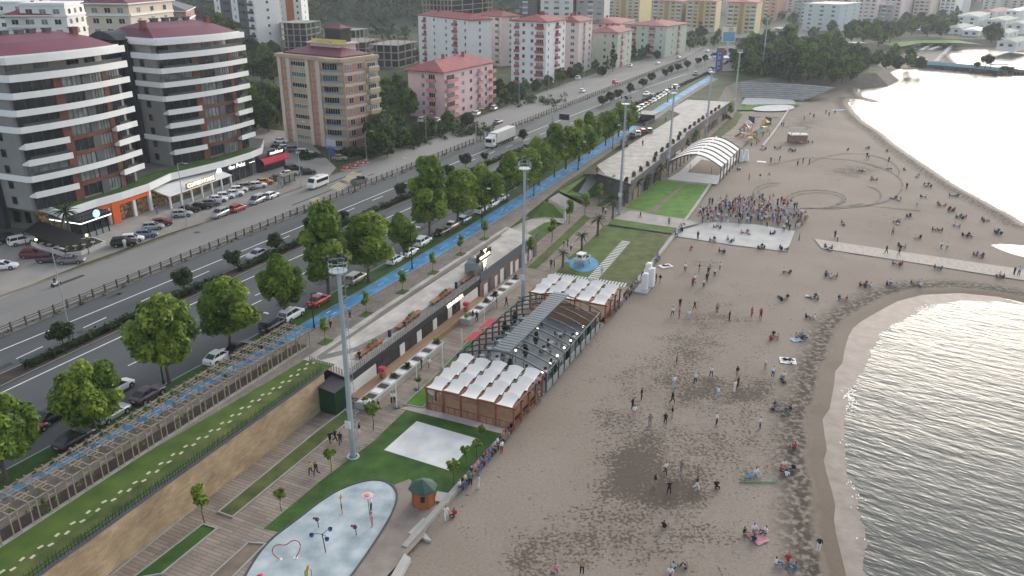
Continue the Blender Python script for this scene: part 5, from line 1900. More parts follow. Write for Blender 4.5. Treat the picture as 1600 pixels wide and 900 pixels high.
for px, py, kind, col, lab, dr, fl_ in (
  (14, 378, 'suv', 'black', 'black SUV parked behind the boxy white SUV near the café terrace', -.5, 0), (35, 381, 'suv', 'white', 'boxy white SUV parked by the café terrace', -.35, 0),
  (52, 402, 'hatch', 'darkred', 'dark red hatchback with white roof beside the café terrace wall', -1.0, 0), (78, 409, 'hatch', 'plum', 'plum-coloured hatchback between the dark red and grey cars by the terrace wall', -1.0, 0),
  (112, 411, 'sedan', 'grey', 'grey saloon at the tip of the white terrace wall', -.95, 0), (6, 420, 'sedan', 'white', 'white car half cut off by the left picture edge', -.9, 0),
  (195, 384, 'suv', 'black', 'black SUV with a pedestrian beside it at the kerb', -.85, 0), (208, 377, 'hatch', 'white', 'white hatchback next to the black kerbside SUV', -.85, 0),
  (230, 370, 'hatch', 'blue', 'blue-grey hatchback, third from the black kerbside SUV', -.85, 0), (240, 358, 'hatch', 'silver', 'silver hatchback beside the dark red one', -.85, 0),
  (254, 352, 'hatch', 'darkred', 'dark red car parked alone at the shop walkway', -.8, 0), (285, 338, 'hatch', 'silver', 'silver compact beside the tall lamp post', -.8, 0),
  (296, 331, 'sedan', 'black', 'black saloon behind the silver compact', -.8, 0), (315, 326, 'sedan', 'black', 'large black saloon in front of the white canopy', -.8, 0),
  (331, 321, 'hatch', 'grey', 'dark grey hatchback left of the four white cars', -.8, 0), (340, 315, 'sedan', 'white', 'white saloon, first of four in front of the canopy', -.8, 0),
  (353, 310, 'hatch', 'white', 'white hatchback, second of four in front of the canopy', -.8, 0), (366, 306, 'sedan', 'white', 'white saloon, third of four in front of the canopy', -.8, 0),
  (374, 300, 'hatch', 'white', 'white hatchback at the far end of the canopy', -.8, 0), (386, 296, 'suv', 'champagne', 'champagne SUV parked past the white canopy', -.8, 0),
  (404, 293, 'hatch', 'white', 'white hatchback beside the orange taxi', -.8, 0), (413, 288, 'sedan', 'orange', 'orange taxi parked below the red awning', -.7, 0),
  (436, 281, 'sedan', 'plum', 'very dark saloon in front of the red awning', -.35, 0), (452, 275, 'sedan', 'white', 'white car next to the bus shelter', -.5, 0),
  (459, 267, 'suv', 'black', 'black SUV parked between red awning and bus shelter', -.6, 0), (480, 272, 'sedan', 'black', 'black saloon at the corner behind the bus shelter', -.9, 0),
  (344, 338, 'suv', 'silver', 'silver SUV parked along the service road by the red car', .1, 1), (372, 329, 'hatch', 'red', 'bright red hatchback on the service road kerb', .05, 0),
  (402, 317, 'mpv', 'silver', 'silver people carrier on the service road kerb', .1, 1), (425, 309, 'hatch', 'white', 'white hatchback parked just before the bus shelter', .1, 0),
  (439, 223, 'sedan', 'white', 'white car tucked at the foot of the beige block', -1.3, 0), (434, 233, 'sedan', 'black', 'black car in the side lot by the beige block', -.9, 0),
  (447, 234, 'hatch', 'white', 'white hatchback in the side lot by the beige block', -.9, 0), (461, 237, 'suv', 'grey', 'dark grey SUV in the side lot by the beige block', -.9, 0),
  (476, 242, 'suv', 'white', 'white SUV in the side street below the beige block', -1.25, 0), (531, 250, 'hatch', 'champagne', 'beige car behind the blue road sign', -1.25, 0)):
 car(px, py, kind, col, lab, dr, sh_ if py > 255 else None, ZU + .02, False, bool(fl_))
for px, py, kind, col, lab, fl_ in (
  (402, 402, 'sedan', 'silver', 'silver car driving beside the median hedge towards the camera', 1), (604, 360, 'hatch', 'black', 'dark car driving in the carriageway behind the roadside trees', 0),
  (778, 193, 'sedan', 'grey', 'grey car ahead of the white lorry on the far carriageway', 0), (961, 130, 'hatch', 'red', 'bright red car driving alone on the far carriageway', 0),
  (910, 144, 'hatch', 'white', 'white and red car following behind the bright red car', 0), (1027, 100, 'sedan', 'white', 'white car on the far carriageway level with the cypress', 0),
  (1060, 91, 'sedan', 'white', 'white car next beyond on the far carriageway by the pale green block', 0), (1105, 81, 'sedan', 'white', 'white car farthest off on the far carriageway', 0),
  (1010, 149, 'sedan', 'white', 'white car driving past the start of the parked row', 1), (1018, 153, 'hatch', 'navy', 'dark car driving just behind a white one by the parked row', 1),
  (1086, 117, 'sedan', 'plum', 'dark red-brown car on the near carriageway far ahead', 1), (1109, 114, 'hatch', 'white', 'white car turning in beside the petrol station', 1)):
 car(px, py, kind, col, lab, 0, 'cars driving on the motorway', None, py < 215, bool(fl_))
row = [(46, 680, 'hatch', 'darkred', 'red car half hidden by the leftmost roadside tree'), (117, 692, 'sedan', 'black', 'black saloon parked beside the near end of the pergola'), (84, 655, 'sedan', 'black', 'black car beyond the second roadside tree'),
 (176, 652, 'sedan', 'silver', 'silver car mostly hidden under the second roadside tree'), (186, 610, 'hatch', 'white', 'white hatchback between the second and third roadside trees'), (232, 622, 'sedan', 'plum', 'very dark saloon parked across from the white hatchback'),
 (342, 563, 'sedan', 'white', 'white saloon parked right behind the pergola'), (374, 549, 'sedan', 'black', 'black car next to the white saloon behind the pergola'), (428, 513, 'suv', 'black', 'black SUV near the far end of the pergola'),
 (456, 497, 'suv', 'white', 'white SUV half hidden below the fifth roadside tree'), (499, 474, 'sedan', 'red', 'bright red car parked by the black lamp post'), (557, 440, 'suv', 'champagne', 'pale beige SUV beside the floodlight mast cage'),
 (618, 410, 'hatch', 'white', 'white hatchback hidden under the small roadside tree'), (640, 398, 'sedan', 'white', 'white saloon past the small roadside tree'), (661, 382, 'suv', 'white', 'white SUV standing clear between two roadside trees'),
 (691, 366, 'sedan', 'black', 'black car beside the white banner'), (707, 356, 'sedan', 'champagne', 'beige saloon past the white banner'), (726, 347, 'hatch', 'blue', 'blue-grey hatchback under the tenth roadside tree'),
 (752, 331, 'sedan', 'white', 'white saloon near the blue box on the verge'), (770, 322, 'suv', 'white', 'white SUV by the blue box on the verge'), (785, 312, 'sedan', 'white', 'white saloon beyond the blue box on the verge')]
for px, py, kind, col, lab in row:
 car(px, py, kind, col, lab, .03, 'cars parked along the cycle path')
cols = ['white', 'silver', 'black', 'white', 'champagne', 'grey', 'red', 'white', 'navy', 'white']
cl_ = resample(offset(bikeL, -4.6), 5.6)
n = 0
rng = random.Random(3)
words = {'white': 'white', 'silver': 'silver', 'black': 'black', 'champagne': 'beige', 'grey': 'grey', 'red': 'red', 'navy': 'navy blue', 'blue': 'blue-grey', 'plum': 'plum'}
for p in cl_:
 if p[1] < 165 or p[1] > 350:
  continue
 c = cols[n % 10] if n % 7 else 'silver'
 o = bpy.data.objects.new('parked_car', SIMPLE[rng.choice(('sedan', 'hatch', 'suv', 'sedan'))])
 COL.objects.link(o)
 o.location, o.rotation_euler = (p[0] + rng.uniform(-.15, .15), p[1], ZU + .012), (0, 0, heading(p[1]) + rng.uniform(-.05, .05) + (math.pi if rng.random() < .3 else 0))
 recolor(o, 0, PAINTS[c])
 tag(o, '%s car in the distant kerbside row, %s past the blue box' % (words[c], ordinal(n)), 'car', 'cars parked in the distant row along the cycle path')
 n += 1
for px, py, c, k, lab in ((988, 215, 'black', 'sedan', 'black car at the near end of the four parked on the terrace roof'), (996, 211, 'white', 'hatch', 'white car second of the four parked on the terrace roof'),
 (1004, 208, 'red', 'hatch', 'red car third of the four parked on the terrace roof'), (1014, 207, 'grey', 'hatch', 'grey car last of the four parked on the terrace roof'),
 (975, 228, 'black', 'mpv', 'black van standing apart on the terrace roof')):
 car(px, py, k, c, lab, .45, 'cars parked on the terrace roof', ZU + .1, True)
for i, (px, py, c) in enumerate(((1208, 112, 'white'), (1214, 109, 'white'), (1221, 110, 'silver'), (1206, 106, 'grey'), (1248, 108, 'white'), (1242, 102, 'silver'), (1146, 96, 'white'), (1155, 94, 'white'), (1150, 101, 'grey'), (1262, 48, 'white'), (1264, 44, 'silver'))):
 car(px, py, 'sedan', c, ('%s car, %s of those parked under the dark trees' % (words[c], ordinal(i)) if i < 6 else '%s car at the petrol station forecourt, %s of three' % (words[c], ordinal(i - 6)) if i < 9 else '%s car coming down the far side street' % words[c]), .8, None, ZU + .02, True)
for px, py, c, k, lab in ((660, 190, 'white', 'suv', 'white SUV parked on grass below the pink block'), (684, 190, 'white', 'hatch', 'white car low in the grass below the pink block'), (745, 180, 'white', 'suv', 'white SUV parked at the corner of the pink block'),
 (772, 172, 'silver', 'mpv', 'silver van parked past the corner of the pink block'), (903, 124, 'white', 'suv', 'white SUV parked below the red-balconied white block'), (985, 104, 'white', 'sedan', 'white car parked by the kerb below the pale green block'),
 (1225, 47, 'white', 'mpv', 'white van waiting at the far road junction'), (1150, 70, 'red', 'sedan', 'red car at the far bend of the road')):
 car(px, py, k, c, lab, .2, None, ZU + .02, True)
# minibus
root = thing('minibus', 'white minibus with long dark windows standing at the bus stop', 'minibus', (*at(497, 292, ZU + .012), ZU + .012), _near_s(0, 190) + math.pi)
b = MB()
sec = [(-2.95, .5, 2.45), (2.0, .42, 2.5), (2.55, .42, 1.55), (3.0, .45, 1.15)]
for (x0, l0, t0), (x1, l1, t1) in zip(sec, sec[1:]):
 r0 = [(x0, -1, l0), (x0, -1, t0 - .25), (x0, -.85, t0), (x0, .85, t0), (x0, 1, t0 - .25), (x0, 1, l0)]
 r1 = [(x1, -1, l1), (x1, -1, t1 - .25), (x1, -.85, t1), (x1, .85, t1), (x1, 1, t1 - .25), (x1, 1, l1)]
 for k in range(6):
  j = (k + 1) % 6
  b.poly([r0[k], r1[k], r1[j], r0[j]])
 if x0 < -2:
  b.poly(r0[::-1])
b.poly(r1)
b.box(-1.6, -.6, 2.5, .2, .6, 2.72)
b.build('body', PAINTS['white'], root)
b = MB()
for s in (-1, 1):
 b.box(-2.75, s * 1.012 - .006, 1.35, 1.55, s * 1.012 + .006, 2.1)
b.box(-2.965, -.8, 1.35, -2.953, .8, 2.1)
b.poly([(2.07, -.85, 2.42), (2.585, -.85, 1.58), (2.585, .85, 1.58), (2.07, .85, 2.42)])
b.build('windows', CARGLASS, root)
for x in (-1.9, 1.9):
 for s in (-1, 1):
  link('wheel', WHEEL, root, (x, s * .93, .02))
for s in (-1, 1):
 link('headlight', HEAD_ME, root, (2.98, s * .75, .95))
 link('tail_light', TAIL_ME, root, (-2.98, s * .85, 1.0))
# lorry: tractor and white box trailer
root = thing('lorry', 'white articulated lorry with plain box trailer on the motorway', 'lorry', (*at(783, 224, ZU + .012), ZU + .012), _near_s(0, 245) + math.pi)
b = MB()
b.box(-7.2, -1.25, 1.15, 5.0, 1.25, 3.95)
b.build('trailer_box', OFFW, root)
b = MB()
b.box(-7.0, -1.1, .75, 8.0, 1.1, 1.1)
b.build('chassis', BLACK, root)
b = MB()
b.prism([(5.6, -1.2), (7.9, -1.2), (8.1, -.9), (8.1, .9), (7.9, 1.2), (5.6, 1.2)], .6, 3.0, 0, True, True)
b.poly([(5.6, -1.1, 3.7), (7.2, -1.0, 3.02), (7.2, 1.0, 3.02), (5.6, 1.1, 3.7)])
b.poly([(5.6, -1.1, 3.0), (7.2, -1.0, 3.01), (5.6, -1.1, 3.7)])
b.poly([(5.6, 1.1, 3.0), (5.6, 1.1, 3.7), (7.2, 1.0, 3.01)])
cab_ = b.build('cab', PAINTS['white'], root)
b = MB()
b.box(8.09, -.95, 1.7, 8.12, .95, 2.7)
for s in (-1, 1):
 b.box(6.6, s * 1.21 - .01, 1.8, 7.7, s * 1.21 + .01, 2.6)
b.build('windscreen', CARGLASS, cab_)
for x in (-5.8, -4.6, -3.4, 5.0, 7.2):
 for s in (-1, 1):
  o = link('wheel', WHEEL, root, (x, s * 1.05, .0))
  o.scale = (1.5, 1.5, 1.5)
# pickup
root = thing('pickup_truck', 'dark grey open pickup truck moving along the service road', 'pickup', (*at(562, 287, ZU + .012), ZU + .012), _near_s(0, 195) + .05)
b = MB()
b.box(-2.6, -.9, .45, 2.3, .9, .95)
b.box(1.2, -.88, .951, 2.2, .88, 1.1)
b.box(-2.6, -.9, .951, -2.5, .9, 1.35)
b.box(-2.5, -.9, .951, .0, -.8, 1.35)
b.box(-2.5, .8, .951, .0, .9, 1.35)
b.poly([(.1, -.7, 1.78), (.9, -.7, 1.78), (.9, .7, 1.78), (.1, .7, 1.78)])
b.build('body', PAINTS['grey'], root)
b = MB()
A_ = [(0, -.85, 1.0), (1.5, -.85, 1.0), (1.5, .85, 1.0), (0, .85, 1.0)]
T_ = [(.1, -.7, 1.77), (.9, -.7, 1.77), (.9, .7, 1.77), (.1, .7, 1.77)]
for k in range(4):
 j = (k + 1) % 4
 b.poly([A_[k], A_[j], T_[j], T_[k]])
b.build('windows', CARGLASS, root)
for x in (-1.6, 1.5):
 for s in (-1, 1):
  link('wheel', WHEEL, root, (x, s * .84, .02))
# ================================================================== POLES, MASTS, SIGNS
def mast(bx, by, h, i):
 p = at(bx, by, ZP)
 root = thing('floodlight_mast', 'tall grey floodlight mast with ladder and cage, %s along the promenade' % ordinal(i), 'light mast', (p[0], p[1], ZP), RH, 'floodlight masts along the promenade')
 b = MB()
 b.tube([(0, 0, 0), (0, 0, h)], [.34, .19], 12)
 b.lathe([(.75, 0), (.75, .12), (.5, .12)], 12)
 b.build('pole', STEEL, root)
 b = MB()
 b.lathe([(.1, h), (1.0, h), (1.0, h + .12), (.1, h + .12)], 12)
 for z in (h + .6, h + 1.1):
  b.lathe([(1.0, z), (1.06, z), (1.06, z + .06), (1.0, z + .06)], 12)
 for k in range(10):
  t = k * .628
  b.tube([(math.cos(t) * 1.02, math.sin(t) * 1.02, h), (math.cos(t) * 1.02, math.sin(t) * 1.02, h + 1.15)], .035, 4)
 b.build('platform_cage', STEEL, root)
 b = MB()
 for y in (-.2, .2):
  b.tube([(.85, y, .8), (.68, y, h)], .03, 4)
 for k in range(int(h / .6)):
  z = 1.0 + k * .6
  x = .85 - .17 * z / h
  b.tube([(x, -.2, z), (x, .2, z)], .02, 4)
 for k in range(int(h / 1.3)):
  z = 3 + k * 1.3
  if z < h:
   x = .84 - .17 * z / h
   b.tube([(x, -.25, z), (x + .5, -.3, z), (x + .7, 0, z), (x + .5, .3, z), (x, .25, z)], .025, 4)
 b.build('ladder', STEEL, root)
 b = MB()
 b.box(-.62, -.35, 4.2, -.42, .35, 5.1)
 b.build('control_box', OFFW, root)
 for k in range(4):
  b = MB()
  t = k * 1.57 + .4
  b.boxr(math.cos(t) * 1.0, math.sin(t) * 1.0, h + 1.25, .25, .55, .45, t)
  b.build('floodlight', CHAR, root)
for i, (bx, by, ty, tx) in enumerate(((552, 714, 424, 531), (817, 471.5, 264, 820), (967.5, 334, 163, 979.5), (1043, 270, 146, 1055), (1102, 217, 113, 1112), (1146, 174, 82, 1153), (1187.5, 132, 30, 1199))):
 mast(bx, by, ztop((bx, by), ZP, (tx, ty)) - ZP, i)
def lamp(bx, by, top, label, group, m, z=ZU, arm=2.0, kind='street_lamp', rot=None, head=LAMPW):
 p = at(bx, by, z)
 h = ztop((bx, by), z, top) - z
 root = thing(kind, label, 'street lamp', (p[0], p[1], z), heading(min(p[1], 400)) - rad(90) if rot is None else rot, group)
 b = MB()
 b.tube([(0, 0, 0), (0, 0, .6), (0, 0, .61), (0, 0, h)], [.15, .15, .10, .06], 7)
 b.tube([(0, 0, h - .05), (arm * .6, 0, h + .25), (arm, 0, h + .2)], .05, 5)
 b.build('pole', m, root)
 b = MB()
 b.boxr(arm + .2, 0, h + .14, .75, .26, .12)
 b.build('lamp_head', m if head is None else head, root)
 return root
g = 'black lamp posts along the cycle path'
for i, (bx, by, tx, ty) in enumerate(((256, 600, 228, 552), (409, 545, 405, 488), (491, 513, 486, 458), (644, 420, 638, 355), (753, 355, 751, 295), (834, 307, 833, 254), (903, 266, 904, 222), (957, 233, 958, 196), (1000, 190, 1002, 160), (1043, 160, 1046, 133))):
 lamp(bx, by, (tx, ty), 'slim dark lamp post beside the blue cycle path, %s from the pergola' % ordinal(i), g, BLACK, arm=1.3)
g = 'grey lamp posts along the motorway'
for i, (bx, by, tx, ty) in enumerate(((108, 512, 92, 385), (292, 352, 279, 255), (471, 293, 463, 190), (622, 306, 620, 247), (573, 248, 570, 205), (666, 222, 664, 178), (744, 240, 744, 170), (862, 208, 864, 168), (811, 165, 810, 125), (857, 156, 858, 118), (912, 132, 914, 108), (949, 115, 950, 87), (1017, 96, 1018, 70), (1087, 80, 1088, 58), (1100, 112, 1102, 90))):
 lamp(bx, by, (tx, ty), 'thin grey roadside lamp post, %s in order from the near left corner' % ordinal(i), g, STEEL, arm=2.0)
g = 'white poles on the boardwalk'
for i, (bx, by, tx, ty) in enumerate(((620, 637, 618, 598), (652, 608, 651, 571), (692, 577, 691, 539), (722, 548, 721, 514), (757, 516, 757, 484), (814, 465, 813, 442))):
 p = at(bx, by, ZP)
 h = ztop((bx, by), ZP, (tx, ty)) - ZP
 root = thing('white_pole', 'plain white pole on the boardwalk, %s from the square concrete pad' % ordinal(i), 'pole', (p[0], p[1], ZP), 0, g)
 b = MB()
 b.tube([(0, 0, .0), (0, 0, h)], [.10, .07], 7)
 b.build('pole', WHITE, root)
 b = MB()
 b.boxr(0, 0, 0, .7, .7, .14, .4)
 b.build('base_block', SLATE, root)
# electronic sign on the hedge gap
p = at(863, 208, ZU)
root = thing('message_sign', 'dark electronic road sign on a post at the median hedge', 'road sign', (p[0], p[1], ZU), RH - rad(90))
b = MB()
b.tube([(0, 0, 0), (0, 0, 5.6)], .13, 6)
b.tube([(0, 0, 5.4), (5.2, 0, 5.4)], .09, 5)
b.build('post', STEEL, root)
b = MB()
b.box(2.2, -.2, 4.4, 5.4, .2, 6.2)
b.build('display', BLACK, root)
# roadside billboard, petrol totem and station
p = at(1135, 92, ZU)
root = thing('billboard', 'tall white billboard with blue panel on a single post by the far bend', 'billboard', (p[0], p[1], ZU), rad(18))
b = MB()
b.tube([(0, 0, 0), (0, 0, 9)], .5, 8)
b.build('post', OFFW, root)
b = MB()
b.box(-4.2, -.3, 9, 4.2, .3, 17)
b.build('panel', WHITE, root)
b = MB()
b.box(-3.8, -.34, 9.4, 3.8, -.302, 14.4)
b.build('blue_poster', mat('poster_blue', (0.16, 0.36, 0.50), .6, .1, .4), root)
b = MB()
b.box(-.6, -.34, 14.6, 2.2, -.302, 16.8)
b.build('yellow_mark', mat('poster_yellow', (0.65, 0.40, 0.06), .6, .1, .4), root)
p = at(1122, 112, ZU)
root = thing('station_totem', 'upright blue and red petrol station totem with white vertical lettering', 'sign', (p[0], p[1], ZU), rad(15))
b = MB()
b.box(-1.7, -.4, 0, 1.0, .4, 10.2)
b.build('blue_panel', mat('totem_blue', (0.02, 0.13, 0.42), .5, .08, 1), root)
b = MB()
b.box(1.004, -.4, 0, 2.1, .4, 10.2)
b.box(-1.7, -.4, 10.202, 2.1, .4, 11.4)
b.build('red_panel', mat('totem_red', (0.50, 0.10, 0.10), .5, .08, 1), root)
b = MB()
for k in range(6):
 z = 1.6 + k * 1.3
 b.box(-1.0, -.46, z, -.82, -.402, z + .95)
 b.box(-.8, -.46, z + (.7 if k % 2 else 0), .2, -.402, z + (.95 if k % 2 else .22))
 b.box(.02, -.47, z + .25, .2, -.403, z + .7)
b.build('white_lettering', LITSIGN if False else WHITE, root)
p = at(1160, 107, ZU)
root = thing('petrol_station', 'petrol station with flat blue-edged canopy and pale blue wall', 'petrol station', (p[0], p[1], ZU), rad(8))
b = MB()
b.box(-13, -1, 4.6, 8, 9, 5.4)
b.build('canopy', mat('station_blue', (0.16, 0.42, 0.62), .6, .1, .4), root)
for x in (-10, -3, 4):
 b = MB()
 b.box(x - .3, 3, 0, x + .3, 3.6, 4.6)
 b.build('pillar', WHITE, root)
b = MB()
b.box(-16, -9.2, 0, 12, -9, 3.0)
b.build('boundary_wall', mat('station_pale_blue', (0.30, 0.50, 0.58), .7, .12, .3), root)
b = MB()
b.box(-16, -9.3, 0, -9, -9.201, 2.9)
b.build('white_wall_panel', WHITE, root)
# wider road sign and bollard barriers by the side street
p = at(519, 252, ZU)
root = thing('road_sign', 'blue road sign board under a white board at the side street', 'road sign', (p[0], p[1], ZU), RH - rad(100))
b = MB()
for x in (-.9, .9):
 b.tube([(x, 0, 0), (x, 0, 5.8)], .07, 5)
b.build('posts', STEEL, root)
b = MB()
b.box(-1.2, -.1, 1.6, 1.2, -.02, 3.6)
b.build('blue_board', mat('sign_blue', (0.03, 0.09, 0.24), .5, .1, 1), root)
b = MB()
b.box(-1.6, -.1, 4.1, 1.9, -.02, 5.8)
b.build('white_board', mat('sign_pale', (0.42, 0.47, 0.56), .5, .1, 1), root)
RW_ = mat('barrier_red', (0.45, 0.07, 0.06), .6, .1, 2)
BAR = thing('traffic_barrier', None, 'barrier')
b = MB()
b.box(-.9, -.2, 0, .9, .2, .25, 1)
b.box(-.9, -.12, .25, .9, .12, .55, 0)
b.box(-.9, -.1, .55, -.5, .1, .95, 0)
b.box(-.2, -.1, .55, .2, .1, .95, 1)
b.box(.5, -.1, .55, .9, .1, .95, 0)
b.build('barrier_body', [RW_, OFFW], BAR)
for i in range(9):
 t = i / 8
 p = at(538 + 34 * t, 266 - 11 * t + 2 * math.sin(i * 2), ZU)
 place(BAR, (p[0], p[1], ZU + .02), rad(20) + .25 * math.sin(i * 3), 'red and white plastic road barrier, %s in the line by the side street' % ordinal(i), 'plastic barriers by the side street')
# bus shelter
p = at(453, 288, ZU)
root = thing('bus_shelter', 'bus shelter with brown roof and lit advertising panel behind the minibus', 'bus shelter', (p[0], p[1], ZU), _near_s(0, 190))
b = MB()
b.box(-3.0, -.9, 2.5, 3.0, .9, 2.62)
b.build('roof', mat('brown_shelter_roof', (0.20, 0.16, 0.13), .7, .15, 1), root)
for x in (-2.8, -.9, 1.0, 2.8):
 b = MB()
 b.box(x - .06, .7, 0, x + .06, .82, 2.5)
 b.build('post', CHAR, root)
b = MB()
b.box(-2.7, .83, .3, 2.7, .86, 2.3)
b.build('glass_back', mat('pale_glass', (0.25, 0.28, 0.28)), root)
b = MB()
b.box(-3.4, -.9, .2, -3.25, .7, 2.4)
b.build('advert_panel', mat('advert_green', (0.10, 0.17, 0.15), .4, .8, 2.2, col2=(.5, .55, .5)), root)
b = MB()
b.box(-2.2, .2, .45, 2.2, .6, .52)
b.build('bench', CHAR, root)
# ================================================================== PROMENADE
STONE = brick_mat('sandstone_cladding', (0.50, 0.37, 0.235), (0.40, 0.285, 0.175), (0.30, 0.22, 0.15), (rad(90), 0, 0), .75, .28, .012, .9, .35)
WOOD = mat('pergola_wood', (0.31, 0.255, 0.20), .85, .2, 2)
TIMB = mat('red_brown_timber', (0.20, 0.075, 0.04), .75, .2, 2)
BENCHW = mat('bench_timber', (0.26, 0.115, 0.06), .7, .2, 2)
SAIL = mat('white_sailcloth', (0.74, 0.71, 0.67), .8, .06, .5)
GREENM = mat('dark_green_metal', (0.012, 0.045, 0.022), .55, .15, 1)
FRAMEM = mat('dark_grey_green_steel', (0.055, 0.075, 0.078), .5, .1, 1)
FINS = mat('grey_fins', (0.30, 0.285, 0.27), .7, .25, 1.5)
def path_t(t, s0, s1, step=3.0):
 n = max(2, int((s1 - s0) / step) + 1)
 return [pt(s, t) for s in np.linspace(s0, s1, n)]
def wallstrip(b, path, thick, z0, z1, mi=0):
 b.prism(path + offset(path, -thick)[::-1], z0, z1, mi, True, True)
# grass terrace behind the retaining wall
b = MB()
b.strip(path_t(41.0, 18, 112), path_t(47.2, 18, 112), ZU + .02)
struct('lawn', b, GRASS)
b = MB()
gq = np.arange(18, 111.5, .9)
b.strip([pt(q, 44.6 + 1.1 * noise.noise(Vector((q * .13, 1, 0))) + .3 * noise.noise(Vector((q * .9, 2, 0)))) for q in gq], [pt(q, 46.6 + .35 * noise.noise(Vector((q * .5, 4, 0)))) for q in gq], ZU + .025)
struct('worn_grass', b, DRYGRASS)
b = MB()
b.strip(path_t(38.75, 18, 114.5), path_t(40.55, 18, 114.5), ZU + .045)
struct('pergola_soil', b, SOIL)
b = MB()
wallstrip(b, path_t(41.0, 18, 114.5), .4, ZU - .1, ZU + .14)
struct('kerb', b, KERB)
b = MB()
s = 62.0
i = 0
while s < 112:
 for dt, ds in ((-.28, 0), (.28, .55)):
  p = pt(s + ds, 44.3 + dt + .15 * math.sin(i))
  b.boxr(p[0], p[1], ZU + .01, .5, .27, .05, heading(s) + .2 * math.sin(i * 3))
 s += 1.62
 i += 1
struct('stepping_stones', b, mat('pale_stepping_stone', (0.50, 0.46, 0.36), .9, .15, 2))
# stone wall with coping, spiked fence on top
a0 = pt(18, 47.42)
r_ = heading(65)
root = thing('retaining_wall', 'long beige stone-clad retaining wall below the spiked green fence', 'wall', (a0[0], a0[1], 0), 0)
b = MB()
wl = path_t(47.42, 18, 109.5, 6)
wallstrip(b, wl, .45, 0, ZU + .04)
b.sub(root.location)
o = b.build('wall', STONE, root)
# turn the object frame along the wall so that the courses lie level on its face
c_, s_ = math.cos(-r_), math.sin(-r_)
for v in o.data.vertices:
 v.co = (c_ * v.co.x - s_ * v.co.y, s_ * v.co.x + c_ * v.co.y, v.co.z)
o.rotation_euler = (0, 0, r_)
b = MB()
wallstrip(b, path_t(47.46, 18, 109.5, 6), .55, ZU + .042, ZU + .16)
b.sub(root.location).build('coping', SLATE, root)
root = thing('spiked_fence', 'dark green spiked fence standing on the stone retaining wall', 'fence', (a0[0], a0[1], ZU + .16), 0)
b = MB()
for s in np.arange(56, 109.4, .34):
 p = pt(s, 47.2)
 lean = .06 * math.sin(s * 9)
 b.tube([(p[0], p[1], ZU + .16), (p[0] + lean, p[1], ZU + .95), (p[0] + lean * 1.5, p[1], ZU + 1.25)], [.035, .03, .004], 4)
b.sub(root.location).build('spikes', GREENM, root)
b = MB()
for z in (.35, .75):
 wallstrip(b, path_t(47.23, 20, 109.4, 6), .06, ZU + z, ZU + z + .05)
b.sub(root.location).build('rails', GREENM, root)
p = pt(109.6, 48.6)
root = thing('green_kiosk_box', 'dark green metal cabin tucked between stone wall and terrace', 'cabin', (p[0], p[1], ZP), heading(110))
b = MB()
b.box(-1.5, -1.3, 0, 1.6, 1.2, 3.3)
for k in range(8):
 b.box(-1.5 + k * .39, -1.34, .1, -1.42 + k * .39, -1.301, 3.2)
 if k < 7:
  b.box(-1.54, -1.25 + k * .36, .1, -1.501, -1.17 + k * .36, 3.2)
b.build('cabin_wall', GREENM, root)
b = MB()
b.poly([(-1.65, -1.45, 3.32), (1.7, -1.45, 3.32), (1.7, 1.3, 3.7), (-1.65, 1.3, 3.7)])
b.build('roof', CHAR, root)
# pergola over the cycle path
p0 = pt(70, 38.8)
root = thing('pergola', 'long wooden pergola of paired posts spanning the blue cycle path', 'pergola', (p0[0], p0[1], ZU))
b = MB()
for t, z in ((36.9, 2.42), (40.9, 2.42)):
 wallstrip(b, path_t(t, 60, 115, 5), .09, ZU + z, ZU + z + .10)
b.sub(root.location).build('top_rails', WOOD, root)
fr = MB()
for y in (2.0, -1.95):
 for dx in (-.36, .36):
  fr.boxr(dx, -y, 0.05, .085, .1, 2.36)
 fr.boxr(0, -y, 1.9, .7, .06, .10)
 fr.boxr(0, -y, .12, .82, .14, .06)
for dx in (-.36, .36):
 fr.box(dx - .04, -2.2, 2.53, dx + .04, 2.25, 2.64)
for y in (-1.2, -.1, 1.0):
 fr.box(-.32, y - .04, 2.645, .32, y + .04, 2.73)
 fr.box(-.7, y + .45, 2.645, .7, y + .53, 2.73)
frm = fr.mesh('portal_frame', WOOD)
for k in range(31):
 s = 61 + k * 1.78
 p = pt(s, 38.9)
 link('portal_frame', frm, root, (p[0] - p0[0], p[1] - p0[1], 0), heading(s))
VINE = MB()
cl = []
rng = random.Random(4)
for k in range(70):
 s = rng.uniform(62, 114)
 p = pt(s, rng.choice((37.1, 40.2, 40.5)))
 cl.append(((p[0], p[1], ZU + rng.uniform(.2, 1.7)), rng.uniform(.15, .35)))
leaves(VINE, cl, 1500, .13, rng)
VINE.sub(p0 + (ZU,)).build('young_climbers', LEAF, root)
# ---- terrace roof and the shops under it ------------------------------------------------
b = MB()
sl = np.linspace(111.3, 169.6, 40)
b.strip([pt(q, T0 - .6) for q in sl], [pt(q, T0) for q in sl], ZU + .06)
b.strip([pt(q, T0) for q in sl], [pt(q, T1) for q in sl], ZU + .06, ZT + .06)
struct('terrace_paving', b, SLAB)
DKS = mat('dark_slab_band', (0.16, 0.155, 0.15), .85, .15, 1)
b = MB()
def band(path, w):
 l_, r_ = offset(path, -w), offset(path, w)
 for i in range(len(path) - 1):
  b.poly([(*p_, terr_z(*p_) + .008) for p_ in (l_[i], r_[i], r_[i + 1], l_[i + 1])])
band(dense([at(x, y, tz(x, y)) for x, y in ((497, 560), (560, 545), (640, 503), (720, 448), (755, 412))], 24), .5)
band(path_t(43.9, 113, 165, 4), .3)
struct('dark_paving_bands', b, DKS)
bo = pt(111.3, T1)
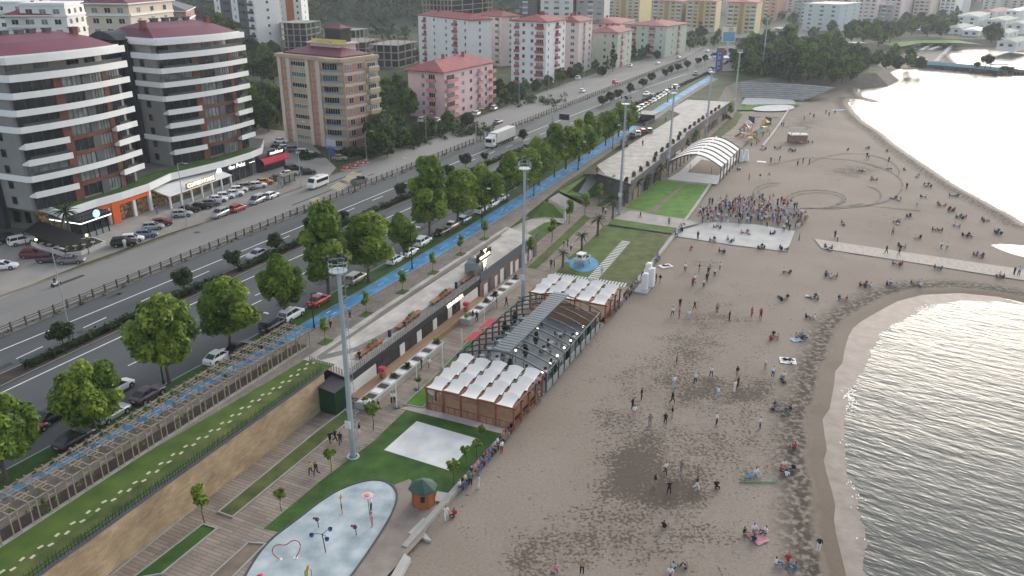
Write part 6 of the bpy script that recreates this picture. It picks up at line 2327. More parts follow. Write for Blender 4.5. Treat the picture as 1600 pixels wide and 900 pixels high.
root = thing('terrace_restaurant', 'restaurant under the terrace with black fascia, white panels and lit lettering', 'restaurant building', (bo[0], bo[1], ZP))
front = path_t(49.3, 111.4, 146.3, 4)
b = MB()
b.prism(front + [pt(146.3, T0), pt(111.4, T0)], ZP - .2, ZT - .76)
e0, e1 = pt(111.35, T0), pt(111.35, 49.3)
b.poly([(*e0, ZP), (*e1, ZP), (*e1, ZT), (*e0, ZU)])
b.sub(root.location).build('wall', CHAR, root)
b = MB()
b.prism(offset(front, .16) + [pt(146.3, 48.6), pt(111.4, 48.6)], ZT - .75, ZT + .04, 0, True, True)
b.sub(root.location).build('roof_slab', CHAR, root)
ZD1 = 1.2
b = MB()
b.prism(path_t(49.3, 111.6, 146, 4) + path_t(51.1, 111.6, 146, 4)[::-1], ZP - .1, ZD1, 0, True, False)
b.sub(root.location).build('raised_deck', mat('brown_decking', (0.27, 0.175, 0.105), .85, .2, .6, stretch=(.3, 2, 1, 1.05)), root)
for k, (s0, s1) in enumerate(((111.6, 117.5), (123.2, 124.4), (127.6, 128.8), (132.0, 133.1), (136.4, 137.6), (140.2, 146.0))):
 b = MB()
 wallstrip(b, path_t(49.42, s0, s1, 3), .08, ZD1, ZD1 + 1.75)
 b.sub(root.location).build('white_panel', OFFW, root)
for s0, s1 in ((117.8, 123.0), (124.6, 127.4), (129.0, 131.8), (133.3, 136.2), (137.8, 140.0)):
 b = MB()
 wallstrip(b, path_t(49.37, s0, s1, 2), .05, ZD1, ZD1 + 1.8)
 b.sub(root.location).build('shop_front', GLASS, root)
b = MB()
for q in np.arange(111.5, 146.2, .42):
 p = pt(q, 49.28)
 b.boxr(p[0], p[1], ZT + .05, .10, .16, .95, heading(q))
for t in np.arange(43.6, 49.2, .42):
 p = pt(111.45, t)
 b.boxr(p[0], p[1], terr_z(*p) - .05, .16, .10, 1.0, heading(111))
b.sub(root.location).build('parapet_fins', FINS, root)
p = pt(138.3, 49.62)
text_part('sign_lettering', 'VERAVERITA', .98, LITWARM, root, (p[0] - bo[0], p[1] - bo[1], ZT - .45 - ZP), rad(90), heading(138))
for q in (117.2, 140.0):
 p = pt(q, 50.6)
 b = MB()
 b.boxr(p[0], p[1], ZD1, .9, .9, 1.0, heading(q))
 b.boxr(p[0], p[1] - .1, ZD1 + 1.4, 1.1, 1.2, .7, heading(q) + .2, 1)
 b.boxr(p[0], p[1], ZD1 + 1.0, .1, .1, .4, 0)
 o = b.sub((p[0], p[1], ZD1)).build('red_stand', [BENCHW, mat('stand_red', (0.42, 0.03, 0.07), .6, .1, 1)])
 o.location, o.scale = (p[0], p[1], ZD1), (.7, .7, .8)
 tag(o, 'red covered stand on the brown deck, %s' % ('nearest the near mast' if q < 120 else 'beside the lit lettering'), 'stand')
# second, lower front with lattice panels
b2 = pt(146.7, 49.6)
root = thing('terrace_shop', 'shop under the terrace end with brown and white upright panels and dark parapet', 'shop building', (b2[0], b2[1], ZP))
f2 = path_t(49.4, 146.8, 169.5, 4)
b = MB()
b.prism(f2 + [pt(169.5, T0), pt(146.8, T0)], ZP - .2, ZT - .7)
b.sub(root.location).build('wall', mat('brown_brick_panel', (0.20, 0.115, 0.085), .85, .2, .8), root)
b = MB()
b.prism(offset(f2, .2) + [pt(169.7, 48.6), pt(146.8, 48.6)], ZT - .69, ZT + .03, 0, True, True)
wallstrip(b, path_t(49.5, 146.8, 169.5, 4), .12, ZT + .031, ZT + 1.05)
b.sub(root.location).build('parapet', SLATE, root)
for k in range(11):
 s = 148 + k * 2.0
 b = MB()
 wallstrip(b, path_t(49.5, s, s + (.9 if k % 3 else 1.3), .5), .08, ZP, ZP + 2.1 + .5 * (k % 2))
 b.sub(root.location).build('white_panel', OFFW if k % 3 != 1 else SLATE, root)
# rooftop sign with glass entrance
p = at(757, 428, tz(757, 428))
root = thing('rooftop_sign', 'black VERAVERITA sign with glowing letters above a small glass stair porch', 'sign', (p[0], p[1], tz(757, 428)), heading(146))
b = MB()
for x in (-.8, .5):
 b.tube([(x, 0, 0), (x, 0, 3.4)], .09, 5)
b.build('posts', CHAR, root)
b = MB()
b.box(-2.7, -.18, 2.9, 2.3, .18, 4.3)
b.box(-1.2, -.18, 4.302, .8, .18, 4.8)
b.build('board', BLACK, root)
text_part('sign_lettering', 'VERAVERITA', .72, LITWARM, root, (-.2, -.24, 3.45))
b = MB()
b.tube([(-.75, -.22, 4.65), (-.2, -.22, 3.95), (.35, -.22, 4.65)], .07, 4)
b.tube([(-.45, -.22, 4.65), (-.2, -.22, 4.3), (.05, -.22, 4.65)], .06, 4)
for k in range(4):
 w_ = .75 - k * .13
 b.box(-.2 - w_, -.2, 2.5 - k * .35, -.2 + w_, -.15, 2.72 - k * .35)
b.build('glowing_emblem', LITWARM, root)
b = MB()
b.box(-2.4, .4, 0, .4, 2.6, 2.3)
b.lathe([(1.2, 2.3), (1.0, 2.8), (.5, 3.15), (0.01, 3.25)], 10, (-1.0, 1.5, 0))
b.build('glass_porch', [mat('porch_glass', (0.20, 0.23, 0.24), .1, .2, 1, spec=.6)], root)
# long timber benches with planters on the terrace
def bench(px0, px1, label):
 z = tz(*lerp(px0, px1, .5))
 a, c = at(px0[0], px0[1], z), at(px1[0], px1[1], z)
 L = math.hypot(c[0] - a[0], c[1] - a[1])
 root = thing('planter_bench', label, 'bench', (a[0], a[1], z), math.atan2(c[1] - a[1], c[0] - a[0]), 'long timber benches on the terrace')
 b = MB()
 b.box(0, -.4, .36, L, .4, .5)
 for k in range(5):
  x = L * (k + .5) / 5
  b.box(x - .12, -.34, 0, x + .12, .34, .36)
 b.build('seat', BENCHW, root)
 b = MB()
 b.box(L * .45, -.3, .502, L * .75, .3, .78)
 pb = b.build('planter_box', BENCHW, root)
 b = MB()
 rng = random.Random(int(px0[0]))
 leaves(b, [((L * rng.uniform(.47, .73), rng.uniform(-.1, .1), .85), .25) for _ in range(7)], 160, .14, rng)
 b.build('plants', LEAF, pb)
bench((558, 561), (598, 533), 'long timber bench nearest the green cabin on the terrace')
bench((621, 516), (656, 489), 'long timber bench with a seated person, second along the terrace')
bench((674, 477), (705, 455), 'long timber bench third along the terrace, above the lit lettering')
bench((720, 444), (748, 424), 'long timber bench just below the rooftop sign')
for i, (x, y) in enumerate(((609, 526), (713, 450))):
 p = at(x, y, tz(x, y))
 b = MB()
 b.box(-.18, -.18, 0, .18, .18, .95)
 b.box(-.21, -.21, .952, .21, .21, 1.03)
 o = b.build('litter_bin', CHAR)
 o.location, o.rotation_euler = (p[0], p[1], tz(x, y)), (0, 0, RH)
 tag(o, 'dark square litter bin on the terrace, %s' % ('between the first two benches' if i == 0 else 'beside the bench below the rooftop sign'), 'litter bin')
# young trees in square beds on the terrace and saplings on the promenade
SAP = [make_tree('young_tree', 'tree', .75, 1.9, 1.3, 420, .17, 31, LEAF, .045, .6, 1.2, 10, (.4, .5, .1)), make_tree('young_tree', 'tree', .65, 1.5, 1.2, 360, .16, 32, LEAF, .045, .6, 1.2, 10)]
bed = MB()
for i, (x, y) in enumerate(((509, 534), (572, 491), (629, 456), (677, 426), (720, 397), (757, 373))):
 z = tz(x, y)
 p = at(x, y, z)
 bed.boxr(p[0], p[1], z - .01, 1.9, 1.5, .035, RH)
 place(SAP[0], (p[0], p[1], z + .02), i * 2.0, 'slim young tree in a square bed on the terrace, %s from the pergola end' % ordinal(i), 'young trees in square terrace beds', 1.15)
struct('tree_beds', bed, DARKGRASS)
for i, (x, y, k, s, lab) in enumerate(((320, 817, 0, 1.5, 'bright green young tree beside the lower planting bed'), (440, 798, 1, 1.1, 'thin sapling at the boardwalk edge nearest the splash pad'), (518, 736, 1, 1.2, 'thin sapling at the lawn edge left of the floodlight mast'),
 (583, 672, 1, 1.6, 'small leafy tree just right of the near floodlight mast'), (654, 608, 1, .8, 'low bush at the corner of the small lawn by the pavilion'), (516, 640, 1, .9, 'small plant at the foot of the green cabin'),
 (745, 715, 1, 1.0, 'sapling in the dark grass right of the white pad'), (728, 725, 1, 1.0, 'sapling at the sandy edge of the lawn by the pad'), (708, 757, 1, 1.3, 'bush behind the round timber kiosk'), (752, 690, 1, .9, 'sapling at the far corner of the white pad'),
 (830, 408, 0, 1.6, 'small round tree on the promenade behind the second mast'), (862, 378, 0, 1.6, 'small round tree left of the strip lawn'), (889, 349, 0, 1.7, 'small round tree at the foot of the steps'), (914, 338, 0, 1.7, 'small round tree at the far side of the steps'),
 (937, 319, 0, 1.6, 'small round tree next to the sloping lawn'), (957, 305, 0, 1.6, 'small tree near the third mast base'), (978, 300, 0, 1.5, 'small tree behind the third mast'), (1095, 208, 0, 1.7, 'small tree beside the fifth mast path'), (1140, 188, 0, 2.0, 'bushy tree on the verge by the playground'),
 (1075, 238, 0, 1.4, 'shrub-like tree beside the arched shelter'), (1087, 225, 0, 1.5, 'small tree beyond the arched shelter'))):
 p = at(x, y, ZP)
 place(SAP[k], (p[0], p[1], ZP + .03), i * 1.3, lab, 'young trees along the promenade', s)
# planted ramps and steps from the street down to the promenade
def slope(name, pts, m, kind='structure'):
 b_ = MB()
 b_.poly([(*at(x, y, z), z) for x, y, z in pts])
 o_ = struct(name, b_, m, kind)
 n_ = o_.data.polygons[0].normal
 if n_.z < 0:
  o_.data.flip_normals()
 return o_
z1, z2, z3 = ZU + .03, 3.0, ZP + .06
slope('sloping_lawn', [(790, 352, z1), (845, 312, z1), (862, 318, 4.4), (885, 330, 1.6), (884, 341, .7), (850, 339, 2.4), (826, 342, 3.0), (795, 358, 4.2)], RAMPG)
slope('sloping_lawn', [(826, 366, 2.6), (850, 348, 2.2), (866, 345, 1.6), (872, 353, z3), (850, 370, z3), (829, 387, z3)], RAMPG)
slope('ramp', [(795, 358, 4.2), (826, 342, 3.0), (850, 339, 2.4), (884, 341, .7), (880, 350, z3), (866, 345, 1.6), (850, 348, 2.2), (826, 366, 2.6), (805, 375, 4.0)], WALK)
slope('sloping_lawn', [(870, 297, z1), (921, 261, z1), (929, 265, 4.8), (902, 292, 2.6), (902, 300, 1.9), (923, 308, .8), (920, 317, z3), (905, 312, 1.5), (884, 303, 4.0)], RAMPG)
slope('sloping_lawn', [(918, 299, 1.5), (946, 270, 3.8), (966, 281, 1.8), (964, 288, .8), (938, 306, z3), (925, 307, .8)], RAMPG)
slope('ramp', [(902, 292, 2.6), (929, 265, 4.8), (946, 270, 3.8), (918, 299, 1.5), (923, 308, .8), (902, 300, 1.9)], mat('grey_ramp_paving', (0.30, 0.30, 0.30), .85, .12, .5))
b = MB()
b.strip(path_t(41.5, 167, 214, 3), path_t(42.4, 167, 214, 3), ZU - .06, ZP - .1)
struct('bank_soil', b, SCRUB)
a, c = at(857, 311, ZU), at(872, 302, ZU)
a2_, c2_ = at(892, 332, ZP), at(911, 323, ZP)
b = MB()
for k in range(16):
 q0, q1 = k / 16, (k + 1) / 16
 zt_ = ZU - (ZU - ZP) * q0
 b.prism([lerp(a, a2_, q0), lerp(c, c2_, q0), lerp(c, c2_, q1), lerp(a, a2_, q1)], ZP - .4, zt_ + .02)
struct('steps', b, CONC)
p = at(882, 344, ZP)
b = MB()
b.tube([(0, 0, 0), (0, 0, 3.6)], [.28, .22], 8)
o = b.build('white_totem', WHITE)
o.location = (p[0], p[1], ZP)
tag(o, 'plain white upright totem at the foot of the sloping lawn', 'totem')
# planters with chequered slabs on the boardwalk
def planter(s0, s1, t, label):
 p = pt(s0, t)
 root = thing('long_planter', label, 'planter', (p[0], p[1], ZP), heading((s0 + s1) / 2))
 L, PH = s1 - s0, .9
 b = MB()
 b.box(0, -.95, 0, L, .95, PH, 0)
 b.build('plinth', CONC, root)
 n = int(L / 1.45)
 for k in range(n):
  x = L * (k + .5) / n
  b = MB()
  b.box(x - .53, -.66, PH + .002, x + .53, .66, PH + .038)
  b.build('slab', CHAR if k % 2 else WHITE, root)
 rng = random.Random(int(s0))
 for k, x in enumerate((.6, L * .38, L * .55, L - .7)):
  b = MB()
  leaves(b, [((x + rng.uniform(-.2, .2), rng.uniform(-.2, .2), PH + .28 + rng.uniform(0, .2)), .32) for _ in range(5)], 140, .15, rng)
  b.build('potted_shrub', LEAF if k in (0, 3) else LEAFD, root)
planter(110.6, 131.0, 52.05, 'long low concrete planter with chequered slabs nearest the near mast')
planter(137.2, 157.6, 51.9, 'long low concrete planter with chequered slabs ending at the second mast')
# ---- pavilions ---------------------------------------------------------------------------
def sail_pavilion(s0, t0, Ls, Lt, nx, ny, label):
 """local x seawards, y along the road"""
 p = pt(s0, t0)
 root = thing('sail_pavilion', label, 'café pavilion', (p[0], p[1], ZP), heading(s0 + Ls / 2) - rad(90))
 h = 3.0
 b = MB()
 b.box(0, 0, .0, Lt, Ls, .12)
 b.build('floor', mat('timber_floor', (0.22, 0.13, 0.085), .8, .2, 1), root)
 for i in range(nx + 1):
  for y in (0, Ls):
   b = MB()
   x = Lt * i / nx
   b.box(x - .11, y - .11, .12, x + .11, y + .11, h)
   b.build('post', TIMB, root)
 for j in range(1, ny):
  for x in (0, Lt):
   b = MB()
   b.box(x - .11, Ls * j / ny - .11, .12, x + .11, Ls * j / ny + .11, h)
   b.build('post', TIMB, root)
 for j in range(ny + 1):
  b = MB()
  y = Ls * j / ny
  b.box(-.3, y - .07, h, Lt + .3, y + .07, h + .22)
  b.build('roof_beam', TIMB, root)
 for i in range(nx + 1):
  b = MB()
  x = Lt * i / nx
  b.box(x - .09, -.3, h + .222, x + .09, Ls + .3, h + .36)
  b.build('roof_beam', TIMB, root)
 cx, cy = Lt / nx, Ls / ny
 for i in range(nx):
  for j in range(ny):
   b = MB()
   n = 5
   x0, y0 = i * cx + .12, j * cy - .25
   sx, sy = cx - .24, cy + .12
   g_ = [[None] * (n + 1) for _ in range(n + 1)]
   for u in range(n + 1):
    for v in range(n + 1):
     a, c = u / n, v / n
     z = h + .38 + .62 * c * (.55 + .45 * math.sin(math.pi * a)) - .16 * math.sin(math.pi * c) + (.15 if (i + j) % 2 else 0)
     ins_ = .18 * math.sin(math.pi * c) * (1 if u == 0 else -1 if u == n else 0)
     g_[u][v] = (x0 + sx * a + ins_, y0 + sy * c, z)
   for u in range(n):
    for v in range(n):
     b.poly([g_[u][v], g_[u + 1][v], g_[u + 1][v + 1], g_[u][v + 1]])
   b.build('sail', SAIL, root, True)
 for x0, y0, x1, y1 in ((0, 0, Lt, 0), (0, Ls, Lt, Ls), (0, 0, 0, Ls), (Lt, 0, Lt, Ls)):
  b = MB()
  n = 2
  d = math.hypot(x1 - x0, y1 - y0)
  r = math.atan2(y1 - y0, x1 - x0)
  b.boxr((x0 + x1) / 2, (y0 + y1) / 2, 1.0, d, .08, .1, r)
  for k in range(int(d / .9)):
   q_ = (k + .5) * .9 / d
   b.boxr(x0 + (x1 - x0) * q_, y0 + (y1 - y0) * q_, .12, .07, .07, .88, r)
  b.build('railing', TIMB, root)
 for i in range(nx):
  if i in (1, 2):
   b = MB()
   b.box(Lt * i / nx + .15, .02, .2, Lt * (i + 1) / nx - .15, .05, 2.3)
   b.build('wall_panel', mat('light_brown_panel', (0.30, 0.17, 0.11), .8, .15, 1), root)
 return root
PA = sail_pavilion(114.0, 59.6, 9.2, 12.3, 5, 4, 'white sail-roofed timber pavilion nearest the square concrete pad')
PC = sail_pavilion(146.3, 59.0, 7.6, 13.1, 5, 3, 'white sail-roofed timber pavilion on the boat lawn side of the steel hall')
# arched steel hall between them
p = pt(123.6, 58.6)
Lh, Wd = 22.4, 13.4
root = thing('arched_pavilion', 'open arched steel café hall with dark central roof strip', 'café pavilion', (p[0], p[1], ZP), heading(134) - rad(90))
b = MB()
b.box(0, 0, 0, Wd, Lh, .14)
b.build('floor', mat('grey_blue_decking', (0.20, 0.22, 0.24), .75, .12, .6), root)
arch = lambda x: 3.0 + 1.75 * math.sin(math.pi * x / Wd)
for k in range(11):
 y = Lh * k / 10
 b = MB()
 b.tube([(Wd * i / 12, y, arch(Wd * i / 12)) for i in range(13)], .11, 5)
 b.build('arch_rib', FRAMEM, root)
 for x in (0, Wd):
  b = MB()
  b.box(x - .1, y - .1, .14, x + .1, y + .1, 3.0)
  b.build('post', FRAMEM, root)
for y in (0.0, Lh):
 b = MB()
 for i in range(1, 8):
  x = Wd * i / 8
  b.tube([(x, y, 2.7), (x, y, arch(x))], .05, 4)
 b.box(0, y - .06, 2.62, Wd, y + .06, 2.75)
 b.build('gable_bars', FRAMEM, root)
b = MB()
for x in (0, Wd):
 b.box(x - .08, 0, 2.9, x + .08, Lh, 3.05)
b.build('eaves_rail', FRAMEM, root)
b = MB()
b.box(Wd / 2 - 1.25, -.2, 4.78, Wd / 2 + 1.25, Lh + .2, 4.98)
for k in range(28):
 b.box(Wd / 2 - 1.2, Lh * k / 28, 4.982, Wd / 2 + 1.2, Lh * k / 28 + .12, 5.03)
b.build('roof_strip', mat('blue_grey_metal_roof', (0.10, 0.125, 0.145), .5, .1, 1), root)
for k in range(5):
 b = MB()
 b.box(Wd - .02, Lh * k / 5 + .3, .2, Wd + .02, Lh * (k + 1) / 5 - .2, 1.35)
 b.build('glass_screen', mat('pale_glass', (0.25, 0.28, 0.28)), root)
b = MB()
b.box(4.5, Lh - .16, .14, Wd - .5, Lh - .1, 2.6)
b.build('timber_screen', mat('light_brown_panel', (0.30, 0.17, 0.11)), root)
for y0 in (5.5, 10.5):
 b = MB()
 b.poly([(-1.9, y0, 2.2), (.3, y0, 2.9), (.3, y0 + 3.4, 2.9), (-1.9, y0 + 3.4, 2.2)])
 b.poly([(-1.9, y0, 2.2), (-1.9, y0 + 3.4, 2.2), (-1.9, y0 + 3.4, 1.95), (-1.9, y0, 1.95)])
 b.build('red_awning', mat('red_awning', (0.50, 0.025, 0.05)), root)
hall = root
h_rot = heading(134) - rad(90)
h_at = lambda x, y: (p[0] + math.cos(h_rot) * x - math.sin(h_rot) * y, p[1] + math.sin(h_rot) * x + math.cos(h_rot) * y)
TABLE = thing('cafe_table', None, 'café table')
TBL.build('tabletop', mat('grey_table', (.35, .35, .34), .6, .1, 1), TABLE)
CHAIR = CHM.build('cafe_chair', CHAR)
CHAIR['category'] = 'chair'
POT = thing('potted_shrub', None, 'potted plant')
b = MB()
b.lathe([(.22, 0), (.34, .55), (.28, .55)], 8)
b.build('pot', CHAR, POT)
b = MB()
rng = random.Random(8)
leaves(b, [((0, 0, .8 + .35 * k), .5 - .09 * k) for k in range(4)], 340, .17, rng)
b.build('foliage', LEAFD, POT)
GLOBE = thing('globe_lamp', None, 'lamp')
b = MB()
b.tube([(0, 0, 0), (0, 0, 1.9)], .04, 5)
b.build('post', BLACK, GLOBE)
b = MB()
b.ball((0, 0, 2.0), .17)
b.build('globe', WARM, GLOBE)
for i, (x, y) in enumerate(((66, 386), (78, 388), (90, 391), (104, 391), (118, 390), (132, 388), (146, 384))):
 q = at(x, y, ZU + .77)
 place(TABLE, (q[0], q[1], ZU + .77), 0, 'pale table on the planted terrace of the black corner café, %s from the left' % ordinal(i), 'tables on the corner café terrace')
 for t in (.4, 2.6):
  place(CHAIR, (q[0] + .8 * math.cos(t), q[1] + .8 * math.sin(t), ZU + .77), t - rad(90), 'dark chair at the %s table of the corner café terrace' % ordinal(i), 'chairs on the corner café terrace')
rng = random.Random(12)
spots = [(x, y) for y in np.arange(1.6, Lh - 1, 2.9) for x in (1.6, 4.2, 9.0, 11.6)]
n = 0
for i, (x, y) in enumerate(spots):
 if rng.random() < .12 or n > 24:
  continue
 x, y = x + rng.uniform(-.3, .3), y + rng.uniform(-.4, .4)
 q = h_at(x, y)
 place(TABLE, (q[0], q[1], ZP + .14), 0, 'pale café table under the arched hall on its %s, %s from the near end' % ('sea side' if x > 6 else 'boardwalk side', ordinal(n)), 'café tables in the arched hall')
 for k in range(3):
  t = rng.uniform(0, 6.28) if k == 0 else t + 2.1
  c = h_at(x + .75 * math.cos(t), y + .75 * math.sin(t))
  place(CHAIR, (c[0], c[1], ZP + .14), h_rot + t - rad(90), 'dark café chair at the %s table of the arched hall' % ordinal(n), 'chairs in the arched hall')
 n += 1
for i, (x, y) in enumerate(((6.6, 3.2), (6.7, 8.4), (6.4, 13.0), (12.6, 5.0), (12.7, 9.8), (12.6, 15.5), (12.7, 19.0), (.5, 14.5), (.4, 18.5))):
 q = h_at(x, y)
 place(POT, (q[0], q[1], ZP + .14), i, 'bushy potted shrub in the arched hall, %s' % ('%s along the middle' % ORD[i] if i < 3 else '%s along the sea-side glass' % ORD[i - 3] if i < 7 else '%s along the boardwalk side' % ORD[i - 7]), 'potted shrubs in the arched hall')
for i in range(9):
 q = h_at(12.2 if i < 7 else 6.2, 1.6 + 2.7 * i if i < 7 else 6 + 8 * (i - 7))
 place(GLOBE, (q[0], q[1], ZP + .14), 0, 'glowing globe lamp %s' % ('on the sea side of the arched hall, %s from the near end' % ORD[i] if i < 7 else 'in the middle of the arched hall, %s of two' % ORD[i - 7]), 'globe lamps in the arched hall')
# sea wall: low pale kerb the crowd sits on
b = MB()
sw = [q for q in SEAW if 62 < q[1] < 206]
b.prism(offset(sw, .32) + offset(sw, -.32)[::-1], -.3, ZP + .12, 0, True, True)
o = b.build('sea_wall', KERB)
tag(o, 'low pale concrete sea wall between promenade and sand that people sit on', 'wall')
for px, th, lab in (([(610, 908), (632, 871), (642, 878), (622, 915)], .5, 'broken length of white concrete wall lying at the bottom edge'), ([(638, 838), (662, 814), (671, 818), (648, 843)], .45, 'tilted concrete slab on the sand below the kiosk'),
     ([(650, 838), (662, 833), (674, 848), (665, 846)], .3, 'smaller broken slab leaning against the tilted one')):
 w_ = ats(px, .0)
 c = (sum(q[0] for q in w_) / 4, sum(q[1] for q in w_) / 4, 0)
 b = MB()
 b.prism(w_, -.1, th)
 o = b.sub(c).build('concrete_slab', CONC)
 o.location = c
 tag(o, lab, 'concrete slab')
w_ = ats([(683, 768), (706, 772), (700, 787), (679, 783)], ZP)
b = MB()
b.flat(w_, ZP + .07)
struct('kiosk_paving', b, CONC)
# timber kiosk
p = at(662, 786, ZP)
root = thing('round_kiosk', 'octagonal timber kiosk with dark green conical roof', 'kiosk', (p[0], p[1], ZP), .2)
root.scale = (.7, .7, .9)
oc = [(1.75 * math.cos(k * .7854 + .39), 1.75 * math.sin(k * .7854 + .39)) for k in range(8)]
b = MB()
b.prism(oc, 0, 2.3)
for x, y in oc:
 b.boxr(x, y, 0, .16, .16, 2.3, math.atan2(y, x))
b.build('wall', mat('orange_timber', (0.32, 0.105, 0.045), .75, .25, 2.5, stretch=(1, 1, 6)), root)
b = MB()
b.lathe([(2.25, 2.25), (2.15, 2.45), (1.1, 2.95), (.02, 3.35)], 8)
b.lathe([(2.25, 2.25), (0.1, 2.25)], 8)
b.build('roof', mat('dark_green_roof', (0.045, 0.085, 0.07), .75, .2, 1), root)
for t in (-1.75, -.2):
 b = MB()
 b.boxr(1.64 * math.cos(t), 1.64 * math.sin(t), 1.0, .1, .75, .85, t)
 b.build('window', GLASS, root)
# splash pad toys
def toy(name, label, px, z=ZP + .04, rot=0.0):
 p_ = at(px[0], px[1], z)
 t_ = thing(name, label, 'water play', (p_[0], p_[1], z), rot)
 t_.scale = (.7, .7, .7 if name != 'flower_spray' else .85)
 return t_
REDM = mat('toy_red', (0.45, 0.03, 0.05), .45, .08, 1)
t = toy('heart_arch', 'red tubular heart-shaped water arch on the splash pad', (450, 873), rot=rad(8))
hp = [(-1.3, 0), (-2.3, .9), (-2.5, 2.0), (-2.0, 2.8), (-1.1, 3.0), (-.35, 2.75), (.15, 2.9), (.9, 3.5), (1.8, 3.6), (2.4, 2.8), (2.2, 1.6), (1.3, 0)]
hp = [hp[0]] + [q for i in range(len(hp) - 1) for q in (lerp(hp[i], hp[i + 1], .3), lerp(hp[i], hp[i + 1], .7))] + [hp[-1]]
b = MB()
b.tube([(x * .8, 0, z * .85) for x, z in hp], .07, 6)
b.build('tube', REDM, t)
b = MB()
for x in (-1.05, 1.05):
 b.boxr(x, 0, 0, .6, .5, .05)
b.build('footing', WHITE, t)
t = toy('arched_spray', 'red domed spray arch on two legs at the bottom edge of the splash pad', (410, 925))
b = MB()
for s in (-1, 1):
 b.tube([(s * .95, 0, 0), (s * .85, 0, 1.2), (s * .45, 0, 2.3)], .07, 6)
b.build('legs', REDM, t)
b = MB()
b.ball((0, 0, 2.4), .62, 10, 0, .6)
b.build('dome', REDM, t)
for s in (-1, 1):
 b = MB()
 b.ball((s * .3, -.25, 2.75), .12)
 b.build('spot', BLACK, t)
t = toy('tipping_buckets', 'brown post with three arms ending in blue tipping buckets', (509, 863))
b = MB()
b.tube([(0, 0, 0), (-.25, 0, 3.2)], .08, 6)
for k, (x, y) in enumerate(((-1.7, -.1), (.6, 1.2), (.6, -.9))):
 b.tube([(-.25, 0, 3.1), (x * .6, y * .6, 3.3), (x, y, 3.1)], .05, 5)
b.build('post', mat('toy_brown', (0.14, 0.06, 0.06), .5, .1, 1), t)
for x, y in ((-1.7, -.1), (.6, 1.2), (.6, -.9)):
 b = MB()
 b.lathe([(.05, 2.75), (.28, 2.85), (.33, 3.2)], 8, (x, y, 0))
 b.build('bucket', mat('toy_blue', (0.04, 0.13, 0.30), .45, .1, 1), t)
t = toy('flower_spray', 'tall green stalk with pink and yellow flower disc on the splash pad', (578, 806))
b = MB()
b.tube([(0, 0, 0), (-.15, 0, 2.9)], .07, 6)
b.build('stalk', mat('toy_green', (0.06, 0.22, 0.09), .45, .1, 1), t)
b = MB()
b.lathe([(.02, 3.0), (.9, 2.95), (.9, 3.02), (.02, 3.08)], 14, (-.15, 0, 0))
b.build('petals', mat('toy_pink', (0.62, 0.40, 0.46), .5, .08, 1), t)
b = MB()
b.lathe([(.38, 3.08), (.38, 3.14), (.02, 3.18)], 10, (-.15, 0, 0))
b.build('disc', mat('toy_yellow', (0.50, 0.32, 0.06), .5, .15, 1), t)
t = toy('striped_post', 'slim orange and black banded post at the back of the splash pad', (535, 803))
for k, m in enumerate((mat('toy_orange', (0.55, 0.28, 0.08), .5, .1, 1), BLACK, mat('toy_orange', (0.55, 0.28, 0.08)))):
 b = MB()
 b.tube([(-.03 * k, 0, k * .95), (-.03 * (k + 1), 0, k * .95 + .94)], .085, 6)
 b.build('band', m, t)
b = MB()
b.lathe([(.05, 2.9), (.3, 2.95), (.12, 3.3), (.02, 3.7)], 8)
b.build('finial', mat('toy_yellow', (0.62, 0.38, 0.03)), t)
for px, lab in (((498, 824), 'small purple-headed spray post left of the tipping buckets'), ((557, 836), 'small purple-headed spray post right of the tipping buckets')):
 t = toy('spray_post', lab, px)
 b = MB()
 b.tube([(0, 0, 0), (-.08, 0, 1.15)], .07, 6)
 b.build('post', mat('toy_blue', (0.04, 0.13, 0.30)), t)
 b = MB()
 b.ball((-.12, 0, 1.45), .34, 8)
 b.tube([(-.1, 0, 1.45), (-.7, .1, 1.6)], [.12, .2], 6)
 b.build('head', mat('toy_purple', (0.14, 0.045, 0.09), .5, .1, 1), t)
t = toy('yellow_slide_spray', 'yellow and green hooped spray at the bottom of the splash pad', (482, 905))
b = MB()
b.tube([(-.2, 0, 0), (-.1, 0, 1.4), (.1, 0, 2.1), (.35, 0, 2.2)], [.22, .2, .2, .26], 6)
b.build('spout', mat('toy_yellow', (0.62, 0.38, 0.03)), t)
b = MB()
b.tube([(-.45, 0, 0), (-.4, 0, 1.3), (.1, 0, 2.0), (.5, 0, 1.5), (.5, 0, 0)], .05, 5)
b.build('hoop', mat('toy_green', (0.05, 0.30, 0.08)), t)
# boat on its blue base
p = at(908, 414, ZP)
root = thing('fishing_boat', 'old white fishing boat with small cabin set up on a blue base', 'boat', (p[0], p[1], ZP + .06), rad(236))
root.scale = (.72, .72, .78)
st_ = [(-3.3, .9, .9, 1.9), (-2.2, 1.35, .5, 1.75), (-.5, 1.5, .35, 1.65), (1.2, 1.35, .4, 1.8), (2.6, .75, .7, 2.1), (3.4, .06, 1.3, 2.4)]
b = MB()
rings = [[(x, -w, zt), (x, -w * .8, (zk + zt) / 2), (x, 0, zk), (x, w * .8, (zk + zt) / 2), (x, w, zt)] for x, w, zk, zt in st_]
for r0, r1 in zip(rings, rings[1:]):
 for k in range(4):
  b.poly([r0[k], r0[k + 1], r1[k + 1], r1[k]])
  b.poly([r0[k], r1[k], r1[k + 1], r0[k + 1]][::1])
b.poly(rings[0])
for r0, r1 in zip(rings, rings[1:]):
 for k in (0, 4):
  q0, q1 = Vector(r0[k]), Vector(r1[k])
  b.tube([tuple(q0), tuple(q1)], .08, 4)
b.build('hull', WHITE, root)
b = MB()
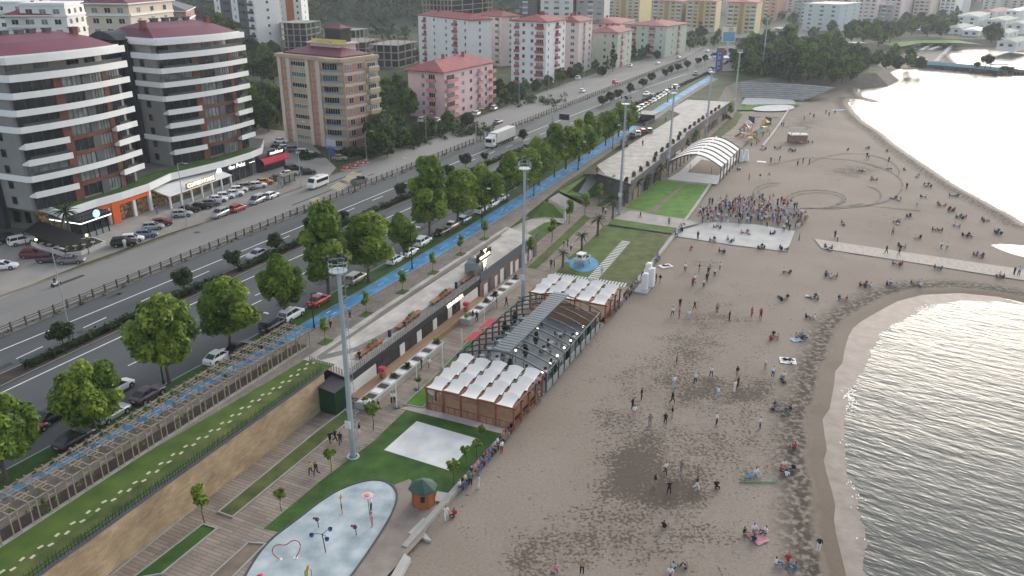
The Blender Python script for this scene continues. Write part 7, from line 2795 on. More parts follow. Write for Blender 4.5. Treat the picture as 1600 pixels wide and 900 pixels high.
for (x0, w0, _, z0), (x1, w1, _, z1_) in zip(st_, st_[1:]):
 b.poly([(x0, -w0 * .94, z0 - .35), (x1, -w1 * .94, z1_ - .35), (x1, w1 * .94, z1_ - .35), (x0, w0 * .94, z0 - .35)])
b.build('deck', mat('brown_deck', (0.13, 0.09, 0.07), .8, .2, 2), root)
b = MB()
b.box(-.9, -.85, 1.4, 1.0, .85, 2.9)
cb = b.build('cabin', WHITE, root)
b = MB()
b.box(-1.1, -1.0, 2.902, 1.3, 1.0, 3.05)
b.build('cabin_roof', WHITE, cb)
b = MB()
for x0, x1, y in ((-.7, 0, -.86), (.1, .8, -.86), (-.7, 0, .852), (.1, .8, .852)):
 b.box(x0, y - .004, 2.1, x1, y + .012, 2.7)
b.box(.988, -.6, 2.1, 1.012, .6, 2.7)
b.build('cabin_windows', GLASS, cb)
for x, s in ((-1.8, -1), (-1.8, 1), (1.2, -1), (1.2, 1)):
 b = MB()
 b.tube([(x, s * 1.6, 0), (x, s * 1.05, 1.1)], .08, 5)
 b.build('prop', TIMB, root)
# white letter blocks on a grey plinth by the sea wall
pl_ = ats([(987, 456), (998, 446), (1026, 438), (1010, 460)], .05)
b = MB()
b.prism(pl_, -.1, .28)
o = b.build('plinth', CONC)
tag(o, 'grey concrete plinth under the three tall white blocks', 'plinth')
for (px, h, w_, lab) in (((1007, 452), 2.9, .95, 'tall white block on the plinth, front one of three'), ((1017, 447), 3.3, 1.0, 'tall white block on the plinth, seaward one of three'), ((1012, 441), 3.6, 1.05, 'tall white block on the plinth, back one of three')):
 p = at(px[0], px[1], .28)
 b = MB()
 b.box(-w_ / 2, -.5, 0, w_ / 2, .5, h)
 b.box(-w_ / 2 - .04, -.3, h * .25, -w_ / 2 - .001, .3, h * .45)
 b.prism([(-w_ / 2, -.5), (w_ / 2, -.5), (w_ / 2 * .7, .3), (-w_ / 2 * .7, .3)], h + .001, h + .2)
 o = b.build('white_block', WHITE)
 o.location, o.rotation_euler = (p[0], p[1], .28), (0, 0, RH)
 tag(o, lab, 'sculpture', 'white blocks on the plinth')
for px, lab in (((1156, 252), 'tent-like white block by the far end of the arched shelter, left one'), ((1165, 251), 'tent-like white block by the far end of the arched shelter, right one')):
 p = at(px[0], px[1], .0)
 b = MB()
 b.lathe([(1.0, 0), (.8, 1.5), (.55, 2.6), (.5, 3.2), (.02, 3.4)], 6)
 o = b.build('white_block', WHITE)
 o.location = (p[0], p[1], 0)
 tag(o, lab, 'sculpture', 'white blocks by the shelter')
# arched shelter with white roof bands
p = pt(236.5, 56.5)
root = thing('arched_shelter', 'open arched shelter with white roof bands over a paved sand court', 'shelter', (p[0], p[1], ZP), heading(250) - rad(90))
Wd2, L2 = 14.0, 26.0
ar = lambda x: 4.1 + 2.7 * math.sin(math.pi * x / Wd2)
for k in range(7):
 y = L2 * k / 6
 b = MB()
 b.tube([(Wd2 * i / 12, y, ar(Wd2 * i / 12)) for i in range(13)], .16, 4)
 b.build('arch_rib', BENCHW if False else FRAMEM, root)
 for x in (0, Wd2):
  b = MB()
  b.box(x - .12, y - .12, 0, x + .12, y + .12, ar(x))
  b.build('post', FRAMEM, root)
 if k < 6:
  b = MB()
  ps = [(Wd2 * i / 14, ar(Wd2 * i / 14) + .1) for i in range(15)]
  for (x0, z0), (x1, z1_) in zip(ps, ps[1:]):
   b.poly([(x0, y + .2, z0), (x1, y + .2, z1_), (x1, y + L2 / 6 - 1.0, z1_), (x0, y + L2 / 6 - 1.0, z0)])
  b.build('roof_band', SAIL, root, True)
b = MB()
b.tube([(Wd2 / 2, 0, ar(Wd2 / 2) + .2), (Wd2 / 2, L2, ar(Wd2 / 2) + .2)], .16, 4)
b.build('ridge', SAIL, root)
for x in (4.0, 10.0):
 b = MB()
 b.tube([(x, 8, 0), (x, 8, 2.4)], .06, 5)
 b.build('net_post', BLACK, root)
# second terrace building: parking roof over shops
f3 = path_t(54.8, 209, 232, 4) + path_t(53.4, 236, 262, 4) + path_t(52.2, 266, 332, 5)
p = f3[0]
root = thing('terrace_building', 'long low flat-roofed building whose roof is a paved parking terrace', 'terrace building', (p[0], p[1], ZP))
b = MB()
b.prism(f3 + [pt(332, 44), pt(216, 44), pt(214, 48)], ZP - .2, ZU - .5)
b.sub(root.location).build('wall', mat('dark_shop_wall', (0.16, 0.14, 0.13), .85, .3, .5), root)  # dark brown-grey wall colour with random mottling
b = MB()
b.prism(offset(f3, .5) + [pt(332, 44), pt(215, 44), pt(213, 47.8)], ZU - .49, ZU + .02, 0, True, True)
b.sub(root.location).build('roof_slab', SLATE, root)
b = MB()
wallstrip(b, offset(f3, .5), .15, ZU + .1, ZU + .95)
b.sub(root.location).build('parapet', SLATE, root)
for k in range(14):
 b = MB()
 s = 212 + k * 8.2
 wallstrip(b, offset(path_t(55.0 if s < 234 else 53.6 if s < 264 else 52.4, s, s + 5.5, 2), .0), .08, ZP, ZP + 2.6)
 b.sub(root.location).build('shop_front', GLASS if k % 3 else mat('warm_shopfront', (0.28, 0.20, 0.13), .5, .4, .8), root)
b = MB()
b.strip(path_t(43.6, 213, 330, 5), offset(f3, .3)[:1] + path_t(55.0, 213, 330, 5)[1:], ZU + .08)
b = MB()
b.flat(offset(f3, .3) + [pt(s, 35.5 + (330 - s) * .02) for s in range(330, 300, -6)] + [pt(s, 41.4) for s in range(300, 216, -6)] + [pt(214, 47)], ZU + .085)
struct('terrace_paving', b, SLAB)
PLB = thing('round_planter', None, 'planter')
b = MB()
b.lathe([(.5, 0), (.62, .5), (.5, .5)], 8)
b.build('pot', BENCHW, PLB)
b = MB()
leaves(b, [((0, 0, .75), .5), ((.2, .1, 1.0), .35)], 120, .2, random.Random(2))
b.build('shrub', LEAFD, PLB)
for i in range(20):
 s = 210 + i * 5.6
 q = pt(s, 53.6 if s < 234 else 52.2 if s < 264 else 51.0)
 place(PLB, (q[0], q[1], ZU + .09), i, 'planter at the parapet of the parking terrace, %s from its near end' % ordinal(i), 'planters along the parking terrace parapet')
# sunken stair opening on the parking terrace
p = at(1005, 192, ZU + .1)
root = thing('stair_enclosure', 'dark sunken stair enclosure with flat canopy on the parking terrace', 'stairwell', (p[0], p[1], ZU + .08), heading(270))
b = MB()
b.box(-6, -2.4, 0, 5, -2.2, 1.1)
b.box(-6, 2.2, 0, 5, 2.4, 1.1)
b.box(5.002, -2.4, 0, 5.2, 2.4, 2.3)
b.build('wall', CHAR, root)
b = MB()
b.box(1.5, -3.0, 2.4, 9.0, 2.6, 2.6)
b.build('canopy', SLATE, root)
b = MB()
b.box(-5.9, -2.19, .002, 4.9, 2.19, .02)
b.build('stair_shade_sheet', DARKV, root)  # flat sheet coloured near-black in place of the stairwell's shade
# amphitheatre seating
c0 = at(1200, 168, ZP)
b = MB()
for k in range(8):
 r0, r1 = 18.5 + k * 1.9, 18.5 + (k + 1) * 1.9
 pts0 = [(c0[0] + r0 * 1.35 * math.cos(t), c0[1] + 6 + r0 * 1.05 * math.sin(t)) for t in np.linspace(.62, 3.6, 26)]
 pts1 = [(c0[0] + r1 * 1.35 * math.cos(t), c0[1] + 6 + r1 * 1.05 * math.sin(t)) for t in np.linspace(.62, 3.6, 26)]
 z = ZP + .55 * (k + 1)
 b.strip(pts0, pts1, z)
 b.strip(pts0, pts0, z - .55, z)
b.f = [f for f in b.f]
o = b.build('amphitheatre', mat('grey_tiers', (0.27, 0.27, 0.265), .85, .2, .4))
tag(o, 'curved stepped grey amphitheatre seating round a paved stage', 'amphitheatre')
# playground
def play(px, m1, m2, lab, k=1.0, roof=True):
 p_ = at(px[0], px[1], .1)
 r = thing('play_frame', lab, 'playground', (p_[0], p_[1], .05), random.uniform(0, 6))
 for x in (-1, 1):
  for y in (-1, 1):
   b_ = MB()
   b_.tube([(x, y, 0), (x, y, 3.0 * k)], .09, 5)
   b_.build('post', m1, r)
 b_ = MB()
 b_.box(-1, -1, 1.3, 1, 1, 1.42)
 b_.build('platform', m1, r)
 if roof:
  b_ = MB()
  b_.lathe([(1.9, 3.0 * k), (.02, 4.2 * k)], 4)
  b_.build('roof', m2, r)
 b_ = MB()
 b_.poly([(1, -.4, 1.4), (3.6, -.4, .3), (3.6, .4, .3), (1, .4, 1.4)])
 for y in (-.4, .4):
  b_.poly([(1, y, 1.4), (3.6, y, .3), (3.6, y, .6), (1, y, 1.75)])
 b_.build('slide', m2, r)
 b_ = MB()
 b_.tube([(-1, 0, 1.4), (-3, 0, 2.4), (-3.2, 0, 0)], .08, 5)
 b_.build('climbing_bar', m1, r)
TPK, TYL, TGR = mat('toy_salmon', (0.36, 0.17, 0.14), .5, .15, 1), mat('toy_yellow', (0.62, 0.38, 0.03)), mat('toy_green', (0.05, 0.30, 0.08))
play((1162, 214), TPK, TPK, 'salmon-red climbing frame with roofs in the sand playground', 1.15)
play((1168, 206), TPK, OFFW, 'second salmon climbing frame behind the first in the playground')
play((1172, 221), TYL, TYL, 'yellow play frame in front of the salmon climbing frame', .8)
play((1194, 204), TYL, TYL, 'yellow play frame standing apart on the right of the playground')
play((1187, 213), TGR, TGR, 'small green play house beside the yellow frame', .6)
for px, lab in (((1178, 192), 'dark shade kiosk at the back of the playground, left one'), ((1204, 193), 'dark shade kiosk at the back of the playground, right one')):
 p = at(px[0], px[1], .1)
 r = thing('shade_kiosk', lab, 'kiosk', (p[0], p[1], .05), .5)
 b = MB()
 b.box(-1.6, -1.6, 2.3, 1.6, 1.6, 2.5)
 b.build('roof', FENM, r)
 b = MB()
 b.box(-1.4, 1.2, 0, 1.4, 1.4, 2.3)
 b.box(-1.4, -1.4, 0, -1.2, 1.2, 2.3)
 b.build('wall', FENM, r)
w_ = dense(ats([(1192, 229), (1212, 203), (1233, 171)], .0), 12)
b = MB()
b.prism(offset(w_, .3) + offset(w_, -.3)[::-1], -.2, .5, 0, True, True)
o = b.build('low_wall', CONC)
tag(o, 'low pale wall between the playground and the open sand', 'wall')
# unfinished brick hut on the sand
p = at(1245, 222, 0)
root = thing('brick_hut', 'small unfinished brick hut with open roof frame on the sand', 'hut', (p[0], p[1], 0), rad(2))
root.scale = (.65, .65, .75)
b = MB()
b.box(-4.2, -2.6, 0, 4.2, 2.6, 3.3)
b.build('wall', mat('hollow_red_brick', (0.27, 0.145, 0.105), .9, .25, 1.5), root)
b = MB()
b.box(-4.6, -3.0, 3.302, 4.6, 3.0, 3.7)
b.build('roof_slab', OFFW, root)
for x in (-4.3, 0, 4.3):
 for y in (-2.7, 2.7):
  b = MB()
  b.box(x - .15, y - .15, 3.702, x + .15, y + .15, 5.6)
  b.build('roof_post', OFFW, root)
b = MB()
b.box(-4.4, 2.5, 5.602, 4.4, 2.9, 5.8)
b.box(-4.4, -2.9, 4.6, 4.4, -2.7, 4.75)
b.build('roof_beam', OFFW, root)
# volleyball net on the near sand
p = at(1103, 428, 0)
root = thing('volleyball_net', 'beach volleyball net between two poles on the open sand', 'sports net', (p[0], p[1], 0), rad(-12))
for x in (-2.6, 2.6):
 b = MB()
 b.tube([(x, 0, 0), (x, 0, 2.4)], .05, 5)
 b.build('pole', OFFW, root)
b = MB()
for z in (1.55, 1.85, 2.15, 2.35):
 b.box(-2.6, -.012, z, 2.6, .012, z + (.05 if z in (1.55, 2.35) else .02))
b.build('net', FENM, root)
# palms
def make_palm(h, seed, fr_l, nf=26):
 rng = random.Random(seed)
 r = thing('palm_tree', None, 'palm tree')
 b_ = MB()
 b_.tube([(0, 0, -.1), (.03, 0, .5), (.05, .03, h * .6), (.0, .0, h)], [.34, .26, .22, .26], 8)
 b_.build('trunk', mat('palm_trunk', (0.12, 0.095, 0.075), .95, .35, 4), r)
 b_ = MB()
 for k in range(nf):
  a = k * 2.4
  el = rng.uniform(-.35, 1.2)
  prev = None
  n_ = 6
  for j in range(n_ + 1):
   q_ = j / n_
   rr = fr_l * q_ * math.cos(el * (1 - .3 * q_))
   z = h + fr_l * q_ * math.sin(el) - 1.1 * fr_l * .42 * q_ * q_
   w2 = .30 * fr_l * .5 * math.sin(math.pi * min(1, .12 + q_ * .9)) ** .7 * .55
   c_ = Vector((math.cos(a) * rr, math.sin(a) * rr, z))
   sd_ = Vector((-math.sin(a), math.cos(a), 0)) * w2
   if prev:
    m_ = k % 3
    b_.poly([tuple(prev[0]), tuple(prev[0] + prev[1] - Vector((0, 0, w2 * .5))), tuple(c_ + sd_ * .55 - Vector((0, 0, w2 * .5))), tuple(c_)], m_)
    b_.poly([tuple(c_), tuple(c_ - sd_ * .55 - Vector((0, 0, w2 * .5))), tuple(prev[0] - prev[1] - Vector((0, 0, w2 * .5))), tuple(prev[0])], m_)
   prev = (c_, sd_)
 b_.build('fronds', LEAFD, r)
 return r
PALM = make_palm(3.4, 3, 1.9)
for i, (x, y) in enumerate(((879, 417), (909, 391), (934, 368), (957, 341), (975, 322), (996, 307), (1012, 296), (1031, 282))):
 p = at(x, y, ZP)
 place(PALM, (p[0], p[1], ZP), i * 1.7, 'young palm along the promenade lawn edge, %s from the boat side' % ordinal(i), 'palms along the promenade', (.85, .95, 1.1, 1.0, .9, 1.15, 1.0, 1.2)[i])
p = at(113, 383, ZU)
place(make_palm(6.6, 5, 3.0, 34), (p[0], p[1], ZU), 0, 'big palm with drooping old fronds in front of the black corner café')
# ================================================================== FAR LAND
def sstep(a, c, x):
 t = min(1, max(0, (x - a) / (c - a)))
 return t * t * (3 - 2 * t)
def hill_z(x, y):
 back = sstep(600, 1150, y + .12 * x + 40 * noise.noise(Vector((x * .004, y * .004, 0)))) * 150 * sstep(300, 200, abs(x + 190))
 side = 15 * sstep(-112, -150, x) * sstep(215, 275, y) * sstep(560, 420, y)
 far = sstep(1000, 1700, y) * 120
 return ZU - .1 + max(back, side, far) + (2.5 * noise.noise(Vector((x * .02, y * .02, 5))) if max(back, side, far) > 2 else 0)
b = MB()
hx, hy = np.concatenate([np.arange(-900, -60, 14), np.arange(-60, 1700, 45)]), np.concatenate([np.arange(200, 1000, 14), np.arange(1000, 2600, 60)])
for y in hy:
 for x in hx:
  b.v.append((float(x), float(y), hill_z(x, y)))
n = len(hx)
for j in range(len(hy) - 1):
 for i in range(n - 1):
  q = (j * n + i, j * n + i + 1, (j + 1) * n + i + 1, (j + 1) * n + i)
  if max(b.v[k][2] for k in q) > ZU + .02:
   b.f.append(q)
   b.m.append(0)
struct('hills', b, mat('wooded_hill', (0.018, 0.036, 0.018), .95, .4, .05, .6, .4, col2=(0.035, 0.055, 0.028), detail=9), smooth=True)
b = MB()
rng = random.Random(77)
cl = []
while len(cl) < 3600:
 x, y = rng.uniform(-420, 120), rng.uniform(520, 1250)
 if x / y < -.5 or x / y > .1 or noise.noise(Vector((x * .015, y * .015, 2))) < -.35 or (hill_z(x, y) < ZU + 3 and rng.random() < .93):
  continue
 r_ = rng.uniform(3.4, 6.8)
 cl.append(((x, y, hill_z(x, y) + r_ * .7), r_))
leaves(b, cl, 72000, 1.9, rng, mix=(.45, .2, .35))
struct('forest', b, LEAFD, 'stuff')
HZ = 12.0
for l, f, r, zt, wall, roof, lab in (((-45, 5), (44, 6), (66, 2), 38.5, WHITE, None, 'big white flat-roofed block at the top left corner with a dark stair window'),
 ((40, 22), (80, 25), (114, 18), 38, OFFW, REDROOF, 'white house with red roof behind the nearer banded tower'),
 ((86, 28), (102, 31), (160, 23), 36.5, ORANGE, MAROON, 'orange and white house with maroon roof between the two banded towers'),
 ((168, 24), (205, 26), (256, 19), 36, ORANGE, MAROON, 'orange house with white eaves behind the farther banded tower'),
 ((160, 4), (200, 7), (268, 1), 42, CREAM, MAROON, 'large cream house with wide maroon roof at the top edge'),
 ((262, 17), (290, 18), (303, 12), 36, SALMON, SLATE, 'salmon house with grey roof left of the black and white tower'),
 ((72, 8), (100, 9), (130, 5), 41, WHITE, None, 'low white building at the top edge behind the red-roofed house')):
 B = Bldg('house', lab, 'house', from_roof(l, f, r, zt, 13), HZ, zt, wall)
 nfl = 4
 for k in (0, 1):
  L_ = B.fac(k)[2]
  for q in (.2, .5, .8):
   for fl_ in range(nfl + 2):
    B.window(k, L_ * q, B.h - 2.4 - fl_ * 3.0, 1.8, 1.4)
  B.panel('white_course', k, .1, L_ - .1, B.h - 3.3, B.h - 2.75, WHITE, .35)
 if roof:
  B.hiproof(2.6, [WHITE, roof], 1.0, 2)
 else:
  b = MB()
  b.prism([lerp(p, (sum(q[0] for q in B.plan) / 4, sum(q[1] for q in B.plan) / 4), -.03) for p in B.plan], B.h + .002, B.h + .8, 0, True, True)
  b.build('roof_parapet', WHITE, B.root)
# white villas round the second bay
GRN = mat('grey_green_roof', (0.24, 0.28, 0.26), .8, .15, .5)
for i, (l, f, r, zt, rf) in enumerate((((1480, 42), (1503, 45), (1522, 40), 9.5, GRN), ((1500, 24), (1530, 27), (1548, 21), 14, GRN), ((1536, 17), (1556, 19), (1580, 14), 15, REDROOF), ((1545, 30), (1572, 33), (1592, 28), 12, GRN),
 ((1576, 16), (1592, 18), (1612, 13), 16, WHITE), ((1580, 36), (1600, 39), (1625, 33), 12, GRN), ((1560, 50), (1575, 53), (1592, 48), 9, GRN), ((1568, 64), (1588, 67), (1612, 61), 8, GRN), ((1516, 46), (1530, 49), (1540, 45), 9, WHITE))):
 B = Bldg('villa', 'white terraced house above the second bay, %s counting along from the dark wood' % ordinal(i), 'house', from_roof(l, f, r, zt, 11), ZU - 3, zt, WHITE, 'white houses above the second bay')
 for k in (0, 1):
  L_ = B.fac(k)[2]
  for z in np.arange(B.h - 2.6, 0.3, -3.0):
   for q in (.25, .72):
    B.window(k, L_ * q, float(z), 2.2, 1.6, GLASS)
 B.hiproof(1.5, [WHITE, rf], .7, 0)
MATS = [OFFW, PALEP, CREAM, mat('grey_tower_render', (0.33, 0.33, 0.32)), MINT, WHITE, PINK]
rng = random.Random(31)
for i in range(40):
 px = 800 + i * 21 + rng.uniform(-6, 6)
 py = (17 if i % 2 else 9) + rng.uniform(-2, 4) + (4 if 1150 < px < 1300 else 0)
 w_ = rng.uniform(24, 34)
 l, f, r = ((px, py), (px + w_ * .7, py + 2), (px + w_, py - 1))
 zt = ZU + rng.uniform(18, 28) * (1.3 if px > 1180 else 1)
 B = Bldg('apartment_block', 'hazy block of flats in the far town, %s counting from the left' % ordinal(i), 'apartment building', from_roof(l, f, r, ZU, 15), ZU, zt, MATS[i % 7], 'far town blocks')
 B.grid(0, [(.25, 'w', 3.0, 1.6), (.72, 'w', 3.0, 1.6)], int(B.h / 3), 3.0, 1.0)
 if i % 2:
  B.hiproof(2.0, [PINKROOF, PINKROOF], .6, 0)
LEAFM = [LEAFD[1], LEAF[0], LEAFD[0]]
# ---- groves and single trees beyond the promenade
BIG = [make_tree('dark_tree', 'tree', 6.0, 10.5, 2.0, 4200, .62, 41, LEAFM, .35, .8, 1.05, 34), make_tree('dark_tree', 'tree', 5.2, 12.0, 2.0, 4200, .6, 42, LEAFM, .35, .9, 1.05, 34), make_tree('dark_tree', 'tree', 5.5, 8.0, 1.0, 3800, .6, 43, LEAFD, .3, .5, 1.1, 30)]
def trees(pxs, lab, group, z=ZU - .1, sc=1.0, protos=None, seed=1):
 rng_ = random.Random(seed)
 for i, q in enumerate(sorted(pxs)):
  p_ = at(q[0], q[1], z)
  place((protos or BIG)[i % len(protos or BIG)], (p_[0], p_[1], hill_z(*p_) if z > 4 else z), rng_.uniform(0, 6), '%s, %s counting from the left' % (lab, ordinal(i)), group, sc * rng_.uniform(.85, 1.15) * (q[2] if len(q) > 2 else 1))
trees([(1166, 122), (1180, 118), (1196, 122), (1212, 126), (1228, 128), (1244, 128), (1262, 127), (1280, 126), (1298, 122), (1312, 116), (1172, 104), (1192, 102), (1215, 108), (1240, 112), (1262, 110), (1284, 108), (1304, 106), (1226, 94), (1252, 94), (1278, 92), (1300, 92), (1322, 108), (1298, 132, .7), (1314, 130, .6), (1328, 126, .55), (1340, 120, .5), (1346, 115, .5)],
 'big dark tree in the beach-end grove', 'grove at the head of the beach', 3.0, 1.35)
trees([(1334, 104), (1350, 108), (1366, 108), (1384, 108), (1402, 108), (1420, 108), (1436, 108), (1350, 94), (1372, 95), (1395, 100), (1420, 98), (1338, 88)], 'dark tree on the low point before the breakwater', 'trees before the breakwater', 2.2, .7, None, 2)
trees([(1330, 66), (1348, 70), (1372, 72), (1390, 66), (1402, 58), (1412, 48), (1424, 56), (1436, 44), (1448, 56), (1462, 46), (1470, 58), (1484, 50), (1548, 66), (1356, 60), (1490, 30), (1510, 12), (1522, 6), (1470, 36)],
 'dark tree in the wood behind the second bay', 'wood behind the second bay', ZU, 1.15, None, 3)
trees([(1206, 26), (1220, 30), (1238, 40), (1248, 30), (1300, 50), (1285, 46), (1340, 50), (1366, 52), (1382, 50), (1198, 42), (1270, 62), (1240, 60)], 'street tree among the far blocks of flats', 'trees among the far flats', ZU, .8, None, 4)
CYP = make_tree('conifer', 'tree', 2.3, 13.0, .5, 2600, .45, 51, LEAFD, .25, 1.6, 1.0, 30, (.4, .1, .5))
for q, s, lab in (((957, 112), 1.0, 'tall dark cypress standing before the pale green block'), ((948, 112), .6, 'smaller cypress left of the tall one'), ((1092, 64), 1.0, 'broad conical tree below the yellow towers'), ((880, 128), .5, 'small conifer at the corner of the white and red block'),
 ((1152, 58), .5, 'small conical tree left of two at the foot of the last yellow tower'), ((1161, 59), .5, 'small conical tree right of two at the foot of the last yellow tower'), ((652, 98), .6, 'dark conifer beside the raw concrete frame'), ((990, 96), .8, 'dark conifer between the two pale green blocks')):
 p = at(q[0], q[1], ZU)
 place(CYP, (p[0], p[1], ZU - .1), q[0], lab, None, (s * (1.5 if q[0] == 1092 else 1), s * (1.5 if q[0] == 1092 else 1), s))
trees([(388, 205), (402, 190), (420, 205), (428, 185), (395, 170), (412, 160), (382, 180), (432, 165), (440, 195), (376, 165)], 'leafy tree in the thicket left of the beige block', 'thicket by the beige block', ZU, .8, None, 5)
trees([(600, 205), (614, 190), (630, 180), (606, 170), (622, 160), (596, 185), (636, 165), (612, 215), (600, 228), (592, 240), (640, 190)], 'leafy tree in the thicket between beige and pink blocks', 'thicket by the pink block', ZU, .75, None, 6)
trees([(780, 150), (800, 150), (820, 146), (838, 142), (856, 138), (874, 134), (790, 165), (812, 160), (700, 205), (672, 215), (650, 222), (632, 232), (606, 246), (730, 196), (902, 118), (930, 112), (940, 118), (1002, 92), (1012, 88), (1026, 92), (890, 122), (1060, 80)], 'bushy tree inland of the motorway', 'bushes along the inland side of the motorway', ZU, .5, None, 7)
trees([(352, 108), (372, 104), (396, 108), (416, 110), (428, 100), (340, 120), (385, 130), (410, 128), (360, 125), (428, 130)], 'dark tree at the foot of the black and white tower', 'trees below the black and white tower', ZU, .9, None, 8)
trees([(1115, 72), (1098, 76), (1122, 60), (1088, 72), (1078, 78), (1060, 70), (1080, 60), (1100, 55), (1130, 66)], 'street tree past the pale green block near the road bend', 'trees by the road bend', ZU, .55, None, 9)
GRASSY = MB()
cl = []
for px, py, sx, sy, k in ((720, 205, 70, 12, 120), (820, 158, 60, 8, 90), (480, 246, 14, 4, 30), (560, 240, 26, 6, 60), (640, 225, 30, 10, 60)):
 for _ in range(k):
  p = at(rng.gauss(px, sx * .5), rng.gauss(py, sy * .5), ZU)
  cl.append(((p[0], p[1], (ZU if py != 135 else 2.0) + .4), rng.uniform(.5, 1.3)))
leaves(GRASSY, cl, 9000, .38, rng)
struct('undergrowth', GRASSY, LEAFD, 'stuff')
# breakwater with its railing, islet, pines
bw = dense(ats([(1436, 105), (1470, 107), (1505, 110), (1545, 114), (1562, 116)], 0), 20)
c = bw[0]
root = thing('breakwater', 'long stone breakwater with blue railing running out to the islet', 'breakwater', (c[0], c[1], 0))
b = MB()
b.prism(offset(bw, 3.2) + offset(bw, -3.2)[::-1], -1, 1.8, 0, True, True)
ROCK = mat('dark_rock', (0.06, 0.055, 0.052), .95, .35, .5, .8, 1.5, detail=8)
for k in range(120):
 p = bw[rng.randrange(len(bw))]
 b.boxr(p[0] + rng.uniform(-5, 5), p[1] + rng.uniform(-4, 4), -1, rng.uniform(1, 2), rng.uniform(1, 2), rng.uniform(1.2, 2.6), rng.random() * 3)
b.sub(root.location).build('rock_wall', ROCK, root)
b = MB()
b.strip(offset(bw, 1.5), offset(bw, 1.5), 1.8, 3.6)
b.strip(offset(bw, 1.44), offset(bw, 1.44), 3.6, 1.8)
b.sub(root.location).build('railing', mat('station_pale_blue', (0.30, 0.50, 0.58)), root)
c = at(1558, 114, 0)
b = MB()
for k in range(90):
 a, q = rng.random() * 6.3, math.sqrt(rng.random())
 b.boxr(12 * q * math.cos(a) + 4, 6 * q * math.sin(a), -1, rng.uniform(1.5, 3), rng.uniform(1.5, 3), (1 - q) * 3 + rng.uniform(1.2, 2.2), rng.random() * 3)
o = b.build('rocky_islet', ROCK)
o.location = (c[0], c[1], 0)
tag(o, 'low dark rocky islet at the tip of the breakwater', 'islet')
PINE = make_tree('umbrella_pine', 'tree', 4.2, 2.6, 5.2, 1500, .5, 61, LEAFD, .25, .2, 1.1, 18, (.3, .1, .6))
for q, s, lab in (((1538, 112), 1.0, 'flat-topped pine, the larger on the islet'), ((1524, 111), .55, 'small flat-topped pine on the landward side of the islet')):
 p = at(q[0], q[1], 1)
 place(PINE, (p[0], p[1], 1.0), 1, lab, None, s)
p = at(1556, 113, 2)
root = thing('islet_pavilion', 'small flat pavilion roof beside the pine on the islet', 'pavilion', (p[0], p[1], 2.0))
b = MB()
b.box(-4, -2, 4, 5, 2, 4.4)
b.build('roof', SLATE, root)
for x in (-3.5, 4.5):
 b = MB()
 b.box(x - .15, -.15, 0, x + .15, .15, 4)
 b.build('post', SLATE, root)
# sun umbrellas on the second beach
UMB = MB()
UMB.tube([(0, 0, 0), (0, 0, 2.2)], .05, 4)
UMB.lathe([(1.7, 2.1), (.02, 2.7)], 8)
UMB.box(-.9, .4, .2, .9, 1.1, .4)
um = UMB.mesh('beach_umbrella', [WHITE])
i = 0
for a, c, n in (((1491, 71.5), (1461, 100), 16), ((1482, 71), (1452, 82), 10), ((1462, 71), (1438, 82), 10), ((1446, 70), (1424, 78), 8), ((1430, 69), (1408, 76), 8), ((1416, 90), (1444, 97), 7)):
 for k in range(n):
  q = lerp(a, c, k / (n - 1))
  p = at(q[0] + rng.uniform(-1, 1), q[1] + rng.uniform(-.5, .5), .3)
  o = bpy.data.objects.new('beach_umbrella', um)
  COL.objects.link(o)
  o.location = (p[0], p[1], float(-.02))
  tag(o, 'white sunshade and lounger in the rows on the second beach, %s from the water end' % ordinal(i), 'beach umbrella', 'sunshades on the second beach')
  i += 1
for q, w, lab in (((1332, 74), 14, 'long low building with bright white flat roof in the trees'), ((1444, 52), 22, 'long pale low shed behind the second beach'), ((1228, 50), 16, 'low white-roofed station at the far junction')):
 p = at(q[0], q[1], ZU)
 root = thing('low_building', lab, 'building', (p[0], p[1], ZU), .25)
 b = MB()
 b.box(-w / 2, -3, 0, w / 2, 3, 2.8)
 b.build('wall', GREYW, root)
 b = MB()
 b.box(-w / 2 - .5, -3.5, 2.802, w / 2 + .5, 3.5, 3.1)
 b.build('roof', WHITE, root)
# grass bank behind the second beach
sheet('second_beach_bank', [(1380, 68), (1420, 64), (1480, 60), (1540, 70), (1580, 74), (1560, 72), (1500, 67), (1440, 67), (1400, 74)], ZU - .5, LUSH)
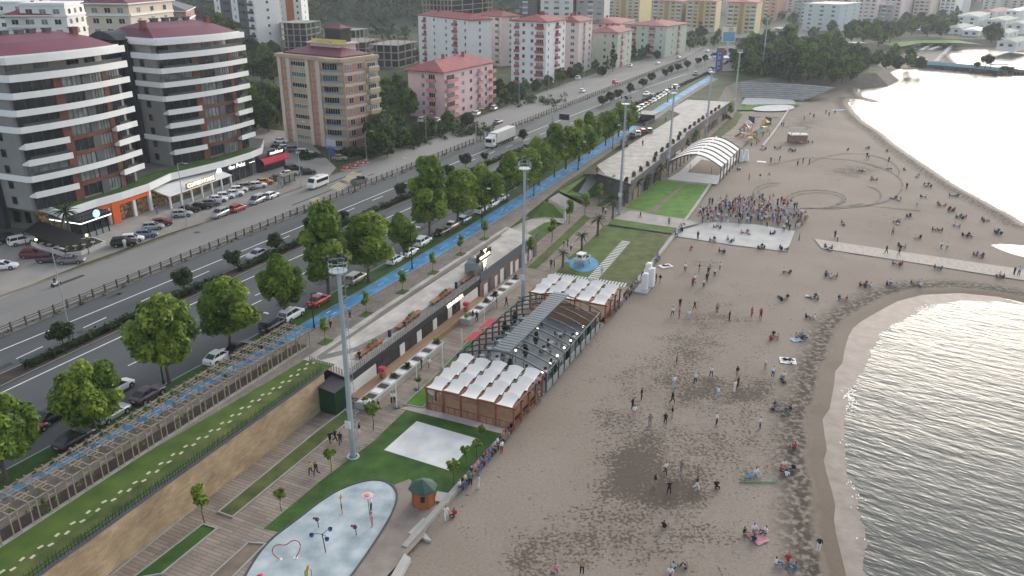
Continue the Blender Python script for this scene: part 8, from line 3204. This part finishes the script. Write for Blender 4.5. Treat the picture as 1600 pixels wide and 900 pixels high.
# ================================================================== PEOPLE
def figure(name, J, E):
 """J: joint -> (x, y, z, radius); E: (joint, joint, slot). Facing +X. Skinned into one continuous body."""
 ks = list(J)
 me_ = bpy.data.meshes.new(name)
 me_.from_pydata([J[k][:3] for k in ks], [(ks.index(a), ks.index(c)) for a, c, _ in E], [])
 o_ = bpy.data.objects.new(name, me_)
 COL.objects.link(o_)
 md = o_.modifiers.new('skin', 'SKIN')
 md.use_smooth_shade = True
 sv = me_.skin_vertices[0].data
 for i_, k in enumerate(ks):
  sv[i_].radius = (J[k][3], J[k][3] * (1 if k not in ('chest', 'waist') else 1.35))
  sv[i_].use_root = (k == 'hip')
 o_.modifiers.new('sub', 'SUBSURF').levels = 1
 bpy.context.view_layer.update()
 out = bpy.data.meshes.new_from_object(o_.evaluated_get(bpy.context.evaluated_depsgraph_get()))
 bpy.data.objects.remove(o_)
 for m_ in (SKINM, *(WHITE,) * 4):
  out.materials.append(m_)
 hd = Vector(J['head'][:3])
 for f_ in out.polygons:
  c_ = Vector(f_.center)
  best = (9, 0)
  for a, d, s_ in E:
   A_, D_ = Vector(J[a][:3]), Vector(J[d][:3])
   t_ = max(0, min(1, (c_ - A_).dot(D_ - A_) / max(1e-6, (D_ - A_).length_squared)))
   best = min(best, ((c_ - A_.lerp(D_, t_)).length, s_))
  f_.material_index = best[1]
  if (c_ - hd).length < .2 and best[1] == 0 and ((c_ - hd).z > .03 or (c_ - hd).x < -.03) and (c_ - hd).z > -.06:
   f_.material_index = 3
 return out
SKINM = mat('skin', (0.42, 0.25, 0.18), .6, 0)
HAIRM = mat('dark_hair', (0.018, 0.013, 0.010), .6, 0)
SHOEM = mat('shoes', (0.25, 0.25, 0.25), .7, 0)
def pose(hip, chest, head, legs, arms):
 J = {'hip': (*hip, .145), 'waist': tuple(lerp(hip, chest, .45)) + (.13,), 'chest': (*chest, .15), 'neck': tuple(lerp(chest, head, .55)) + (.06,), 'head': (*head, .105), 'crown': (head[0] + .0, head[1], head[2] + .1, .08)}
 E = [('hip', 'waist', 1), ('waist', 'chest', 1), ('chest', 'neck', 1), ('neck', 'head', 0), ('head', 'crown', 0)]
 for s, (k, a, t) in zip('lr', legs):
  sg = -1 if s == 'l' else 1
  J.update({s + 'h': (hip[0] + .01, hip[1] + sg * .1, hip[2] - .06, .10), s + 'k': (*k, .072), s + 'a': (*a, .05), s + 't': (*t, .045)})
  E += [('hip', s + 'h', 2), (s + 'h', s + 'k', 2), (s + 'k', s + 'a', 2), (s + 'a', s + 't', 4)]
 for s, (e, w_) in zip('lr', arms):
  sg = -1 if s == 'l' else 1
  J.update({s + 's': (chest[0], chest[1] + sg * .19, chest[2] + .07, .065), s + 'e': (*e, .048), s + 'w': (*w_, .036)})
  E += [('chest', s + 's', 1), (s + 's', s + 'e', 1), (s + 'e', s + 'w', 0)]
 return J, E
P_ = {
 's': pose((0, 0, .95), (.01, 0, 1.32), (.04, 0, 1.6), (((.02, -.12, .5), (-.02, -.13, .08), (.14, -.14, .04)), ((.02, .12, .5), (-.02, .13, .08), (.14, .14, .04))), (((-.02, -.28, 1.1), (.06, -.3, .85)), ((-.02, .28, 1.1), (.06, .3, .85)))),
 'w': pose((0, 0, .93), (.04, 0, 1.3), (.09, 0, 1.58), (((.2, -.1, .54), (.28, -.1, .1), (.42, -.1, .06)), ((-.02, .1, .5), (-.36, .1, .16), (-.26, .1, .05))), (((-.18, -.27, 1.08), (-.12, -.3, .84)), ((.16, .27, 1.1), (.36, .26, .92)))),
 'a': pose((0, 0, .95), (.03, 0, 1.32), (.07, 0, 1.6), (((.1, -.16, .5), (.02, -.2, .08), (.16, -.22, .04)), ((.0, .18, .5), (-.1, .24, .08), (.04, .26, .04))), (((.12, -.36, 1.42), (.3, -.44, 1.68)), ((.2, .32, 1.2), (.44, .26, 1.32)))),
 'g': pose((0, 0, .16), (-.06, 0, .52), (0, 0, .82), (((.42, -.2, .38), (.62, -.12, .06), (.76, -.12, .06)), ((.42, .2, .36), (.6, .1, .06), (.74, .1, .06))), (((.08, -.28, .34), (.32, -.2, .38)), ((.06, .28, .34), (.3, .2, .36)))),
 'e': pose((0, 0, .12), (-.02, 0, .5), (.05, 0, .8), (((.42, -.11, .12), (.46, -.12, -.32), (.6, -.12, -.36)), ((.42, .11, .12), (.44, .12, -.32), (.58, .12, -.36))), (((.02, -.27, .28), (.26, -.16, .2)), ((.02, .27, .28), (.26, .16, .2)))),
 'l': pose((0, 0, .14), (-.4, 0, .16), (-.72, 0, .2), (((.42, -.12, .16), (.85, -.12, .08), (.92, -.12, .18)), ((.42, .12, .3), (.72, .12, .08), (.84, .12, .1))), (((-.3, -.34, .1), (-.1, -.36, .1)), ((-.3, .34, .1), (-.5, .5, .1)))),
}
FIG = {k: figure('person', *v) for k, v in P_.items()}
CLOTH = {'w': ('white', (.66, .66, .65)), 'k': ('black', (.016, .016, .018)), 'r': ('red', (.38, .03, .04)), 'b': ('blue', (.06, .15, .36)), 'n': ('navy', (.025, .035, .075)), 'g': ('grey', (.20, .20, .21)), 'p': ('pink', (.52, .24, .28)),
 'l': ('pale blue', (.34, .46, .56)), 'e': ('green', (.06, .22, .12)), 'o': ('orange', (.58, .20, .05)), 'y': ('yellow-green', (.46, .50, .16)), 't': ('tan', (.34, .24, .16)), 'u': ('purple', (.18, .09, .24))}
CM = {k: mat('cloth_' + v[0].replace(' ', '_'), v[1], .85, 0) for k, v in CLOTH.items()}
VERB = {'s': 'standing', 'w': 'walking', 'a': 'waving', 'g': 'sitting', 'e': 'sitting', 'l': 'lying'}
PEOPLE = []
rp = random.Random(21)
def person(x, y, z, ps, top, bot, where, rot=None, sc=None, grp='people on the beach and promenade'):
 o_ = bpy.data.objects.new('person', FIG[ps])
 COL.objects.link(o_)
 o_.location = (x, y, z)
 o_.rotation_euler = (0, 0, rp.uniform(0, 6.28) if rot is None else rot)
 k_ = (rp.uniform(.98, 1.08) if sc is None else sc) * 1.06
 o_.scale = (k_, k_, k_)
 for s_, m_ in ((0, SKINM), (1, CM[top]), (2, CM[bot]), (3, HAIRM if rp.random() < .8 else CM[rp.choice('ktwn')]), (4, SHOEM)):
  recolor(o_, s_, m_)
 lab = 'person in %s top and %s bottoms %s %s' % (CLOTH[top][0], CLOTH[bot][0], VERB[ps], where)
 tag(o_, lab, 'person', grp)
 PEOPLE.append(o_)
 return o_
def sandz(x, y):
 return 0.02 if x > (seaw_x(y) + .4 if y < 215 else -1e3) else ZP + .03
def crowd(txt, where, z=None):
 """'px,py,pose,top,bottom' for one person, 'px,py,n,colours' for a group sitting together"""
 for it in txt.split():
  f_ = it.split(',')
  px, py = float(f_[0]), float(f_[1])
  x, y = at(px, py, 0.02 if z is None else z)
  zz_ = sandz(x, y) if z is None else z
  if f_[2].isdigit():
   n_ = int(f_[2])
   a0 = rp.uniform(0, 6)
   for k in range(n_):
    a_ = a0 + k * 6.28 / max(n_, 3) * .8
    r_ = .75 + .12 * n_ * rp.random()
    person(x + r_ * math.cos(a_), y + r_ * math.sin(a_), zz_, 'g' if rp.random() < .9 else 'l', f_[3][k % len(f_[3])], rp.choice('kngbt'), where, a_ + 3.14 + rp.uniform(-.5, .5))
  else:
   person(x, y, zz_, f_[2], f_[3], f_[4], where)
crowd('1050,495,w,w,k 1061,497,s,r,k 1062,481,s,k,k 1076,499,s,w,l 1085,485,w,k,k 1120,489,s,t,k 1139,502,s,k,k 1174,495,s,r,r 1188,498,s,r,k', 'by the marked-out sand court')
crowd('1070,425,s,w,k 1092,425,s,k,t 1085,443,w,w,k 1109,421,a,w,t 1106,430,a,k,k 1116,433,s,w,n 1125,423,w,w,k 1104,441,s,k,k 1082,448,s,r,k 1099,450,s,w,n', 'around the volleyball net')
crowd('1057,567,s,t,k 1111,590,a,w,k 1053,606,s,w,l 1086,600,w,w,k 1151,590,s,k,t 1121,622,w,w,l 1147,613,s,w,w 1152,607,s,k,k 1002,625,s,k,k 988,640,s,k,k 991,653,s,w,p 1050,631,w,k,k 1050,654,s,k,t 1015,666,s,g,g 1039,664,s,k,k 1119,665,s,w,k 1187,670,s,w,k 1195,577,s,w,t', 'in the sand ball game')
crowd('1039,742,w,w,k 1064,740,s,g,g 1090,746,s,t,t 1023,762,s,k,t 1045,773,a,k,k 1088,765,w,n,w 1119,761,g,k,k', 'on the dark weed patch')
crowd('1037,825,g,k,k 1061,882,2,lt 1047,898,g,w,p 909,898,s,t,k 868,892,g,p,p', 'low near the bottom edge')
crowd('1182,838,4,wwkn', 'low on the weedy sand')
crowd('1181,742,g,w,l', 'beside the blue beach chair')
crowd('1241,702,g,r,k 1231,738,4,kwrw 1229,886,3,brw', 'close to the near shore')
crowd('1278,862,s,k,w', 'alone on the near wet sand')
crowd('1225,468,3,k 1270,467,3,bkw 1315,470,2,rk 1267,496,2,nw 1250,527,4,pkwl 1207,528,3,rpk 1207,590,s,w,k 1216,592,2,kw 1220,640,4,kken', 'west of the near bay')
crowd('1230,563,l,k,n 1236,566,l,w,k', 'on the white sheet')
crowd('1040,416,l,k,k', 'on the pale cloth near the white blocks')
crowd('1080,390,g,r,p 1130,394,2,kn 1025,441,s,k,k 1031,443,s,k,t', 'on sand below the apron')
crowd('1066,363,s,w,k 1090,374,s,k,k 1116,377,3,krw 1140,377,3,kww 1188,388,3,k 1224,390,3,n 1210,367,2,gk 1224,362,s,w,k 1233,361,s,n,n 1198,355,s,o,k 1165,366,3,wrp 1122,356,3,wtk 1248,377,s,t,k', 'on the pale concrete apron')
crowd('1304,372,s,k,k 1308,378,s,w,k 1384,397,w,k,k 1404,401,w,k,t 1584,430,s,k,k 1591,431,s,l,n 1293,389,3,g 1406,387,3,kgn 1403,414,3,grr 1467,420,2,kb 1560,433,3,rkw', 'at the sand boardwalk')
crowd('1228,428,2,kw 1297,432,4,nkwr 1350,447,4,rkwr 1394,446,3,wkl 1432,444,3,kww', 'between boardwalk and near bay')
crowd('1528,401,4,rkgr 1470,390,w,w,k 1479,391,w,w,g 1510,369,4,kkw 1560,365,4,n 1436,374,2,kw 1540,346,3,wkr 1465,361,3,kr 1492,355,2,bw', 'north of the sand boardwalk')
crowd('1432,323,w,w,t 1422,340,2,k 1400,348,4,wpp 1500,340,4,bkr 1485,329,4,krb 1470,321,3,r 1442,308,2,nw 1490,307,3,kw 1450,291,4,nkw 1400,312,4,wnkr 1416,296,s,k,k 1320,350,2,n 1394,368,s,t,k', 'on sand beside the far bay')
crowd('1365,281,3,rp 1345,267,3,wt 1388,254,s,k,k 1390,265,2,w 1412,266,g,k,k 1430,276,2,wk 1354,247,s,k,k 1357,248,s,w,k 1357,233,2,k 1325,235,g,r,k 1386,237,g,r,k', 'near the curved tyre tracks')
crowd('1204,255,s,k,k 1210,254,s,w,w 1218,252,s,k,k 1246,259,s,t,k 1254,256,s,k,k 1264,257,s,k,k 1170,282,s,r,k 1187,281,s,k,w 1201,280,s,t,w 1156,266,2,wn', 'past the arched shelter')
crowd('1247,224,3,kbw 1267,223,2,kg 1214,232,3,kw 1238,236,4,krn 1191,234,3,wkw 1221,198,s,k,k 1224,198,s,k,k', 'around the brick hut')
crowd('1256,188,s,k,k 1265,183,s,k,w 1271,185,s,k,k 1290,179,s,k,k 1295,182,s,k,k 1304,179,s,k,n 1174,229,s,l,k 1182,226,s,t,k', 'far up beyond the brick hut')
crowd('659,577,s,k,k 671,577,w,w,t 612,631,s,w,k 617,631,s,w,k 571,643,w,w,k 578,645,s,n,k 584,643,w,k,k 592,643,w,k,k 560,613,s,b,k 562,680,s,k,w 739,501,s,k,k 745,503,s,k,k 771,481,s,w,l 776,481,s,u,p 791,480,w,k,k', 'on the boardwalk by the long planters', ZP + .02)
crowd('516,693,w,k,k 524,691,w,k,k 532,695,w,k,k 486,742,w,y,k 495,743,w,k,k', 'left of the near mast', ZP + .02)
crowd('580,798,s,w,k 582,823,s,p,p', 'on the pale blue splash pad', ZP + .06)
crowd('465,547,s,k,k 517,513,w,p,k 547,498,w,g,k', 'on the brown footpath', ZU + .06)
crowd('881,388,s,k,t 887,386,s,k,k 892,392,w,w,k 856,403,s,p,p 861,419,s,k,k 866,418,s,e,k 946,336,s,w,k 942,334,s,k,k 1000,342,w,k,g 1045,351,s,t,k 1021,278,w,r,k', 'on the promenade by the palms', ZP + .04)
crowd('1112,192,w,k,k 1117,188,s,k,k 1122,190,s,k,n 1128,183,w,w,k 1134,176,s,k,k', 'on the far promenade path', ZP + .04)
crowd('1004,228,s,k,k 1040,190,s,t,k 932,272,w,k,k', 'on the upper terrace', ZU + .1)
person(*at(561, 556, tz(561, 556) + .6), tz(561, 556) + .5, 'e', 'k', 'k', 'on the nearest terrace bench', -1.0)
person(*at(632, 508, tz(632, 508) + .6), tz(632, 508) + .5, 'e', 'k', 'n', 'on the second terrace bench', -1.0)
crowd('735,760,s,e,k 748,763,s,l,w 697,812,w,w,w 710,806,g,r,k 784,708,s,w,r 940,432,s,w,l', 'below the sea wall')
person(*at(196, 388, ZU), ZU + .02, 's', 'w', 'w', 'beside the black SUV at the kerb')
person(*at(246, 335, ZU), ZU + .06, 's', 'b', 'n', 'at the white café canopy')
# people sitting along the sea wall
n = 0
y = 70.0
while y < 203 and n < 52:
 gap = rp.choice((.6, .65, .7, 2.2, .7)) if (70 < y < 84 or 118 < y < 134 or y > 165) else rp.choice((.7, 3, 8, 14))
 y += gap
 person(seaw_x(y) + .25, y, ZP + .13, 'e', rp.choice('wwkklbgrnpt'), rp.choice('kknbgt'), 'on the low sea wall', RH - rad(90) + rp.uniform(-.3, .3))
 n += 1
# guests in the arched hall
for k in range(20):
 x, yy_ = rp.choice((2.2, 4.8, 9.6, 11.0)), rp.uniform(1.5, Lh - 1.5)
 q = h_at(x, yy_)
 person(q[0], q[1], ZP + .5, 'e', rp.choice('wkngl'), 'k', 'at a table in the arched hall', rp.uniform(0, 6.28))
# the dense crowd beside the apron: individuals first, the rest as one mass
hull = [(1098, 352), (1092, 335), (1108, 318), (1140, 312), (1200, 312), (1255, 326), (1262, 345), (1250, 358), (1232, 358), (1180, 350), (1150, 352), (1125, 350)]
def inside(p, poly):
 r = False
 for a, c in zip(poly, poly[1:] + poly[:1]):
  if (a[1] > p[1]) != (c[1] > p[1]) and p[0] < (c[0] - a[0]) * (p[1] - a[1]) / (c[1] - a[1]) + a[0]:
   r = not r
 return r
pts = []
while len(pts) < 205:
 q = (rp.uniform(1090, 1264), rp.uniform(311, 359))
 if inside(q, hull) and all(abs(q[0] - t[0]) + 1.6 * abs(q[1] - t[1]) > 2.5 for t in pts):
  pts.append(q)
pts.sort(key=lambda q: -q[1])
for q in pts:
 x, y = at(q[0], q[1], .02)
 person(x, y, .02, rp.choice('sssswwag'), rp.choice('wwwkkprlbnogut'), rp.choice('kknbtlw'), 'in the crowd beside the apron')
def merge_far():
 """only the 300 people that show largest stay individuals; those farther off become one mass"""
 PEOPLE.sort(key=lambda o: o.location.x ** 2 + o.location.y ** 2)
 rest, ms = MB(), []
 for o in PEOPLE[300:]:
  c_, s_, k_ = math.cos(o.rotation_euler[2]), math.sin(o.rotation_euler[2]), o.scale[0]
  i0 = len(rest.v)
  rest.v += [(o.location.x + k_ * (c_ * v.co.x - s_ * v.co.y), o.location.y + k_ * (s_ * v.co.x + c_ * v.co.y), o.location.z + k_ * v.co.z) for v in o.data.vertices]
  sl = []
  for t in o.material_slots:
   if t.material not in ms:
    ms.append(t.material)
   sl.append(ms.index(t.material))
  for f_ in o.data.polygons:
   rest.f.append(tuple(i0 + v for v in f_.vertices))
   rest.m.append(sl[f_.material_index])
  bpy.data.objects.remove(o)
 del PEOPLE[300:]
 struct('crowd', rest, ms, 'stuff', True)
def name_people():
 by = {}
 cut = lambda l: l.split(' and ')[0] + l.split(' bottoms')[1]
 for o in PEOPLE:
  by.setdefault(cut(o['label']), []).append(o)
 for lab, os_ in by.items():
  if 'crowd beside' in lab:
   continue
  os_.sort(key=lambda o: o.location.x / max(1, o.location.y))
  for k, o in enumerate(os_):
   if len(os_) > 1:
    o['label'] = lab + ', %s alike from left' % ordinal(k)
# cloths and beach things
for q, sx, sy, m, lab in (((1231, 564), 2.3, 2.0, WHITE, 'white sheet spread on the sand with two people lying'), ((1040, 416), 2.6, 1.8, SAIL, 'pale cloth spread on the sand near the white blocks'), ((1183, 840), 2.0, 1.6, CM['p'], 'pinkish cloth under the group on the weedy sand'),
 ((1244, 531), 1.7, 1.3, CM['l'], 'pale blue cloth before the group west of the near bay'), ((1190, 253), 2.6, 1.8, WHITE, 'white cloth on the sand past the arched shelter'), ((1310, 172), 6, 2.0, CM['l'], 'long pale blue cloth far up the sand')):
 p = at(q[0], q[1], .03)
 b = MB()
 for i in range(6):
  for j in range(5):
   g_ = lambda a, c: (sx * (a / 6 - .5), sy * (c / 5 - .5), .03 + .03 * math.sin(a * 2.1 + c * 1.3))
   b.poly([g_(i, j), g_(i + 1, j), g_(i + 1, j + 1), g_(i, j + 1)])
 o = b.build('beach_cloth', m)
 o.location, o.rotation_euler = (p[0], p[1], .07), (0, 0, .3 + q[0])
 tag(o, lab, 'beach cloth')
p = at(1174, 746, 0)
root = thing('beach_chair', 'blue folding beach chair on green poles on the weedy sand', 'beach chair', (p[0], p[1], .03), .2)
b = MB()
b.poly([(-.6, -.3, .3), (.1, -.3, .35), (.1, .3, .35), (-.6, .3, .3)])
b.poly([(-.6, -.3, .3), (-.6, .3, .3), (-1.0, .3, .9), (-1.0, -.3, .9)])
b.build('seat', CM['b'], root)
b = MB()
for y in (-.3, .3):
 b.tube([(-1.1, y, 0), (.2, y, .36)], .03, 4)
 b.tube([(-1.0, y, .9), (.2, y, 0)], .03, 4)
b.build('frame', TGR, root)
b = MB()
b.tube([(-1.6, -.9, .06), (-1.1, -1.0, .1), (2.4, -.9, .1), (2.8, -.8, .3)], .07, 5)
o = b.build('pole_bundle', TGR)
o.location = (p[0], p[1], 0)
tag(o, 'long green and white pole lying by the blue beach chair', 'pole')
# a motor scooter on the service road, seen with its riders
p = at(88, 447, ZU)
root = thing('motor_scooter', 'white motor scooter on the service road at the left', 'scooter', (p[0], p[1], ZU + .02), RH + math.pi)
b = MB()
b.tube([(-.55, 0, .5), (0, 0, .38), (.45, 0, .5), (.6, 0, .95)], [.16, .14, .12, .05], 6)
b.box(-.7, -.14, .6, .0, .14, .72)
b.tube([(.55, -.3, 1.0), (.55, .3, 1.0)], .03, 4)
b.build('body', WHITE, root)
for x in (-.6, .62):
 b = MB()
 b.tube([(x, -.06, .28), (x, .06, .28)], .28, 10)
 b.build('wheel', TYRE, root)
person(p[0] - .1, p[1], ZU + .65, 'e', 'k', 'n', 'riding the white scooter', RH + math.pi)
merge_far()
name_people()
# ================================================================== AIR
b = MB()
b.box(-950, -80, -4.0, 1750, 2650, 200.0)
hz = b.build('haze', None)
hz.data.materials.clear()
hm = bpy.data.materials.new('haze')
hm.use_nodes = True
nt = hm.node_tree
nt.nodes.remove(nt.nodes['Principled BSDF'])
pv = nt.nodes.new('ShaderNodeVolumePrincipled')
pv.inputs['Color'].default_value = (.86, .93, 1.0, 1)
pv.inputs['Density'].default_value = 0.00015
pv.inputs['Anisotropy'].default_value = 0.3
nt.links.new(pv.outputs['Volume'], nt.nodes['Material Output'].inputs['Volume'])
hz.data.materials.append(hm)
hz['kind'] = 'stuff'
